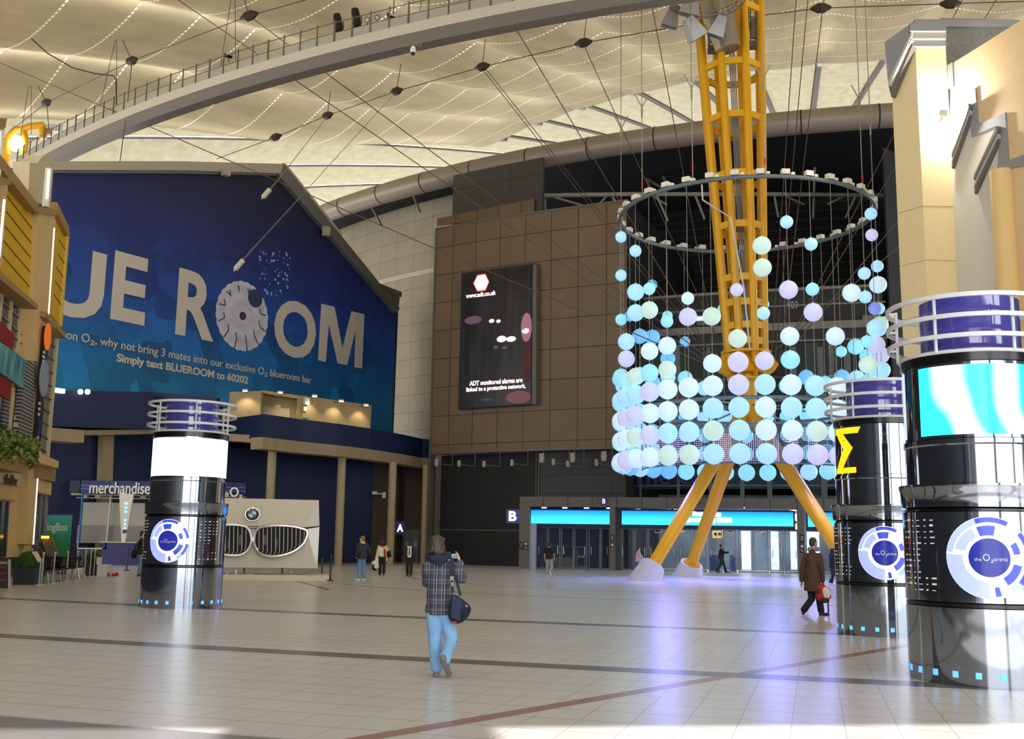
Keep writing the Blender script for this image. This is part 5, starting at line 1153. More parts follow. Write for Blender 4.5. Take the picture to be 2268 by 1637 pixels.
cable('ring_cable', 'sagging cable with dark clamps crossing the middle of the roof to the mast top', [(480, 352, 101), (610, 304, 97), (725, 256, 94.5), (878, 202, 88.3), (1068, 148, 83), (1292, 95, 78.4), (1540, 52, 75), (1818, 18, 72), (2105, 8, 70.6), (2300, 2, 70)], 0.034, (1, 2, 3, 4, 5, 7, 8), None)
def stay(lb, a, b): cable('stay_cable', lb, [a, b], 0.026, (), 'stay cables')
stay('long stay from the left edge of the roof down to the mast hub', (-40, 122, 76), fL)
stay('long stay from the top left, passing over the walkway, down to the mast hub', (380, -10, 70), fL)
stay('stay from the third clamp of the left ring cable down to the mast hub', (552, 35, 70.3), fin(7))
stay('stay pair, left one, from the central ring cable clamp to the mast hub', (1066, 150, 83), fL + V((0, 0, 0.1)))
stay('stay pair, right one, from the central ring cable clamp to the mast hub', (1074, 150, 83), fin(6) + V((0.25, 0, 0.15)))
stay('steep stay from the walkway right of the middle down to the mast hub', (1098, -10, 64), fin(7) + V((-0.1, 0, 0.2)))
stay('stay from the ring cable clamp left of the mast down to the hub', (1292, 97, 78.4), fin(5))
stay('stay to the right, steepest of four, passing left of the beige building', (2136, -10, 60), fR)
stay('stay to the right, second steepest of four, starting at the top edge', (2212, -10, 60), fR + V((0, 0, 0.1)))
stay('stay to the right, third of four, crossing the beige building cornice', (2330, 80, 58), fin(3))
stay('stay to the right, lowest of four, crossing the beige building side', (2330, 262, 56), fin(1))
stay('near vertical stay right of the mast, leftmost of three', (1764, -10, 57), fin(2) + V((-0.3, 0, 0.2)))
stay('near vertical stay right of the mast, middle one of three', (1790, -10, 57), fin(2) + V((-0.1, 0, 0.15)))
stay('near vertical stay right of the mast, rightmost of three', (1826, -10, 57), fin(2) + V((0.1, 0, 0.1)))
stay('thin stay left of the mast from the roof to the hub', (1440, -10, 60), fin(6) + V((0.1, 0, 0.3)))
for lb, a, b in (('short hanger from the liner down to the clamp above the walkway start', (85, 192, 87.5), (103, 228, 87.5)), ('hanger from the liner down to the clamp left of the walkway', (271, 88, 78.4), (292, 135, 78.4)), ('hanger from the liner down to the clamp at the top left', (540, -5, 70.3), (552, 35, 70.3)),
                 ('hanger above the walkway bend, leftmost of the middle row', (732, 202, 94.5), (725, 256, 94.5)), ('hanger in the middle row of the roof, second from left', (888, 142, 88.3), (878, 202, 88.3)), ('hanger in the middle row of the roof, third from left', (1075, 87, 83), (1068, 148, 83)), ('hanger in the middle row of the roof, right under the walkway', (1300, 35, 78.4), (1292, 95, 78.4)),
                 ('drop wire from the first clamp to the walkway start', (104, 232, 87.5), (108, 285, 84)), ('drop wire from the second clamp to the walkway', (292, 140, 78.4), (282, 232, 76)), ('thin wire hanging in front of the banner at left', (278, 268, 66), (262, 384, 63))):
    cable('hanger_wire', lb, [a, b], 0.03, (), 'hanger wires')
fitm = mat('pale cable fitting', S(200, 192, 172), rough=0.4)
for lb, pts in (('tie cable with a pale end fitting in front of the gable peak', [(725, 258, 94.5), (618, 396, 66), (580, 440, 62)]), ('tie cable with a pale end fitting in front of the banner lettering', [(875, 206, 88.3), (562, 549, 66), (518, 600, 62)])):
    r_ = cable('tie_cable', lb, pts, 0.024, (), 'tie cables', cabw)
    a, b = P(pts[1][0], pts[1][1], pts[1][2] * 0.92), P(*pts[2]); d = b - a
    b_ = MB(); b_.tube([a + d * 0.0, a + d * 0.5], 0.055, 6); b_.obj('chain', mat('rusty link', S(120, 96, 66), rough=0.7), r_)
    b_ = MB(); b_.tube([a + d * 0.5, a + d * 0.55, a + d * 0.9, a + d * 0.95, a + d * 1.0], [0.04, 0.16, 0.16, 0.05, 0.05], 10); b_.obj('end_fitting', fitm, r_)
cable('hanging_black_cable', 'thick dark cable drooping from the liner to the walkway at left', [(70, 86, 80), (105, 118, 79), (160, 150, 78), (210, 163, 77.5), (252, 168, 77), (257, 178, 77), (258, 232, 76.5)], 0.045, (), None, mat('dark brown cable', S(70, 52, 44), rough=0.6))

# ================================================================== head of the next mast behind the walkway
r_ = thing('distant_yellow_mast', 'head of another yellow mast with bright lamps behind the left end of the walkway', 'mast', P(40, 330, 84))
def yt(pts, r=0.28, nm='frame_tube'): b_ = MB(); b_.tube([P(x, y, 84) for x, y in pts], r, 8); b_.obj(nm, yw, r_, smooth=True, ang=50)
yt([(-10, 420), (14, 352), (18, 303), (36, 285), (52, 285), (57, 310), (52, 345)]); yt([(20, 345), (12, 322), (18, 303)], 0.2); yt([(52, 287), (64, 281), (98, 278)], 0.32); yt([(94, 278), (96, 308)], 0.3); yt([(112, 340), (122, 352), (128, 360)], 0.3)
b_ = MB(); b_.box(P(106, 292, 84), (0.5, 0.5, 0.45)); b_.obj('lamp_box', mat('amber lamp box', S(150, 100, 20), rough=0.5), r_)
b_ = MB(); b_.ball(P(36, 318, 83.5), (0.62, 0.3, 0.7), 14, 10); b_.obj('lamp_face', mat('brilliant lamp', (1, 1, 1, 1), em=(1, 0.97, 0.9, 1), es=5), r_)
b_ = MB(); b_.prism([P(98, 274, 86), P(140, 276, 86), P(136, 292, 86), P(104, 288, 86)], (0, 0.2, 0)); b_.obj('pale_cover', mat('pale blue cover', S(196, 206, 220), rough=0.3), r_)
# ================================================================== information columns
kb = mat('gloss black casing', (0.36, 0.39, 0.45, 1), rough=0.06, metal=1.0); kd = mat('black trim ring', S(16, 17, 20), rough=0.2, spec=0.6); kw = mat('white ring tube', S(222, 224, 230), rough=0.3)
kn = mat('purple blue drum', S(74, 72, 168), rough=0.08, spec=1.0, coat=1.0); kl = mat('blue floor light', S(120, 190, 255), em=S(70, 150, 255), es=1.1)
mapw = mat('map white', S(225, 228, 245), em=S(222, 226, 255), es=0.75, rough=0.2); mapl = mat('map pale blue', S(170, 180, 235), em=S(150, 168, 245), es=0.6, rough=0.2); mapb = mat('map blue', S(60, 76, 190), em=S(60, 80, 215), es=0.45, rough=0.2); mapd = mat('map deep blue', S(34, 40, 130), em=S(36, 44, 150), es=0.5, rough=0.2)
lw = mat('list white', S(210, 205, 200), em=S(220, 215, 210), es=0.25); lr = mat('list red', S(170, 50, 50), em=S(190, 50, 50), es=0.25)
KR = 0.95
def cp(r, a, z): return V((r * sin(a), -r * cos(a), z))
def cpatch(mb, r, a0, a1, z0, z1, n=None, th=0.01):
    n = n or max(1, int(abs(a1 - a0) / 0.12) + 1)
    for i in range(n):
        p, q = a0 + (a1 - a0) * i / n, a0 + (a1 - a0) * (i + 1) / n
        mb.prism([cp(r, p, z0), cp(r, q, z0), cp(r, q, z1), cp(r, p, z1)], (cp(1, (p + q) / 2, 0)) * -th)
def disc_on(mb, r, a0, z0, ri, ro, t0, t1, n=None):
    """sector of a flat round map wrapped on the drum"""
    n = n or max(2, int(abs(t1 - t0) / 0.1))
    for i in range(n):
        p, q = t0 + (t1 - t0) * i / n, t0 + (t1 - t0) * (i + 1) / n; m_ = max(1, int((ro - ri) / 0.055))
        for j in range(m_):
            a, b = ri + (ro - ri) * j / m_, ri + (ro - ri) * (j + 1) / m_
            mb.add([cp(r, a0 + d * cos(t) / KR, z0 + d * sin(t)) for d, t in ((a, p), (b, p), (b, q), (a, q))], [[0, 1, 2, 3]])
scr_w = mat('white column screen', S(235, 245, 255), rough=0.15); n = NT(scr_w); vec, xyz = n.obj()
st = n.noise(n.new('ShaderNodeTexCoord').outputs['Object'], 1.0, 2)
mp = n.new('ShaderNodeMapping'); mp.inputs['Scale'].default_value = (3.2, 3.2, 0.02); n.link(vec, mp.inputs[0])
n.link(n.mix(n.rng(n.noise(mp.outputs[0], 2.0, 2), 0.45, 0.65, 0, 1), (1, 1, 1, 1), S(190, 222, 255)), n.b.inputs['Emission Color']); n.b.inputs['Emission Strength'].default_value = 0.9
scr_c = mat('cyan column screen', S(20, 120, 140), rough=0.12); n = NT(scr_c); vec, xyz = n.obj()
wv = n.new('ShaderNodeTexWave'); wv.inputs['Scale'].default_value = 0.5; wv.inputs['Distortion'].default_value = 7.0; wv.inputs['Detail'].default_value = 2; n.link(vec, wv.inputs['Vector'])
n.link(n.mix(n.rng(wv.outputs['Fac'], 0.25, 0.85, 0, 1), S(60, 216, 232), (1, 1, 1, 1)), n.b.inputs['Emission Color']); n.b.inputs['Emission Strength'].default_value = 0.95
scr_o = mat('orange screen shape', S(230, 150, 10), em=S(255, 190, 20), es=1.0)
scr_p = mat('pale screen strip', S(200, 210, 240), em=S(190, 205, 255), es=0.7)
def kiosk(px, Yc, extra, kind, label):
    c_ = XY(px, Yc); rz = -atan2(c_.x, c_.y)
    r_ = thing('information_column', label, 'information column', (0, 0, 0), 'information columns')
    def part(nm, prof, mt): b_ = MB(); b_.lathe(prof, (0, 0, 0), 56); return b_.obj(nm, mt, r_, smooth=True, ang=25)
    part('base_drum', [(KR, 0.0), (KR, 0.93), (0.9, 0.94)], kb)
    part('seam_ring', [(0.9, 0.93), (KR - 0.005, 0.94), (KR - 0.005, 0.985), (0.9, 0.99)], kd)
    part('map_drum', [(0.9, 1.0), (KR, 1.0), (KR, 2.11), (0.9, 2.12)], kb)
    part('seam_ring', [(0.88, 2.10), (0.92, 2.12), (0.92, 2.15), (0.88, 2.16)], kd)
    part('collar_drum', [(0.88, 2.16), (0.965, 2.17), (0.97, 2.38), (0.985, 2.42), (0.985, 2.46), (0.86, 2.47)], kb)
    part('upper_drum', [(0.86, 2.46), (0.88, 2.47), (0.885, 2.95), (0.9, 2.97), (0.9, 3.03), (0.86, 3.04)], kb)
    part('screen_drum', [(0.84, 3.03), (0.875, 3.04), (0.875, 4.01), (0.84, 4.02)], kb)
    part('top_band', [(0.84, 4.01), (0.9, 4.02), (0.9, 4.13), (0.6, 4.14)], kd)
    part('crown_drum', [(0.6, 4.13), (0.63, 4.14), (0.63, 4.92), (0.6, 4.93), (0.0, 4.93)], kn)
    b_ = MB(); b_.tube([cp(0.9, i * 0.1309, 4.145) for i in range(48)], 0.025, 8, closed=True); b_.obj('foot_ring', kw, r_, smooth=True)
    for z in (4.32, 4.58, 4.84):
        b_ = MB(); b_.lathe([(1.02, z - 0.025), (1.06, z - 0.025), (1.06, z + 0.03), (1.02, z + 0.03), (1.02, z - 0.025)], (0, 0, 0), 56); b_.obj('crown_ring', kw, r_, smooth=True, ang=30)
    for k in range(6):
        a = k * pi / 3 + 0.5; b_ = MB(); b_.tube([cp(0.88, a, 4.14), cp(0.9, a, 4.16), cp(1.0, a, 4.30), cp(1.01, a, 4.84)] if False else [cp(0.92, a, 4.14), cp(0.92, a, 4.86)], 0.022, 8); b_.bar(cp(0.92, a, 4.84), cp(1.03, a, 4.84), 0.03, 0.03); b_.bar(cp(0.92, a, 4.58), cp(1.03, a, 4.58), 0.03, 0.03); b_.bar(cp(0.92, a, 4.32), cp(1.03, a, 4.32), 0.03, 0.03); b_.obj('ring_post', kw, r_)
    for k in range(22):
        a = 2 * pi * (k + 0.3) / 22; b_ = MB(); cpatch(b_, KR + 0.006, a - 0.036, a + 0.036, 0.10, 0.175, 1); b_.obj('floor_light', kl, r_)
    # map
    r0 = KR + 0.008; zc = 1.55
    for nm, mt, secs in (('map_ground', mapw, ((0.0, 0.5, 0, 2 * pi),)),):
        b_ = MB(); disc_on(b_, r0, 0, zc, 0.0, 0.5, 0, 2 * pi, 48); mp_ = b_.obj('map_disc', mt, r_, fix=False)
    D = radians
    for nm, mt, off, secs in (('map_sector', mapl, 0.006, ((0.30, 0.495, 175, 268), (0.42, 0.495, 100, 172), (0.28, 0.40, 118, 165), (0.42, 0.495, 300, 352))),
                              ('map_block', mapb, 0.009, ((0.27, 0.39, 78, 110), (0.43, 0.49, 62, 108), (0.43, 0.49, 8, 40), (0.28, 0.38, 300, 345), (0.43, 0.49, 318, 350), (0.36, 0.47, 276, 284), (0.28, 0.36, 8, 32))),
                              ('map_centre', mapd, 0.009, ((0.0, 0.235, 0, 360),))):
        for (ri, ro, t0, t1) in secs:
            b_ = MB(); disc_on(b_, r0 + off, 0, zc, ri, ro, D(t0), D(t1)); b_.obj(nm, mt, mp_, fix=False)
    for tx, x, w, h in (('the', -0.17, 0.08, 0.04), ('O', -0.075, 0.075, 0.085), ('₂', 0.01, 0.03, 0.04), ('arena', 0.045, 0.15, 0.035)):
        b_ = MB(); vs, fs = glyphs(tx, 0.0); xa, xb, ya, yb_ = min(v.x for v in vs), max(v.x for v in vs), min(v.y for v in vs), max(v.y for v in vs)
        zz_ = zc - 0.04 - (0.02 if tx == '₂' else 0)
        b_.add([cp(r0 + 0.022, (x + (v.x - xa) / (xb - xa) * w) / KR, zz_ + (v.y - ya) / (yb_ - ya) * h) for v in vs], fs); b_.obj('map_lettering', lw, mp_, fix=False)
    # directory list either side of the map
    rn = random.Random(px)
    for sgn in (-1, 1):
        for colk in range(3):
            b_ = MB(); a = sgn * radians(57) + (colk - 1) * 0.24
            for row in range(13):
                z = 2.0 - row * 0.073
                if colk == 2 and 5 <= row <= 9: continue
                b_.m = 1 if rn.random() < 0.22 else 0
                w = rn.uniform(0.02, 0.06); cpatch(b_, KR + 0.006, a - 0.10, a - 0.075, z, z + rn.choice((0.01, 0.018)), 1); cpatch(b_, KR + 0.006, a, a + w * 1.2, z, z + rn.uniform(0.008, 0.026), 1)
            o = b_.obj('directory_list', [lw, lr], r_); o['kind'] = 'stuff'
    # screen content
    if kind == 'white': b_ = MB(); cpatch(b_, 0.882, -pi, pi, 3.07, 3.98, 56); b_.obj('lit_screen', scr_w, r_)
    if kind == 'cyan':
        b_ = MB(); cpatch(b_, 0.882, radians(-52), radians(120), 3.08, 3.97, 24); b_.obj('lit_screen', scr_c, r_)
        b_ = MB(); cpatch(b_, 0.882, radians(-86), radians(-78), 3.08, 3.97, 2); b_.obj('lit_screen', scr_p, r_)
    if kind == 'orange':
        b_ = MB(); A = radians
        for poly in (((-72, 3.84), (-72, 3.96), (-24, 3.96), (-28, 3.84)), ((-72, 3.94), (-58, 3.94), (-36, 3.56), (-50, 3.50)), ((-50, 3.58), (-36, 3.56), (-56, 3.14), (-72, 3.10)), ((-72, 3.07), (-72, 3.18), (-32, 3.18), (-32, 3.07))):
            for i in range(6):
                def L(u, v): p = [V((x, y, 0)) for x, y in poly]; q = (p[0] * (1 - u) + p[3] * u) * (1 - v) + (p[1] * (1 - u) + p[2] * u) * v; return cp(0.884, A(q.x), q.y)
                b_.add([L(i / 6, 0), L((i + 1) / 6, 0), L((i + 1) / 6, 1), L(i / 6, 1)], [[0, 1, 2, 3]])
        b_.obj('lit_screen_shape', scr_o, r_, fix=False)
    a = radians(90); b_ = MB(); cpatch(b_, 0.975, a - 0.1, a + 0.1, 2.2, 2.36, 3); b_.obj('side_light', mat('blue side light', S(30, 90, 255), em=S(20, 90, 255), es=1.6), r_)
    r_.location = c_; r_.rotation_euler = (0, 0, rz + radians(extra)); return r_
kiosk(2172, 14.05, 5.4, 'cyan', 'nearest glossy black information column with a cyan and white screen at the right edge')
kiosk(1959, 21.1, 0.0, 'orange', 'glossy black information column with an orange zigzag on its screen, behind the nearest one')
kiosk(409, 26.0, -23.6, 'white', 'glossy black information column with a blank white screen, left of the car front')

# ================================================================== giant car front
CF = Plane(XY(498, 42.6), XY(706, 43.2)); cpnt = mat('champagne car paint', S(224, 218, 204), rough=0.22, coat=0.5); chrome = mat('chrome', S(214, 214, 214), rough=0.15, metal=0.95); gap = mat('dark gap', S(28, 24, 24), rough=0.7)
root = thing('car_front_display', 'giant champagne coloured car front with twin chrome grilles on a low plinth', 'car front display', CF.at(560, 1287))
MX = 559.5
def cq(x, y, off): return CF.at(x, y, off)
def quad3(nm, pts, mt, back=0.5):
    b_ = MB(); f = [cq(*p) for p in pts]; bk = [CF.at(p[0], p[1], -0.9) for p in pts]; k = len(f)
    b_.add(f + bk, [list(range(k)), list(range(2 * k - 1, k - 1, -1))] + [[(i + 1) % k, i, k + i, k + (i + 1) % k] for i in range(k)]); return b_.obj(nm, mt, root)
mir = lambda x: 2 * MX - x
quad3('bonnet', [(mir(706), 1101, -0.45), (706, 1108, -0.45), (677, 1168, 0.3), (mir(677), 1163, 0.3)], cpnt)
quad3('bonnet_facet', [(706, 1108, -0.45), (707.5, 1165, -0.35), (677, 1168, 0.3)], cpnt); quad3('bonnet_facet', [(mir(706), 1101, -0.45), (mir(677), 1163, 0.3), (mir(707.5), 1160, -0.35)], cpnt)
quad3('bumper', [(mir(677), 1164.5, 0.3), (677, 1170, 0.3), (673, 1258.5, 0.12), (mir(673), 1256, 0.12)], cpnt)
quad3('bumper_facet', [(677, 1170, 0.3), (707.5, 1167, -0.35), (703, 1259, -0.25), (673, 1258.5, 0.12)], cpnt); quad3('bumper_facet', [(mir(677), 1165, 0.3), (mir(673), 1256, 0.12), (mir(703), 1256, -0.25), (mir(707.5), 1162, -0.35)], cpnt)
b_ = MB(); b_.bar(cq(549, 1170, 0.3), cq(572, 1171, 0.3), 0.05, 0.03); b_.bar(cq(676, 1171, 0.3), cq(707, 1166, -0.33), 0.05, 0.04); b_.obj('panel_gap', gap, root)
kid = [(640, 615), (760, 585), (1000, 575), (1250, 590), (1420, 635), (1485, 660), (1490, 740), (1440, 870), (1340, 970), (1200, 1050), (1020, 1100), (850, 1115), (720, 1095), (630, 1030), (575, 930), (562, 830), (585, 700)]
kpx = [(490 + x / 7.796, 1090 + y / 7.796) for x, y in kid]
blackg = mat('grille interior', S(10, 10, 12), rough=0.6)
def inside(px, py, poly):
    c_ = False; j = len(poly) - 1
    for i in range(len(poly)):
        if (poly[i][1] > py) != (poly[j][1] > py) and px < (poly[j][0] - poly[i][0]) * (py - poly[i][1]) / (poly[j][1] - poly[i][1]) + poly[i][0]: c_ = not c_
        j = i
    return c_
def smoothloop(p, it=2):
    for _ in range(it):
        q = []
        for i in range(len(p)):
            a, b = p[i], p[(i + 1) % len(p)]; q += [(a[0] * .75 + b[0] * .25, a[1] * .75 + b[1] * .25), (a[0] * .25 + b[0] * .75, a[1] * .25 + b[1] * .75)]
        p = q
    return p
for sg in (1, -1):
    pl_ = smoothloop(kpx) if sg == 1 else [(mir(x), y - 2.2 * (1 if x > 0 else 0)) for x, y in smoothloop(kpx)][::-1]
    b_ = MB(); b_.prism([cq(x, y, 0.335) for x, y in pl_], CF.n * -0.1); gr = b_.obj('grille', blackg, root)
    b_ = MB(); b_.tube([cq(x, y, 0.36) for x, y in pl_], 0.055, 8, closed=True); b_.obj('grille_rim', chrome, gr, smooth=True)
    for k in range(12):
        x = 574 + k * 9.1
        ys = [y for y in [1163 + i * 1.0 for i in range(80)] if inside(x, y, smoothloop(kpx))]
        if len(ys) < 8: continue
        y0, y1 = ys[0] + 3, ys[-1] - 3; X = x if sg == 1 else mir(x); dy = 0 if sg == 1 else -2.2
        b_ = MB(); b_.tube([cq(X, y0 + dy, 0.33), cq(X, y0 + 4 + dy, 0.385), cq(X - 0.5, y1 - 5 + dy, 0.375), cq(X - 4, y1 + dy, 0.33)], 0.015, 6); b_.obj('grille_slat', mat('bright slat', S(226, 220, 204), rough=0.25), gr)
    for (xx, yy, w, h) in ((586, 1196, 9, 11), (613, 1204, 5, 10)):
        b_ = MB(); X = xx if sg == 1 else mir(xx); prect(b_, CF, X - w / 2, yy + h, X + w / 2, yy - h, 0.345, 0.02); b_.obj('grille_duct', mat('grey duct', S(92, 94, 100), rough=0.4), gr)
q = cq(559.5, 1142.5, 0.02); R_ = 0.265; bn = (CF.n + V((0, 0, 0.35))).normalized(); bu = CF.u; bz = bn.cross(bu); bz = bz if bz.z > 0 else -bz; q = q + bn * 0.16
def disc(mb, r0, r1, d, t0=0, t1=2 * pi, n=32):
    pts = [q + (bu * cos(t0 + (t1 - t0) * i / n) + bz * sin(t0 + (t1 - t0) * i / n)) * r1 + bn * d for i in range(n + 1)]
    if r0 < 1e-6: mb.poly([q + bn * d] + pts)
    else:
        inn = [q + (bu * cos(t0 + (t1 - t0) * i / n) + bz * sin(t0 + (t1 - t0) * i / n)) * r0 + bn * d for i in range(n + 1)]
        mb.add(pts + inn, [[i, i + 1, n + 2 + i, n + 1 + i] for i in range(n)])
b_ = MB(); b_.tube([q - bn * 0.15, q], R_ + 0.02, 32); rd_ = b_.obj('round_badge', chrome, root)
b_ = MB(); disc(b_, R_ * 0.58, R_ * 0.97, 0.012); b_.obj('badge_ring', mat('badge black', S(22, 22, 26), rough=0.3), rd_, fix=False)
bwt = mat('badge white', S(232, 230, 226), rough=0.3); bbl = mat('badge blue', S(70, 120, 190), rough=0.3)
for k in range(4): b_ = MB(); disc(b_, 0, R_ * 0.56, 0.014, k * pi / 2, (k + 1) * pi / 2, 8); b_.obj('badge_quarter', bwt if k in (0, 2) else bbl, rd_, fix=False)
for ch, a in (('B', 2.25), ('M', 1.57), ('W', 0.89)):
    er = bu * cos(a) + bz * sin(a); et = bu * sin(a) - bz * cos(a); b_ = MB(); s_ = 0.075
    text_on(b_, ch, q + er * (R_ * 0.66) - et * s_ / 2 + bn * 0.016, et, er, s_, 0.075, bn, 0.01, 0.02); b_.obj('badge_letter', bwt, rd_)
for x in (643, mir(643)): b_ = MB(); a = cq(x, 1256, -0.5); b_.tube([V((a.x, a.y, 0.2)), V((a.x, a.y, a.z + 0.2))], 0.1, 12); b_.obj('support_post', mat('white post', S(214, 210, 200), rough=0.4), root)
a, b = CF.coord(mir(730), 1280, 0.5)[0], CF.coord(729, 1287, 0.5)[0]; zpl = CF.at(640, 1274, 0.5).z
b_ = MB(); b_.prism([CF.uz(a, 0, 0.5), CF.uz(b, 0, 0.5), CF.uz(b, 0, -1.6), CF.uz(a, 0, -1.6)], (0, 0, zpl)); b_.obj('plinth', mat('cream plinth', S(222, 212, 190), rough=0.5), root)
for x, h, m_, lb in ((503, 0.16, mat('clear plastic', S(190, 200, 205), rough=0.2), 'small clear cup on the car plinth beside the black column'), (522, 0.2, mat('white bottle', S(220, 224, 224), rough=0.3), 'small white bottle standing on the car plinth'), (553, 0.06, mat('pink packet', S(206, 150, 150), rough=0.5), 'small pink packet lying on the car plinth')):
    q = CF.at(x, 1272, 0.1); b_ = MB(); q = V((q.x, q.y, zpl))
    if h > 0.1: b_.tube([q, q + V((0, 0, h * .75)), q + V((0, 0, h * .8)), q + V((0, 0, h))], [0.05, 0.05, 0.025, 0.028], 10)
    else: b_.box(q + V((0, 0, h / 2)), (0.26, 0.14, h))
    tag(b_.obj('cup' if x == 503 else 'bottle' if x == 522 else 'packet', m_, loc=q), lb, 'cup' if x == 503 else 'bottle' if x == 522 else 'packet')
blk2 = mat('black barrier post', S(24, 24, 26), rough=0.4)
for x, y, h, lb in ((731, 1287, 0.98, 'black barrier post at the right end of the car plinth'), (716, 1272, 0.75, 'black barrier post behind the right corner of the car front'), (628, 1268, 0.9, 'black barrier post behind the car front, right of centre'), (544, 1268, 0.9, 'black barrier post behind the car front, left of centre'), (280, 1264, 0.98, 'thin black barrier post in front of the navy sales counter')):
    q = G(x, y) if x in (731, 280) else XY(x, 45.5); q.z = 0; r_ = thing('barrier_post', lb, 'barrier post', q, None)
    b_ = MB(); b_.lathe([(0.16, 0), (0.16, 0.02), (0.05, 0.05)], q, 20); b_.obj('base', blk2, r_)
    b_ = MB(); b_.tube([q + V((0, 0, 0.02)), q + V((0, 0, h))], 0.035, 10); b_.obj('post', blk2, r_)
    b_ = MB(); b_.tube([q + V((0, 0, h)), q + V((0, 0, h + 0.08))], 0.045, 10); b_.obj('belt_head', blk2, r_)

# ================================================================== merchandise kiosk
MK = Plane(XY(178, 61.5), XY(545, 61.5)); nav2 = mat('navy kiosk', S(26, 30, 92), rough=0.5); grp = mat('grey shutter panel', S(170, 164, 154), rough=0.6); grp2 = mat('grey lower panel', S(132, 126, 120), rough=0.6); alu2 = mat('pale kiosk frame', S(182, 176, 150), rough=0.5); cyb = mat('bright blue line', S(40, 140, 230), em=S(30, 130, 235), es=0.12)
root = thing('merchandise_kiosk', 'navy sales kiosk with merchandise lettering and grey shutters at left', 'kiosk', MK.at(300, 1247))
def mk(nm, x0, y0, x1, y1, mt, off=0.0, th=0.1): b_ = MB(); prect(b_, MK, x0, y0, x1, y1, off, th); return b_.obj(nm, mt, root)
mk('fascia', 178, 1094, 545, 1064, nav2, 0, 0.3); mk('fascia', 121, 1091, 178, 1064, mat('dark navy fascia', S(20, 24, 60), rough=0.5), -0.4, 0.3)
mk('fascia_line', 178, 1075.3, 545, 1074.3, cyb, 0.02, 0.05); mk('fascia_line', 178, 1083.2, 545, 1082, cyb, 0.02, 0.05)
b_ = MB(); ptext(b_, MK, 'merchandise', 199, 1093, 333, 1067, 0.03, 0.12, 0.01); b_.obj('lettering', mat('pale kiosk letters', S(222, 216, 206), rough=0.5), root)
for tx, x0, y0, x1, y1 in (('the', 478, 1100, 507, 1086), ('O', 509, 1101, 529, 1079), ('₂', 530, 1104, 537, 1096)): b_ = MB(); ptext(b_, MK, tx, x0, y0, x1, y1, 0.1, 0.1, 0.02); b_.obj('lettering', MATS['pale kiosk letters'], root)
mk('side_post', 174.5, 1201, 181, 1094, mat('blue kiosk post', S(40, 116, 190), rough=0.5), 0.05, 0.2)
mk('shutter', 148, 1163, 545, 1112, grp, -1.2, 0.1); mk('shutter_lower', 150, 1202, 545, 1163, grp2, -1.0, 0.1); mk('header_rail', 125, 1096, 545, 1092, alu2, -0.5, 0.1); mk('lamp_rail', 146, 1103, 330, 1101, alu2, -0.8, 0.1)
for (a, b, c_, d) in ((147, 1097, 138, 1170), (246, 1097, 236, 1200), (338, 1097, 328, 1200)): b_ = MB(); b_.bar(MK.at(a, b, -0.85), MK.at(c_, d, -0.7), 0.1, 0.1); b_.obj('slanted_post', alu2, root)
mk('frame_post', 121, 1150, 124, 1092, alu2, -0.5, 0.1); mk('frame_rail', 121, 1130, 138, 1127, alu2, -0.5, 0.1)
for x in (189, 217, 317): b_ = MB(); b_.box(MK.at(x, 1100, -0.7), (0.3, 0.2, 0.22)); b_.obj('spot_lamp', grp, root)
zc_ = MK.at(300, 1203, 1.0).z
b_ = MB(); a, b = MK.coord(225, 1240, 1.0)[0], MK.coord(545, 1240, 1.0)[0]; b_.prism([MK.uz(a, 0, 1.0), MK.uz(b, 0, 1.0), MK.uz(b, 0, 0.1), MK.uz(a, 0, 0.1)], (0, 0, zc_)); b_.obj('counter', nav2, root)
b_ = MB(); b_.prism([MK.uz(a - .1, zc_, 1.1), MK.uz(b, zc_, 1.1), MK.uz(b, zc_, 0.0), MK.uz(a - .1, zc_, 0.0)], (0, 0, 0.06)); b_.obj('counter_top', alu2, root)
b_ = MB(); a, b = MK.coord(168, 1240, 0.4)[0], MK.coord(225, 1240, 0.4)[0]; b_.prism([MK.uz(a, 0, 0.4), MK.uz(b, 0, 0.4), MK.uz(b, 0, -0.4), MK.uz(a, 0, -0.4)], (0, 0, 0.9)); b_.obj('counter', mat('dark counter', S(28, 30, 56), rough=0.5), root)
mk('counter_frame', 170, 1216, 236, 1213, alu2, 1.0, 0.08); mk('counter_frame', 232, 1215, 236, 1202, alu2, 1.0, 0.08); mk('counter_frame', 170, 1215, 173, 1198, alu2, 1.0, 0.08)
r_ = thing('tapered_display', 'white panel tapering downwards with blue lights at the sales kiosk', 'display panel', MK.at(272, 1202, 1.2))
b_ = MB(); pprism(b_, MK, [(264, 1093), (296, 1094), (277, 1202), (269, 1202)], 1.15, 0.12); b_.obj('panel', mat('white display panel', S(206, 200, 184), rough=0.5), r_)
for y in (1115, 1124, 1133, 1152, 1161, 1170): b_ = MB(); prect(b_, MK, 276 - (y - 1115) * 0.05, y + 2.5, 283 - (y - 1115) * 0.08, y - 2, 1.17, 0.04); b_.obj('blue_light', mat('blue panel light', S(120, 180, 255), em=S(110, 170, 255), es=1.6), r_)
b_ = MB(); prect(b_, MK, 271, 1181, 281, 1173, 1.17, 0.04); b_.obj('black_label', blk2, r_)

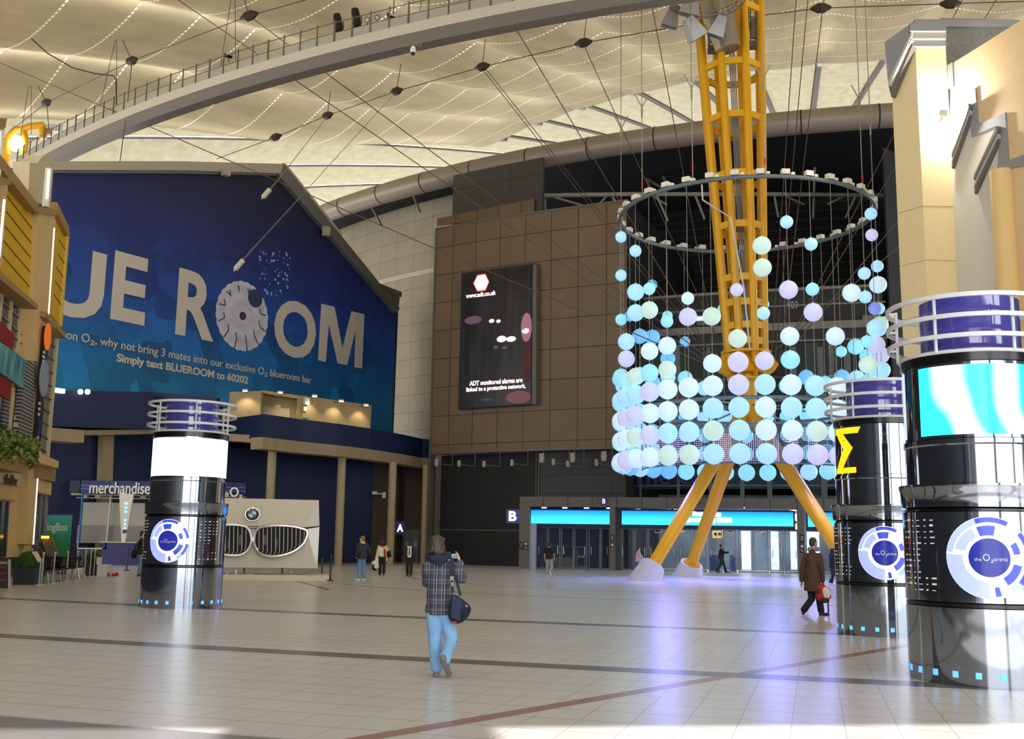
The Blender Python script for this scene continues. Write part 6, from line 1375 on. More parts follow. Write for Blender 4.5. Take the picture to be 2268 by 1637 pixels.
# ================================================================== signs and fittings on the arena front
letter_sign('letter_sign', 'B', PP, (1121, 1159, 1151, 1128), (1127, 1154, 1144, 1132), 'large purple sign with a white letter B left of the entrance portal', 0.0, 0.03, mat('large sign purple', S(78, 76, 142), rough=0.5))
bs = mat('small sign blue', S(52, 56, 128), rough=0.5)
letter_sign('letter_sign', 'B', PP, (1331, 1117, 1344, 1103), (1334.5, 1115.5, 1340.5, 1105), 'small blue sign with a letter B above the left entrance doors', 0.2, 0.0, bs)
letter_sign('letter_sign', 'B', PP, (1535, 1117, 1549, 1102), (1539, 1115.5, 1545.5, 1104.5), 'small blue sign with a letter B between the two left yellow legs', 0.2, 0.0, bs)
nb = mat('notice board', S(36, 30, 50), rough=0.4); nr = mat('notice maroon', S(56, 26, 44), rough=0.4); nw = mat('notice white', S(190, 186, 190), rough=0.5)
for x0, y0, x1, y1, rr_, lb in ((1150.5, 1217, 1158, 1200, 0, 'narrow notice on the left pier of the portal, left of two'), (1160.5, 1218, 1169, 1199.5, 1, 'maroon notice with a white roundel on the left pier of the portal'), (1351.5, 1200, 1360.5, 1183, 0, 'upper notice on the second pier of the portal'), (1351.5, 1221, 1361, 1202, 1, 'lower notice with a roundel on the second pier of the portal'), (1771.5, 1203, 1781, 1184, 0, 'upper notice on the right pier of the portal'), (1771.5, 1225, 1781, 1205, 1, 'lower notice with a roundel on the right pier of the portal')):
    r_ = thing('notice_sign', lb, 'notice', PP.at(x0, y0, 0.04), 'notices on the portal piers'); b_ = MB(); prect(b_, PP, x0, y0, x1, y1, 0.04, 0.04); b_.obj('board', nr if rr_ else nb, r_)
    if rr_:
        q = PP.at((x0 + x1) / 2, y1 + 5, 0.05); b_ = MB(); b_.tube([q, q + PP.n * 0.02], 0.085, 14); b_.obj('roundel', nw, r_)
        for yy in (y1 + 12, y1 + 15): b_ = MB(); prect(b_, PP, x0 + 1.5, yy + 1, x1 - 1.5, yy, 0.05, 0.015); b_.obj('text_line', nw, r_)
    else:
        for yy in range(5): b_ = MB(); prect(b_, PP, x0 + 2.5, y1 + 4 + yy * 2 + 1, x1 - 2.5, y1 + 4 + yy * 2, 0.05, 0.015); b_.obj('text_line', nw, r_)
# floodlights under the brown panel wall
fl_m = mat('floodlight grey', S(150, 142, 130), rough=0.45, metal=0.3)
for i, (x, y, big, sd_) in enumerate(((967, 1027, 1, 1), (1017, 1029, 0, 1), (1072, 1030, 0, 1), (1134, 1027, 0, 1), (1200, 1018, 2, 1), (1226, 1026, 0, 1), (1268, 1017, 2, 1), (1258, 1030, 0, 1), (1321, 1027, 0, 1), (1337, 1014, 2, 1))):
    q = BW.at(x, y, 0.6); top = BW.at(x, 1008, 0.2).z; r_ = thing('floodlight', 'grey floodlight hanging under the brown wall, %s from left' % ORD[i], 'floodlight', q, 'floodlights under the brown wall')
    h = (0.34, 0.28, 0.4)[0 if big == 1 else 1 if big == 0 else 2]
    b_ = MB(); b_.tube([q + V((0, 0, h)), q + V((0, 0, h * .2)), q - V((0, 0.05, h * .6))], [h * .45, h * .5, h * .4], 12); b_.obj('lamp_body', fl_m, r_)
    u = BW.at(x + 35, y + 8, 0.4) if not big == 2 else BW.at(x + 4, y, 0.4); zt3 = 7.62
    b_ = MB(); b_.tube([q, V((u.x, u.y, q.z - 0.12)), V((u.x, u.y, zt3))], 0.03, 6); b_.obj('arm', steel_m, r_)
q = XY(822, 77).lerp(XY(880, 80), 0.02) + V((0, 0, P(822, 1096, 77).z)); r_ = thing('security_camera', 'white security camera pair fixed to the brown wall under the canopy', 'camera', q + V((0.6, -0.5, 0))); q = q + V((0.35, -0.25, 0))
b_ = MB(); b_.bar(q + V((-0.25, -0.1, 0.1)), q + V((0.6, -0.4, 0.02)), 0.1, 0.1); b_.obj('arm', wh, r_)
b_ = MB(); b_.box(q + V((-0.2, -0.25, 0.12)), (0.35, 0.2, 0.2)); b_.obj('camera_body', wh, r_)
b_ = MB(); b_.tube([q + V((0.5, -0.45, 0.18)), q + V((0.5, -0.45, -0.25))], 0.14, 12); b_.obj('dome', wh, r_)
# big video screen
sA, sB = BW.at(1022, 750), BW.at(1187, 740); SP = Plane(sA, sB)
vd = mat('video screen dark picture', S(14, 12, 16), rough=0.25); n = NT(vd); vec, xyz = n.obj()
mp = n.new('ShaderNodeMapping'); mp.inputs['Scale'].default_value = (1.4, 1.4, 0.12); n.link(vec, mp.inputs[0])
n.link(n.mix(n.rng(n.noise(mp.outputs[0], 1.6, 3), 0.45, 0.75, 0, 1), S(20, 16, 20), S(66, 62, 62)), n.b.inputs['Emission Color']); n.b.inputs['Emission Strength'].default_value = 0.18
root = thing('video_screen', 'tall dark video screen with a white hexagon and captions on the brown wall', 'screen', SP.at(1100, 900, 0.3))
b_ = MB(); pprism(b_, SP, [(1015, 907), (1022, 605), (1187, 583), (1186, 896)], 0.35, 0.3); b_.obj('casing', mat('black screen casing', S(30, 28, 28), rough=0.5), root)
b_ = MB(); pprism(b_, SP, [(1019, 904), (1025, 608), (1178, 588), (1176, 894)], 0.4, 0.06); b_.obj('display', vd, root)
b_ = MB(); pprism(b_, SP, [(1180, 586), (1188, 584), (1187, 896), (1178, 896)], 0.5, 0.4); b_.obj('side_frame', steel_m, root)
ev = lambda nm, c_, s: mat(nm, S(*c_), em=S(*c_), es=s)
b_ = MB(); cx, cy = 1066, 627; pprism(b_, SP, [(1048, 628), (1057, 609), (1075, 606), (1083.5, 624), (1075, 644), (1057, 646)], 0.41, 0.02); b_.obj('hexagon_edge', ev('screen red edge', (255, 70, 50), 1.0), root)
b_ = MB(); pprism(b_, SP, [(1050, 628), (1058, 611), (1074, 608.5), (1081.5, 624.5), (1074, 641), (1058, 643.5)], 0.425, 0.02); b_.obj('hexagon', ev('screen white', (255, 255, 255), 1.6), root)
b_ = MB(); ptext(b_, SP, 'www.adt.co.uk', 1032, 661, 1098, 651, 0.42, 0.02, 0.02); ptext(b_, SP, 'ADT monitored alarms are', 1040, 855, 1157, 844.5, 0.42, 0.02, 0.02); ptext(b_, SP, 'linked to a protective network,', 1033, 871, 1164, 858.5, 0.42, 0.02, 0.02); b_.obj('caption', ev('screen caption', (255, 225, 235), 1.1), root)
def blobpx(nm, x, y, rx, ry, mt):
    c_ = SP.at(x, y, 0.41); sx = (SP.coord(x + rx, y)[0] - SP.coord(x, y)[0]); sz = SP.at(x, y).z - SP.at(x, y + ry).z
    b_ = MB(); b_.prism([c_ + SP.u * (sx * cos(t)) + V((0, 0, sz * sin(t))) for t in [2 * pi * i / 20 for i in range(20)]], SP.n * 0.01); b_.obj(nm, mt, root)
for a in ((1048, 709, 19, 9, ev('screen haze', (84, 66, 84), 0.5)), (1089, 711, 6, 4.5, ev('screen pale', (200, 180, 205), 0.8)), (1104, 711.5, 5, 4, ev('screen pale', (200, 180, 205), 0.8)), (1111, 751, 10.5, 7, ev('screen pink', (255, 205, 215), 1.2)), (1132, 751, 10.5, 6, ev('screen pink', (255, 205, 215), 1.2)), (1098, 769, 6, 3.5, MATS['screen haze']), (1118, 770, 6, 3, MATS['screen haze']), (1166, 725, 12, 32, ev('screen skin', (130, 88, 96), 0.7)), (1164, 733, 8, 6, MATS['screen pink']), (1148, 880, 28, 14, ev('screen skin dark', (96, 62, 66), 0.6)), (1078, 885, 15, 3, ev('screen blue grey', (60, 56, 80), 0.5)), (1168, 800, 9, 45, ev('screen deep red', (60, 24, 24), 0.5))): blobpx('picture_shape', *a)

# ================================================================== things inside the doors
for x0, x1, lb in ((1572, 1593, 'blue bin inside the glass doors, left of two'), (1617, 1628, 'blue bin inside the glass doors, right of two')):
    p0, p1 = PP.at(x0, 1230, -2.2), PP.at(x1, 1230, -2.2); w = (p1 - p0).length; c_ = (p0 + p1) / 2; q = V((c_.x, c_.y, 0)); r_ = thing('bin', lb, 'bin', q, 'blue bins')
    b_ = MB(); b_.prism([q + V((a * w / 2 * .92, b * 0.25, 0)) for a, b in ((-1, -1), (1, -1), (1, 1), (-1, 1))], (0, 0, 0.95)); b_.obj('body', mat('blue bin plastic', S(34, 56, 150), rough=0.5), r_)
    b_ = MB(); b_.box(q + V((0, 0, 0.99)), (w, 0.56, 0.08)); b_.obj('lid', mat('blue bin lid', S(44, 70, 170), rough=0.5), r_)
gpanel = mat('pale grey panel', S(146, 140, 134), rough=0.6); tubew = mat('pale rail tube', S(180, 178, 180), rough=0.4)
for x0, x1, lb in ((1212, 1243, 'pale grey barrier panel with rail behind the left entrance doors, left of two'), (1245, 1271, 'pale grey barrier panel with rail behind the left entrance doors, right of two')):
    p0, p1 = PP.at(x0, 1255, -1.9), PP.at(x1, 1255, -1.9); p0.z = p1.z = 0; r_ = thing('crowd_barrier', lb, 'barrier', p0, 'barriers behind the doors')
    b_ = MB(); b_.prism([p0, p1, p1 + PP.n * -0.05, p0 + PP.n * -0.05], (0, 0, 0.72)); b_.obj('panel', gpanel, r_)
    b_ = MB(); b_.tube([p0, p0 + V((0, 0, 1.42)), p1 + V((0, 0, 1.42)), p1], 0.03, 6); b_.obj('rail', tubew, r_)
p0, p1 = PP.at(1278, 1257, -1.6), PP.at(1296, 1257, -1.6); p0.z = p1.z = 0; r_ = thing('white_trolley', 'white framed trolley with two pale plates behind the left doors', 'trolley', p0)
for z in (0.15, 1.36): b_ = MB(); b_.tube([p0 + V((0, 0, z)), p1 + V((0, 0, z)), p1 + PP.n * -0.4 + V((0, 0, z)), p0 + PP.n * -0.4 + V((0, 0, z))], 0.03, 6, closed=True); b_.obj('frame', tubew, r_)
for p in (p0, p1): b_ = MB(); b_.tube([p + V((0, 0, 0.05)), p + V((0, 0, 1.36))], 0.035, 6); b_.obj('upright', tubew, r_)
for k in (0.3, 0.75): b_ = MB(); b_.box(p0.lerp(p1, k) + V((0, 0.02, 0.78)), (0.16, 0.04, 0.14)); b_.obj('plate', mat('pale plate', S(200, 205, 215), rough=0.4), r_)
for p in (p0, p1): b_ = MB(); b_.ball(p + V((0, 0, 0.05)), 0.05, 8, 6); b_.obj('castor', blk2, r_)

# ================================================================== terrace at the left
ch = mat('chrome leg', S(196, 196, 200), rough=0.25, metal=0.7); blc = mat('black seat', S(22, 20, 22), rough=0.5)
def terr(px, Y): q = XY(px, Y); q.z = 0; return q
cpos = [(66, 36.6), (100, 36.4), (118, 37.4), (124, 38.8), (140, 38.6), (152, 39.8), (160, 40.9), (172, 41.2), (178, 42.6)]
lab = ['black terrace chair left of the ball shrub planter'] + ['black terrace chair with chrome legs behind the white posts, %s from left' % ORD[i] for i in range(8)]
def make_chair(label):
    r_ = thing('terrace_chair', label, 'chair', (0, 0, 0), 'terrace chairs')
    b_ = MB(); b_.grid(lambda a, b: (0.25 * (2 * a - 1), 0.24 * (2 * b - 1), 0.45 + 0.03 * (2 * a - 1) ** 2 - 0.015 * b), 6, 4); s_ = MB(); s_.v = b_.v; s_.f = b_.f; s_.mi = b_.mi
    o = s_.obj('seat', blc, r_, smooth=True); md = o.modifiers.new('thick', 'SOLIDIFY'); md.thickness = 0.03
    b_ = MB(); b_.grid(lambda a, b: (0.25 * (2 * a - 1), 0.24 + 0.10 * b - 0.05 * (2 * a - 1) ** 2, 0.48 + 0.38 * b), 6, 4); o = b_.obj('backrest', blc, r_, smooth=True); md = o.modifiers.new('thick', 'SOLIDIFY'); md.thickness = 0.025
    for a, b in ((-1, -1), (1, -1), (1, 1), (-1, 1)): b_ = MB(); b_.tube([(a * 0.2, b * 0.18, 0.44), (a * 0.27, b * 0.25, 0)], 0.014, 6); b_.obj('leg', ch, r_)
    return r_
c0 = make_chair(lab[0]); random.seed(3)
for i, (px, Y) in enumerate(cpos):
    o = c0 if i == 0 else dup(c0, (0, 0, 0), 0, lab[i]); o.location = terr(px, Y); o.rotation_euler = (0, 0, random.uniform(-2.2, 2.2))
tpos = [(92, 37.2), (128, 37.9), (146, 39.2), (166, 41.8)]
for i, (px, Y) in enumerate(tpos):
    q = terr(px, Y); r_ = thing('terrace_table', 'small dark terrace table among the black chairs, %s from left' % ORD[i], 'table', q, 'terrace tables')
    b_ = MB(); b_.lathe([(0.0, 0.71), (0.34, 0.71), (0.34, 0.74), (0.0, 0.74)], q, 24); b_.obj('table_top', blc, r_); b_ = MB(); b_.tube([q, q + V((0, 0, 0.72))], 0.03, 8); b_.lathe([(0.22, 0), (0.22, 0.015), (0.04, 0.03)], q, 20); b_.obj('pedestal', ch, r_)
    b_ = MB(); b_.box(q + V((0.05, -0.1, 0.77)), (0.26, 0.16, 0.05), rz=0.3); tag(b_.obj('menu_card', mat('white menu', S(220, 218, 212), rough=0.5), loc=q + V((0.05, -0.1, 0.74))), 'white menu holder lying on the %s terrace table from left' % ORD[i], 'menu', 'menus on the terrace tables')
po = mat('pale post metal', S(196, 190, 178), rough=0.35, metal=0.4)
for i, (px, py) in enumerate(((91, 1296), (116.5, 1293), (146, 1287.5), (168, 1284), (186, 1281), (198, 1278.5), (207, 1276.5))):
    q = G(px, py); r_ = thing('terrace_post', 'slim pale barrier post edging the terrace, %s from left' % ORD[i], 'post', q, 'terrace posts')
    b_ = MB(); b_.lathe([(0.13, 0), (0.13, 0.015), (0.03, 0.04)], q, 18); b_.obj('base', po, r_); b_ = MB(); b_.tube([q, q + V((0, 0, 1.0))], 0.026, 8); b_.obj('pole', po, r_); b_ = MB(); b_.ball(q + V((0, 0, 1.03)), 0.045, 10, 8); b_.obj('ball_top', po, r_)
pm = mat('dark planter', S(52, 56, 58), rough=0.55, noise=0.1); shrub = mat('box shrub', S(56, 96, 28), rough=0.8, noise=0.25, nscale=12)
def shrub_planter(x0, x1, Y, zb, rad_, label, ball=True):
    p0, p1 = terr(x0, Y), terr(x1, Y); w = (p1 - p0).length; c_ = (p0 + p1) / 2 + V((0, w / 2, 0)); r_ = thing('shrub_planter', label, 'planter', c_)
    b_ = MB(); b_.prism([c_ + V((a * w * .47, b * w * .47, 0)) for a, b in ((-1, -1), (1, -1), (1, 1), (-1, 1))], (0, 0, zb)); b_.box(c_ + V((0, 0, zb - 0.03)), (w, w, 0.06)); b_.obj('box', pm, r_)
    b_ = MB(); rn = random.Random(5); C_ = c_ + V((0, 0, zb + rad_ * 0.62)); b_.ball(C_, (rad_ * .93, rad_ * .93, rad_ * .85), 20, 14)
    def sc(r): a, t = r.uniform(0, 2 * pi), math.acos(r.uniform(-0.7, 1)); return C_ + V((rad_ * sin(t) * cos(a), rad_ * sin(t) * sin(a), rad_ * .9 * cos(t)))
    leaves(b_, sc, 900, 0.06, 4); o = b_.obj('shrub', shrub, r_, fix=False)
shrub_planter(34, 84, 35.6, 0.55, 0.36, 'square dark planter with a clipped round box shrub at the terrace corner')
shrub_planter(192, 220, 44.2, 0.55, 0.26, 'dark planter with a small round shrub at the far end of the terrace')
q = G(86, 1296); r_ = thing('menu_stand', 'slanted pale menu board on a slim post beside the round shrub', 'menu stand', q)
b_ = MB(); b_.tube([q, q + V((0, 0, 0.86))], 0.025, 8); b_.lathe([(0.14, 0), (0.14, 0.02), (0.03, 0.03)], q, 16); b_.obj('post', po, r_)
b_ = MB(); Yq = q.y; b_.prism([P(70, 1222, Yq), P(82, 1221, Yq + .15), P(94, 1241, Yq), P(83, 1244, Yq - .15)], (0.0, 0.04, -0.03)); b_.obj('board', mat('pale menu board', S(196, 186, 168), rough=0.5), r_)
q = G(6, 1304); BP = Plane(q, q + V((1, 0.12, 0))); r_ = thing('chalkboard_sign', 'dark chalkboard sign with a pale frame edge at the far left', 'sign', q)
b_ = MB(); pprism(b_, BP, [(-14, 1302), (-14, 1240), (19, 1243), (19, 1304)], 0, 0.05); b_.obj('board', mat('chalkboard', S(54, 48, 50), rough=0.7), r_)
b_ = MB(); pprism(b_, BP, [(18, 1305), (18, 1239), (22, 1240), (22, 1306)], 0.02, 0.08); b_.obj('frame_edge', po, r_)
b_ = MB(); ptext(b_, BP, 'Welcome', -22, 1249, 16, 1241, 0.01, 0.01, 0.0); b_.obj('lettering', mat('chalk white', S(214, 210, 206), rough=0.8), r_)
for y in (1258, 1272, 1286): b_ = MB(); pprism(b_, BP, [(-10, y), (-10, y - 5), (13, y - 4), (13, y + 1)], 0.012, 0.012); b_.obj('chalk_line', mat('chalk red', S(120, 52, 56), rough=0.8), r_)
q = G(129, 1290); GBP = Plane(XY(103, 45.5), XY(154, 45.5)); r_ = thing('green_banner', 'upright green banner with white letters behind the terrace chairs', 'banner', XY(128, 45.5))
gm_ = mat('green banner print', S(34, 130, 84), rough=0.5); n = NT(gm_); vec, xyz = n.obj(); n.link(n.mix(n.rng(n.math('ADD', xyz[2], n.math('MULTIPLY', n.noise(vec, 2.0, 4), 1.2)), 2.0, 2.9, 0, 1), S(36, 132, 76), S(70, 170, 170)), n.b.inputs['Base Color'])
b_ = MB(); a, b = GBP.coord(100, 1200)[0], GBP.coord(154, 1200)[0]; zt4 = GBP.at(128, 1141).z; b_.prism([GBP.uz(a, 0.1), GBP.uz(b, 0.1), GBP.uz(b, zt4), GBP.uz(a, zt4)], GBP.n * -0.08); b_.obj('printed_sheet', gm_, r_)
b_ = MB(); b_.prism([GBP.uz(a, zt4, 0.02), GBP.uz(b, zt4, 0.02), GBP.uz(b, zt4 + 0.05, 0.02), GBP.uz(a, zt4 + 0.05, 0.02)], GBP.n * -0.12); b_.obj('top_bar', mat('purple bar', S(66, 60, 120), rough=0.5), r_)
b_ = MB(); b_.box(GBP.uz((a + b) / 2, 0.05), (b - a if b > a else a - b, 0.35, 0.1)); b_.obj('foot', blk2, r_)
b_ = MB(); ptext(b_, GBP, 'logBox', 103, 1181, 150, 1158, 0.01, 0.01, 0.03); b_.obj('lettering', mat('pale banner letters', S(190, 214, 196), rough=0.5), r_)
r_ = thing('slatted_board', 'sloping brown slatted board with three small lamps above the terrace tables', 'slatted board', terr(108, 43.6))
for k in range(5):
    a, b = P(92 + k * 5, 1184, 43.6), P(107 + k * 5.5, 1232, 42.8); b_ = MB(); b_.bar(a, b, 0.09, 0.03); b_.obj('slat', mat('brown slat', S(104, 94, 76), rough=0.6), r_)
b_ = MB(); b_.prism([P(78, 1200, 43.9), P(95, 1190, 43.9), P(110, 1234, 43.2), P(76, 1234, 43.2)], (0, 0.4, 0)); b_.obj('dark_side', blk2, r_)
for x in (102, 95): a = P(x, 1225, 43.4); b_ = MB(); b_.tube([V((a.x, a.y, 0)), a], 0.04, 6); b_.obj('leg', blk2, r_)
for x in (94, 100, 106): b_ = MB(); b_.ball(P(x, 1190, 43.3), 0.06, 8, 6); b_.obj('small_lamp', mat('amber lamp', S(255, 200, 90), em=S(255, 180, 60), es=2.0), r_)
q = G(225, 1277); r_ = thing('white_crate', 'white crate on the floor at the far end of the terrace', 'crate', q)
b_ = MB(); w = 0.42; b_.box(q + V((0, 0.2, 0.24)), (w, 0.4, 0.48)); b_.obj('body', mat('white crate plastic', S(206, 204, 196), rough=0.5), r_); b_ = MB(); b_.box(q + V((-0.2, 0.15, 0.62)), (0.12, 0.3, 0.3)); b_.obj('handle_panel', MATS['white crate plastic'], r_)
for x, y, c_, nm, lb in ((250, 1276, (190, 36, 30), 'red_toy', 'red toy lying on the floor right of the white crate'), (237, 1277, (60, 70, 150), 'blue_toy', 'small blue toy lying on the floor beside the white crate'), (243, 1276.5, (200, 150, 50), 'yellow_toy', 'tiny yellow toy on the floor between the blue and red ones')):
    q = G(x, y); b_ = MB(); b_.ball(q + V((0, 0, 0.06)), (0.26 if x == 250 else 0.1, 0.08, 0.06), 12, 8); b_.ball(q + V((0.16 if x == 250 else 0.05, 0, 0.1)), 0.06, 8, 6); tag(b_.obj(nm, mat(nm + ' plastic', S(*c_), rough=0.4), loc=q), lb, 'toy')
# ================================================================== people
SK = {'fair': S(214, 168, 142), 'mid': S(186, 136, 108), 'dark': S(72, 46, 36)}
def skin(t):
    return [mat('skin ' + t, SK[t], rough=0.5), mat('eye dark', S(30, 24, 22), rough=0.3), mat('lips ' + t, tuple(c * k for c, k in zip(SK[t][:3], (0.75, 0.5, 0.5))) + (1,), rough=0.5)]
def rotz(v, a, c=V((0, 0, 0))): return Matrix.Rotation(a, 3, 'Z') @ (V(v) - c) + c
def base_pose(H):
    k = H / 1.75; J = {'head': (0, 0.02, 1.64), 'neck': (0, -0.01, 1.46), 'chest': (0, 0, 1.28), 'waist': (0, 0, 1.08), 'pelvis': (0, -0.01, 0.94)}
    for s, n in ((-1, 'l'), (1, 'r')):
        J.update({'sh' + n: (s * .185, -.01, 1.41), 'el' + n: (s * .235, -.04, 1.13), 'wr' + n: (s * .25, .03, .89), 'hip' + n: (s * .09, 0, .91), 'kn' + n: (s * .10, .02, .50), 'an' + n: (s * .10, -.03, .09), 'to' + n: (s * .12, .14, .03)})
    return {a: V(b) * k for a, b in J.items()}, k
def body_parts(J, k, yaw, R, fingers=True):
    """R: rotation of the trunk about z, yaw: extra turn of the head"""
    T = Matrix.Rotation(R, 3, 'Z'); Hm = Matrix.Rotation(R + yaw, 3, 'Z'); h = J['head']; p = []
    hd = lambda x, y, z: h + Hm @ V((x * k, y * k, z * k))
    p += [('e', hd(0, -.012, .03), (.076 * k, .094 * k, .096 * k), Hm), ('e', hd(0, .02, -.03), (.064 * k, .078 * k, .075 * k), Hm), ('e', hd(0, .045, -.075), (.045 * k, .046 * k, .036 * k), Hm)]
    p += [('c', hd(0, .09, .012), hd(0, .113, -.022), .011 * k, .017 * k), ('c', hd(-.035, .083, .035), hd(.035, .083, .035), .014 * k, .014 * k), ('c', hd(-.018, .086, -.058), hd(.018, .086, -.058), .010 * k, .010 * k)]
    for s in (-1, 1): p.append(('e', hd(s * .077, -.005, -.008), (.011 * k, .022 * k, .033 * k), Hm))
    p.append(('c', J['neck'] - V((0, 0, .03 * k)), hd(0, -.02, -.06), .062 * k, .054 * k))
    p += [('e', J['chest'], (.155 * k, .105 * k, .18 * k), T), ('e', J['waist'], (.138 * k, .098 * k, .16 * k), T), ('e', J['pelvis'], (.152 * k, .108 * k, .12 * k), T), ('c', J['shl'], J['shr'], .06 * k, .06 * k)]
    for n in 'lr':
        s = -1 if n == 'l' else 1
        p += [('c', J['sh' + n], J['el' + n], .052 * k, .041 * k), ('c', J['el' + n], J['wr' + n], .041 * k, .027 * k)]
        d = (J['wr' + n] - J['el' + n]).normalized(); hv = J.get('hd' + n); d = (hv - J['wr' + n]).normalized() if hv is not None else d
        side = T @ V((0, 1, 0)); side = side - d * side.dot(d)
        side = side.normalized() if side.length > .2 else V((1, 0, 0)); nor = d.cross(side).normalized()
        c_ = J['wr' + n] + d * .05 * k; Mx = Matrix((side, d, nor)).transposed()
        p.append(('e', c_, (.04 * k, .052 * k, .018 * k), Mx))
        cur = T @ V((-s * .5, .3, 0)); cur = cur - d * cur.dot(d)
        for i in range(4):
            a = c_ + side * ((i - 1.5) * .02 * k) + d * .04 * k; b = a + d * (.035 - .004 * abs(i - 1.4)) * k + nor * .004 * k; e = b + (d * .8 + cur.normalized() * .6).normalized() * (.03 - .003 * abs(i - 1.4)) * k
            p += [('c', a, b, .0095 * k, .009 * k), ('c', b, e, .009 * k, .008 * k)]
        a = c_ + side * .034 * k - d * .02 * k; p += [('c', a, a + (side * .7 + d * .7) * .035 * k, .0115 * k, .010 * k), ('c', a + (side * .7 + d * .7) * .035 * k, a + (side * .8 + d * 1.5) * .04 * k, .010 * k, .009 * k)]
        p += [('c', J['hip' + n], J['kn' + n], .083 * k, .056 * k), ('c', J['kn' + n], J['an' + n], .054 * k, .036 * k), ('c', J['an' + n] - V((0, 0, .03 * k)), J['to' + n] + V((0, 0, .01 * k)), .034 * k, .028 * k)]
    return p, hd, T
def clamp_z(me, lo=None, hi=None):
    for v in me.vertices:
        if lo is not None and v.co.z < lo: v.co.z = lo
        if hi is not None and v.co.z > hi: v.co.z = hi
    return me
def person(label, loc, rz, H, J, k, yaw=0.0, R=0.0, sk='fair', vox=0.012, hair=None, top=None, legs=None, shoes=None, extra=()):
    r_ = thing('person', label, 'person', loc, None, rz); LOC[r_.name] = V((0, 0, 0))
    p, hd, T = body_parts(J, k, yaw, R); me = blob(p, vox, 2)
    ms = skin(sk)
    for m_ in ms: me.materials.append(m_)
    eyes = [hd(s * .031, .088, .012) for s in (-1, 1)]; lip = hd(0, .094, -.052)
    for po_ in me.polygons:
        c_ = V(po_.center)
        if min((c_ - e).length for e in eyes) < .0135 * k: po_.material_index = 1
        elif (c_ - lip).length < .02 * k and abs(c_.z - lip.z) < .009 * k: po_.material_index = 2
    o = bpy.data.objects.new('body', me); COL.objects.link(o); o.parent = r_
    def cloth(nm, parts, m_, lo=None, hi=None, v=vox, sm=3):
        me = clamp_z(blob(parts, v, sm), lo, hi); o = bpy.data.objects.new(nm, me); COL.objects.link(o); me.materials.append(m_); o.parent = r_; return o
    if hair:
        col, style = hair; m_ = mat('hair %d %d %d' % col, S(*col), rough=0.5)
        if 'strands' not in m_:
            m_['strands'] = 1; nh = NT(m_); ve, _x = nh.obj(); mp = nh.new('ShaderNodeMapping'); mp.inputs['Scale'].default_value = (90, 90, 9); nh.link(ve, mp.inputs[0])
            nh.link(nh.mix(nh.rng(nh.noise(mp.outputs[0], 1.0, 3), 0.35, 0.68, 0, 1), S(*[int(v * .55) for v in col]), S(*[min(255, int(v * 1.35)) for v in col])), nh.b.inputs['Base Color'])
        Hm = Matrix.Rotation(R + yaw, 3, 'Z'); q = [('e', hd(0, -.022, .05), (.088 * k, .1 * k, .094 * k), Hm), ('e', hd(0, -.05, -.01), (.082 * k, .07 * k, .085 * k), Hm)]
        h_low = hd(0, 0, -.08).z
        if style in ('shag', 'long', 'curly'):
            rn = random.Random(2); n_ = 26
            for i in range(n_):
                a = pi + (i / (n_ - 1) - .5) * 4.0; top_ = hd(.075 * sin(a), -.02 + .085 * cos(a), .03); L = {'shag': .10, 'long': .22, 'curly': .15}[style] * rn.uniform(.8, 1.15)
                fl = {'shag': .02, 'long': .02, 'curly': .045}[style]
                q.append(('c', hd(.05 * sin(a) * rn.uniform(.3, 1.2), -.02 + .07 * cos(a), .07), top_, .03 * k, .024 * k)); q.append(('c', top_, hd((.075 + fl) * sin(a), -.02 + (.085 + fl) * cos(a), .03 - L), .024 * k, .012 * k if style != 'curly' else .03 * k))
            for i in range(5): q.append(('c', hd(-.05 + i * .025, .05, .095), hd(-.04 + i * .02, .08, .07), .02 * k, .012 * k))
        if style == 'tail': q += [('c', hd(0, -.12, .04), hd(0, -.17, -.12), .035 * k, .015 * k)]
        ho = cloth('hair', q, m_, v=min(vox, .009 if style != 'short' else .011), sm=2)
        from mathutils import noise as mn
        for v in ho.data.vertices:
            c_ = v.co * 1.0; w = mn.noise(V((c_.x * 55, c_.y * 55, c_.z * 14))); v.co += v.normal * (.010 if style in ('shag', 'curly') else .004) * w
            if style == 'shag' and c_.z < h_low + .05: v.co.z += .03 * mn.noise(V((c_.x * 40, c_.y * 40, 3)))
    if top:
        nm, m_, hem, sl, th, o_ = top; q = [('e', J['chest'], (.165 * k + th, .112 * k + th, .19 * k), T), ('e', J['waist'], (.15 * k + th, .108 * k + th, .2 * k), T), ('c', J['shl'], J['shr'], .064 * k + th * .6, .064 * k + th * .6), ('c', J['neck'] - V((0, 0, .06 * k)), J['neck'] + V((0, 0, .0)), .085 * k, .068 * k + th * .3)]
        q += [('e', J['pelvis'], (.163 * k + th, .122 * k + th, .14 * k), T), ('c', J['chest'], J['pelvis'], .135 * k + th, .140 * k + th)]
        if hem is not None and hem < J['pelvis'].z - .1: q.append(('c', J['waist'], V((J['pelvis'].x, J['pelvis'].y, hem + .05)), .15 * k + th, .185 * k + th))
        zz = J['pelvis'].z
        while hem < zz - .08 * k:
            zz -= .07 * k; f = (J['pelvis'].z - zz); q.append(('e', V((J['pelvis'].x, J['pelvis'].y, zz)), (.166 * k + th + f * .10, .13 * k + th + f * .14, .12 * k), T))
        for n in 'lr':
            q.append(('c', J['sh' + n], J['el' + n], .06 * k + th, .05 * k + th))
            if sl == 'long': q.append(('c', J['el' + n], J['el' + n].lerp(J['wr' + n], .93), .048 * k + th, .036 * k + th))
            if sl == 'short': q[-1] = ('c', J['sh' + n], J['sh' + n].lerp(J['el' + n], .62), .06 * k + th, .056 * k + th)
        cloth(nm, q, m_, lo=None if hem is None else None) if hem is None else None
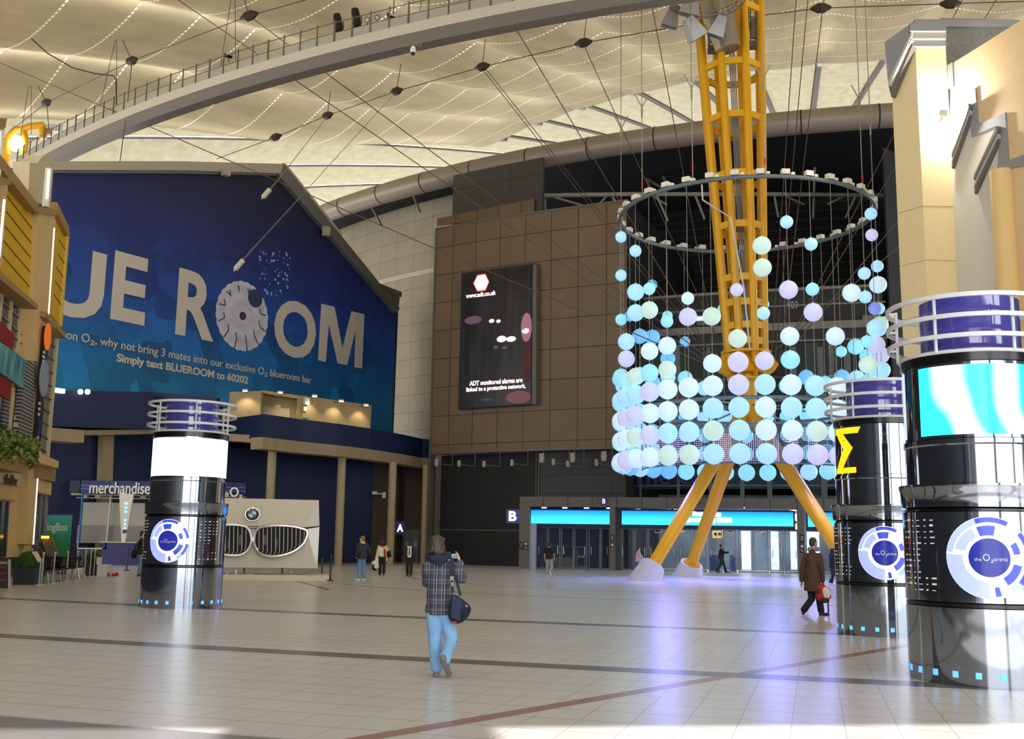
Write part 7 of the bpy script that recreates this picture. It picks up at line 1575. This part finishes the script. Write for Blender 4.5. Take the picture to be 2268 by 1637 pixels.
        if hem is not None:
            me = blob(q, vox, 9)
            arm = [(J['el' + n], J['wr' + n]) for n in 'lr']
            for v in me.vertices:
                if v.co.z < hem:
                    if all(min((v.co - a.lerp(b, t)).length for t in (0, .25, .5, .75, 1)) > .11 * k for a, b in arm) or hem - v.co.z > .3: v.co.z = hem
            o = bpy.data.objects.new(nm, me); COL.objects.link(o); me.materials.append(m_); o.parent = r_
    if legs:
        m_, th, fl = legs; q = [('e', J['pelvis'], (.158 * k + th, .115 * k + th, .125 * k), T)]
        for n in 'lr':
            e = J['an' + n] + (J['kn' + n] - J['an' + n]) * .10
            q += [('c', J['hip' + n], J['kn' + n], .088 * k + th, .062 * k + th), ('c', J['kn' + n], e, .06 * k + th, .046 * k + th + fl)]
        cloth('trousers', q, m_, hi=J['waist'].z)
    if shoes:
        m_, sole = shoes
        for n in 'lr':
            a, t = J['an' + n], J['to' + n]; d = (t - (a - V((0, 0, a.z - t.z)))); dn = (t - a).normalized(); up = V((0, 0, 1)); heel = a + V((0, 0, -.055 * k)) - V((dn.x, dn.y, 0)) * .03 * k if abs(a.z - t.z) < .12 else a - dn * .05 * k
            q = [('c', heel, t + V((0, 0, .005)), .043 * k, .036 * k), ('c', a - V((0, 0, .02)), t, .042 * k, .028 * k)]
            cloth('shoe', q, m_, lo=0.0, v=min(vox, .011), sm=2)
    for nm, parts, m_, lo, hi in extra: cloth(nm, parts, m_, lo, hi, v=min(vox, .011), sm=2)
    return r_, hd, T
denim = mat('light blue denim', S(136, 180, 224), rough=0.8, noise=0.16, nscale=5); denim2 = mat('blue denim', S(104, 138, 172), rough=0.8, noise=0.12, nscale=6)
blkc = mat('black cloth', S(26, 25, 28), rough=0.8); navc = mat('navy cloth', S(28, 32, 48), rough=0.8); whc = mat('white cloth', S(226, 224, 218), rough=0.7); gryc = mat('grey cloth', S(150, 150, 152), rough=0.8)
plaid = mat('plaid jacket cloth', S(74, 72, 84), rough=0.85); n = NT(plaid); vec, xyz = n.obj()
def stripe(src, per, w, ph=0.0): return n.math('LESS_THAN', n.math('FRACT', n.math('ADD', n.math('DIVIDE', src, per), ph + 50)), w)
cx = n.mix(n.math('MULTIPLY', stripe(xyz[0], .10, .5), .5), S(66, 62, 72), S(96, 92, 104)); cx = n.mix(n.math('MULTIPLY', stripe(xyz[2], .12, .5), .45), cx, S(48, 46, 54))
cx = n.mix(n.math('MULTIPLY', n.math('MAXIMUM', stripe(xyz[0], .10, .09, .3), stripe(xyz[0], .10, .06, .62)), .5), cx, S(170, 186, 206)); cx = n.mix(n.math('MULTIPLY', n.math('MAXIMUM', stripe(xyz[2], .12, .07, .25), stripe(xyz[2], .12, .05, .6)), .38), cx, S(160, 174, 194)); n.link(cx, n.b.inputs['Base Color'])

# ---- the man with the camera in the foreground
YM = 13.5; B0 = P(968, 1500, YM); B0 = V((B0.x, YM, 0.0))
def pj(x, y, dy=0.0): return P(x, y, YM + dy) - B0
J = {'head': pj(969, 1211, .03), 'neck': pj(973, 1240, -.01), 'chest': pj(974, 1280), 'waist': pj(974, 1318), 'pelvis': pj(973, 1350), 'shl': pj(947, 1257, .0), 'shr': pj(1003, 1257, .0), 'ell': pj(946, 1290, .10), 'wrl': pj(990, 1244, .30), 'hdl': pj(1000, 1238, .34),
     'elr': pj(1023, 1281, .04), 'wrr': pj(1018, 1246, .24), 'hdr': pj(1014, 1228, .27), 'hipl': pj(961, 1357), 'hipr': pj(986, 1357), 'knl': pj(963, 1424, .04), 'anl': pj(967, 1484, -.02), 'tol': pj(966, 1497, .15), 'knr': pj(1000, 1415, .02), 'anr': pj(984, 1464, -.28), 'tor': pj(995, 1491, -.12)}
J['tol'].z = 0.035; J['tor'].z = 0.045
hoodm = mat('navy hood cloth', S(34, 44, 64), rough=0.85)
hood = [('e', pj(972, 1238, -.09), (.115, .05, .06), None), ('c', pj(955, 1236, -.05), pj(974, 1249, -.10), .04, .03), ('c', pj(990, 1233, -.05), pj(974, 1249, -.10), .04, .03), ('c', pj(952, 1232, .02), pj(992, 1230, .02), .05, .05)]
man, hd_, T_ = person('man in plaid jacket and pale jeans seen from behind taking a photo in the foreground', B0, 0.0, 1.8, J, 1.8 / 1.75, yaw=-0.35, R=-0.12, sk='fair', vox=0.009, hair=((74, 60, 54), 'shag'),
    top=('plaid_jacket', plaid, pj(973, 1361).z, 'long', .017, None), legs=(denim, .016, .012), shoes=(mat('grey trainer', S(120, 118, 122), rough=0.6), None), extra=(('hood', hood, hoodm, None, None),))
q = pj(1008, 1232, .30) + B0; r_ = thing('compact_camera', 'small silver camera held up by the man in the plaid jacket', 'camera', q)
b_ = MB(); b_.box(q, (.09, .03, .058)); b_.obj('camera_body', mat('silver camera', S(176, 186, 200), rough=0.3, metal=0.5), r_); b_ = MB(); b_.tube([q + V((.015, .012, 0)), q + V((.015, .045, 0))], .02, 14); b_.obj('lens', blk, r_)
b_ = MB(); b_.box(q + V((0, -.0165, 0)), (.055, .002, .042)); b_.obj('display', mat('pale camera display', S(150, 170, 195), rough=0.2), r_)
q = pj(1010, 1350, -.16) + B0; navb = mat('navy bag cloth', S(36, 42, 62), rough=0.8, noise=0.12, nscale=8); r_ = thing('shoulder_bag', 'navy messenger bag hanging from the shoulder of the man in the plaid jacket', 'bag', q)
bp = lambda x, y, dy=0.0: P(x, y, YM - .18 + dy)
b_ = MB(); outl = [(1003, 1311), (1018, 1322), (1047, 1342), (1043, 1358), (1032, 1376), (1012, 1386), (995, 1377), (990, 1362), (996, 1335)]
f0 = [bp(x, y, -.05) for x, y in outl]; f1 = [bp(x, y, .09) for x, y in outl]; cf = bp(1015, 1350, -.10); cb_ = bp(1015, 1350, .12); N_ = len(outl)
b_.add(f0 + f1 + [cf, cb_], [[i, (i + 1) % N_, N_ + (i + 1) % N_, N_ + i] for i in range(N_)] + [[(i + 1) % N_, i, 2 * N_] for i in range(N_)] + [[N_ + i, N_ + (i + 1) % N_, 2 * N_ + 1] for i in range(N_)])
o = b_.obj('bag_body', navb, r_, smooth=True, ang=75); md = o.modifiers.new('sub', 'SUBSURF'); md.levels = 2; md.render_levels = 2
b_ = MB(); b_.prism([bp(1001, 1318, -.12), bp(1022, 1332, -.135), bp(1018, 1376, -.135), bp(998, 1368, -.12)], (0, .02, 0)); o = b_.obj('bag_flap', mat('navy flap cloth', S(48, 56, 82), rough=0.8), r_); md = o.modifiers.new('bev', 'BEVEL'); md.width = .01; md.segments = 2
b_ = MB(); b_.prism([bp(1026, 1352, -.10), bp(1042, 1344, -.08), bp(1040, 1362, -.08), bp(1026, 1378, -.10)], (0, .02, 0)); b_.obj('side_pocket', mat('dark navy cloth', S(22, 26, 40), rough=0.8), r_)
b_ = MB(); b_.ball(bp(1033, 1343, -.1), .014, 8, 6); b_.obj('metal_stud', chrome, r_)
b_ = MB(); b_.box(bp(1006, 1379, -.11), (.05, .01, .03)); b_.obj('red_tag', mat('red tag', S(180, 40, 44), rough=0.7), r_)
b_ = MB(); b_.bar(bp(1001, 1236, .05), bp(1001, 1278, .0), .055, .012, up=(0, 1, 0)); b_.bar(bp(1001, 1278, .0), bp(1003, 1313, -.02), .028, .012, up=(0, 1, 0)); b_.obj('strap', navb, r_)
b_ = MB(); b_.bar(bp(1008, 1276, .1), bp(1020, 1320, .06), .03, .012, up=(0, 1, 0)); b_.obj('strap', navb, r_)
b_ = MB(); b_.box(bp(1001, 1281, -.02), (.045, .012, .05)); b_.box(bp(1002, 1294, -.02), (.025, .012, .05)); b_.obj('buckle', mat('dull metal', S(140, 138, 134), rough=0.45, metal=0.3), r_)

# ---- the man in the brown coat walking right with a red rucksack
YC = 26.3; B1 = V((P(1806, 1366, YC).x, YC, 0))
def cj(x, y, dy=0.0): return P(x, y, YC + dy) - B1
J = {'head': cj(1802, 1203, .06), 'neck': cj(1799, 1221), 'chest': cj(1799, 1243), 'waist': cj(1798, 1266), 'pelvis': cj(1799, 1284), 'shl': cj(1785, 1232, .12), 'shr': cj(1815, 1232, -.08), 'ell': cj(1777, 1262, .10), 'wrl': cj(1775, 1287, .06), 'elr': cj(1820, 1263, -.10), 'wrr': cj(1822, 1288, -.04),
     'hipl': cj(1795, 1288, .06), 'hipr': cj(1803, 1288, -.06), 'knl': cj(1798, 1327, .04), 'anl': cj(1779, 1353, .05), 'tol': cj(1779, 1365, .03), 'knr': cj(1814, 1325, -.08), 'anr': cj(1819, 1357, -.06), 'tor': cj(1831, 1364, -.04)}
J['tol'].z = .04; J['tor'].z = .03; J['anr'].z = .09
brc = mat('brown coat cloth', S(84, 62, 48), rough=0.9, noise=0.08, nscale=12); dkn = mat('dark navy trousers', S(24, 26, 40), rough=0.8)
collar = [('c', cj(1793, 1217, .02), cj(1812, 1216, .0), .06, .055)]
person('man in a long brown coat striding right with a red rucksack near the black columns', B1, 0.0, 1.78, J, 1.0, yaw=-0.15, R=-0.95, sk='fair', vox=0.011, hair=((70, 60, 56), 'short'), top=('brown_coat', brc, cj(1799, 1309).z, 'long', .022, None), legs=(dkn, .02, .016), shoes=(mat('dark brown shoe', S(50, 26, 26), rough=0.4), None), extra=(('scarf', collar, mat('blue grey scarf', S(132, 140, 160), rough=0.9), None, None),))
q = cj(1822, 1316, -.1) + B1; r_ = thing('rucksack', 'red rucksack with pale panel carried by the man in the brown coat', 'rucksack', q)
rdm = mat('red rucksack cloth', S(190, 30, 44), rough=0.7)
def rb_(nm, parts, m_): me = blob([(p[0], *( [V(p[1]) + q] + ([V(p[2]) + q] if p[0] == 'c' else [p[2]]) + list(p[3:]) )) for p in parts], .012, 3); o = bpy.data.objects.new(nm, me); COL.objects.link(o); me.materials.append(m_); o.parent = r_; o.location = -V(q); return o
rb_('main_bag', [('e', (0, 0, 0), (.19, .12, .22)), ('e', (-.06, 0, .08), (.12, .11, .16)), ('c', (.12, 0, .12), (.16, 0, -.06), .06, .05)], rdm)
rb_('front_panel', [('e', (.06, -.085, .03), (.11, .05, .15))], mat('pale rucksack panel', S(214, 210, 196), rough=0.7)); rb_('dark_pocket', [('e', (.02, -.09, -.14), (.12, .06, .07)), ('e', (-.12, -.06, .07), (.07, .06, .08))], mat('dark rucksack pocket', S(52, 36, 48), rough=0.7))
b_ = MB(); b_.bar(q + V((.11, -.05, -.18)), q + V((.11, -.06, -.52)), .035, .012, up=(0, 1, 0)); b_.obj('hanging_strap', blkc, r_)
b_ = MB(); b_.tube([q + V((-.05, 0, .2)), q + V((0, .02, .26)), q + V((.05, 0, .2))], .014, 6); b_.obj('carry_handle', blkc, r_)

# ---- people further back
def std(H): return base_pose(H)
def at(px, Y): p = XY(px, Y); return V((p.x, p.y, 0))
J, k = std(1.76); J['ell'] = V((-.27, -.10, 1.16)) * k; J['wrl'] = V((-.20, .08, .98)) * k; J['elr'] = V((.28, -.10, 1.16)) * k; J['wrr'] = V((.2, .08, .98)) * k; J['anl'] += V((-.02, .06, 0)); J['tol'] += V((-.02, .06, 0))
person('man in a black jacket with cream collar and pale jeans, hands in pockets', at(803, 43.6), radians(48), 1.76, J, k, yaw=0.5, sk='fair', hair=((142, 96, 58), 'short'), top=('black_jacket', mat('black jacket', S(30, 32, 32), rough=0.5), .86 * k, 'long', .04, None), legs=(denim2, .014, .01), shoes=(mat('white trainer', S(222, 220, 216), rough=0.5), None), extra=(('collar', [('c', (-.05, .03, 1.49 * k), (.05, .03, 1.49 * k), .06, .06), ('c', (-.05, -.05, 1.5 * k), (.05, -.05, 1.5 * k), .05, .05)], mat('cream collar', S(222, 210, 170), rough=0.8), None, None),))
# woman facing the camera with bags
J, k = std(1.62); J['ell'] = V((-.30, .05, 1.16)) * k; J['wrl'] = V((-.10, .16, 1.38)) * k; J['elr'] = V((.25, -.02, 1.12)) * k; J['wrr'] = V((.30, .05, .88)) * k
red = mat('red scarf', S(176, 28, 40), rough=0.8); crm = mat('cream cardigan', S(214, 200, 140), rough=0.85)
wl0 = at(848, 50.7)
person('woman in a cream cardigan and red scarf carrying bags under the canopy', wl0, radians(182), 1.62, J, k, yaw=0.1, sk='dark', hair=((34, 26, 26), 'curly'), top=('white_top', whc, .92 * k, None, .012, None), legs=(mat('dark jeans', S(30, 32, 44), rough=0.8), .014, .02), shoes=(blkc, None),
       extra=(('cardigan_side', [('c', (-.16, -.02, 1.38 * k), (-.19, .0, .74 * k), .05, .05), ('c', J['shl'], J['ell'], .07, .06), ('c', J['ell'], J['wrl'], .058, .05)], crm, None, None), ('cardigan_side', [('c', (.16, -.02, 1.38 * k), (.19, .0, .74 * k), .05, .05), ('c', J['shr'], J['elr'], .07, .06), ('c', J['elr'], J['wrr'], .058, .05)], crm, None, None), ('scarf', [('c', (-.09, .05, 1.46 * k), (.09, .05, 1.46 * k), .05, .05), ('c', (-.10, .10, 1.42 * k), (-.11, .125, 1.0 * k), .045, .04)], red, None, None)))
def soft_bag(nm, label, parts, m_, loc, handle=None):
    r_ = thing(nm, label, 'bag', loc); me = blob([(p[0], *([V(p[1])] + ([V(p[2])] if p[0] == 'c' else [p[2]]) + list(p[3:]))) for p in parts], .014, 3); o = bpy.data.objects.new('bag_body', me); COL.objects.link(o); me.materials.append(m_); o.parent = r_
    if handle: b_ = MB(); b_.tube([V(p) for p in handle], .012, 6); me = b_.mesh('handle'); o = bpy.data.objects.new('handle', me); COL.objects.link(o); me.materials.append(m_); o.parent = r_
    return r_
soft_bag('carrier_bag', 'white carrier bag held by the woman in the cream cardigan', [('c', (0, 0, .1), (.02, 0, -.22), .07, .12), ('c', (-.05, 0, .02), (-.16, 0, -.06), .05, .07)], whc, wl0 + V((-.26, -.1, .62)), [(0, 0, .15), (-.02, 0, .26), (0, .02, .15)])
soft_bag('hand_bag', 'dark bag hanging below the white carrier bag beside the woman', [('e', (0, 0, 0), (.13, .08, .12))], blkc, wl0 + V((-.34, -.02, .32)), [(-.08, 0, .08), (0, 0, .34), (.06, 0, .08)])
soft_bag('shoulder_bag', 'black shoulder bag on the right side of the woman in the cream cardigan', [('c', (0, 0, .08), (.02, 0, -.06), .09, .11)], blkc, wl0 + V((.30, -.06, .98)), [(-.05, 0, .1), (-.12, .02, .38), (.03, 0, .1)])
# man in white shirt and tie
J, k = std(1.60); J['ell'] = V((-.28, -.04, 1.14)) * k; J['wrl'] = V((-.27, .04, .93)) * k; J['elr'] = V((.28, -.04, 1.14)) * k; J['wrr'] = V((.27, .04, .93)) * k; J['anr'] += V((0, -.2, .03)); J['knr'] += V((0, .03, 0)); J['tor'] += V((0, -.2, .02)); J['anl'] += V((0, .1, 0)); J['tol'] += V((0, .1, 0))
dkb = mat('dark brown suit', S(40, 30, 30), rough=0.8)
person('man in dark open jacket, white shirt and brown tie near the letter A', at(908, 50.2), radians(180), 1.60, J, k, sk='dark', hair=((24, 20, 20), 'short'), top=('white_shirt', whc, .92 * k, None, .004, None), legs=(dkb, .02, .012), shoes=(blkc, None),
       extra=(('jacket_side', [('c', (-.15, .02, 1.36 * k), (-.20, .03, .86 * k), .085, .10), ('c', J['shl'], J['ell'], .075, .065), ('c', J['ell'], J['wrl'], .062, .055)], dkb, None, None), ('jacket_side', [('c', (.15, .02, 1.36 * k), (.20, .03, .86 * k), .085, .10), ('c', J['shr'], J['elr'], .075, .065), ('c', J['elr'], J['wrr'], .062, .055)], dkb, None, None), ('jacket_back', [('e', (0, -.09, 1.2 * k), (.2, .05, .3))], dkb, None, None), ('tie', [('c', (0, .12, 1.40 * k), (0, .135, 1.06 * k), .025, .04)], mat('brown tie', S(130, 86, 50), rough=0.7), None, None)))
# man in black t-shirt walking away
J, k = std(1.62); J['anr'] += V((0, -.32, .14)); J['tor'] += V((0, -.30, .04)); J['knr'] += V((.02, .02, 0)); J['anl'] += V((0, .05, 0)); J['tol'] += V((0, .05, 0)); J['elr'] = V((.27, -.08, 1.14)) * k; J['wrr'] = V((.27, .0, .9)) * k
person('man in a black t-shirt and grey trousers walking towards the left entrance doors', at(1217, 52.0), radians(-12), 1.62, J, k, sk='mid', hair=((40, 34, 34), 'short'), top=('black_tshirt', blkc, .90 * k, 'short', .02, None), legs=(gryc, .02, .012), shoes=(MATS['white trainer'], None))
J, k = std(1.44); J['ell'] = V((-.2, .12, 1.14)) * k; J['wrl'] = V((-.04, .22, 1.12)) * k; J['elr'] = V((.2, .1, 1.14)) * k; J['wrr'] = V((.06, .24, 1.1)) * k
person('woman in pale pink jacket with dark ponytail behind the front left plinth', at(1414, 60.0), radians(-85), 1.44, J, k, sk='fair', hair=((46, 32, 32), 'tail'), top=('pink_jacket', mat('pale pink cloth', S(204, 172, 176), rough=0.8), .78 * k, 'long', .03, None), legs=(denim2, .014, .01), shoes=(blkc, None))
J, k = std(1.66); J['elr'] = V((.24, .18, 1.24)) * k; J['wrr'] = V((.16, .44, 1.28)) * k; J['knl'] += V((0, .14, .02)); J['anl'] += V((0, .30, 0)); J['tol'] += V((0, .30, 0)); J['anr'] += V((0, -.28, .04)); J['tor'] += V((0, -.26, .0)); J['knr'] += V((0, -.06, 0))
person('man in dark clothes with outstretched arm striding right by the blue bins', at(1597, 64.2), radians(-95), 1.66, J, k, sk='mid', hair=((30, 26, 28), 'short'), top=('dark_jacket', blkc, .86 * k, 'long', .03, None), legs=(navc, .018, .012), shoes=(blkc, None))
J, k = std(1.56); J['ell'] = V((-.2, .12, 1.14)) * k; J['wrl'] = V((-.04, .24, 1.24)) * k; J['elr'] = V((.22, .08, 1.12)) * k; J['wrr'] = V((.06, .25, 1.22)) * k; J['anr'] += V((0, -.2, .03)); J['tor'] += V((0, -.2, .0)); J['knr'] += V((0, -.03, 0))
person('dark haired woman with white sleeves half hidden behind the middle black column', at(1843, 46.6), radians(-80), 1.56, J, k, sk='mid', hair=((24, 20, 24), 'long'), top=('dark_vest', blkc, .84 * k, None, .03, None), legs=(navc, .01, .004), shoes=(MATS['white trainer'], None),
       extra=(('white_sleeve', [('c', J['shl'], J['ell'], .062, .055), ('c', J['ell'], J['wrl'], .052, .045)], whc, None, None), ('white_sleeve', [('c', J['shr'], J['elr'], .062, .055), ('c', J['elr'], J['wrr'], .052, .045)], whc, None, None)))
J, k = std(1.82); J['elr'] = V((.24, .10, 1.16)) * k; J['wrr'] = V((.08, .2, 1.46)) * k
lm0 = at(314, 44.6)
person('man in a navy jacket and jeans with hand to mouth beside the left black column', lm0, radians(-70), 1.82, J, k, yaw=-0.1, sk='fair', hair=((44, 32, 28), 'short'), top=('navy_jacket', navc, .84 * k, 'long', .03, None), legs=(denim2, .016, .01), shoes=(mat('dark shoe', S(40, 38, 40), rough=0.5), None), extra=(('collar', [('c', (-.04, .03, 1.5 * k), (.04, .03, 1.5 * k), .055, .055)], mat('pale collar', S(196, 190, 180), rough=0.8), None, None),))
soft_bag('satchel', 'dark satchel on the back of the man in the navy jacket', [('c', (0, 0, .06), (0, 0, -.1), .1, .12)], blkc, lm0 + V((-.30, .05, .92)), [(-.02, 0, .12), (.12, -.06, .5), (.05, -.1, .12)])
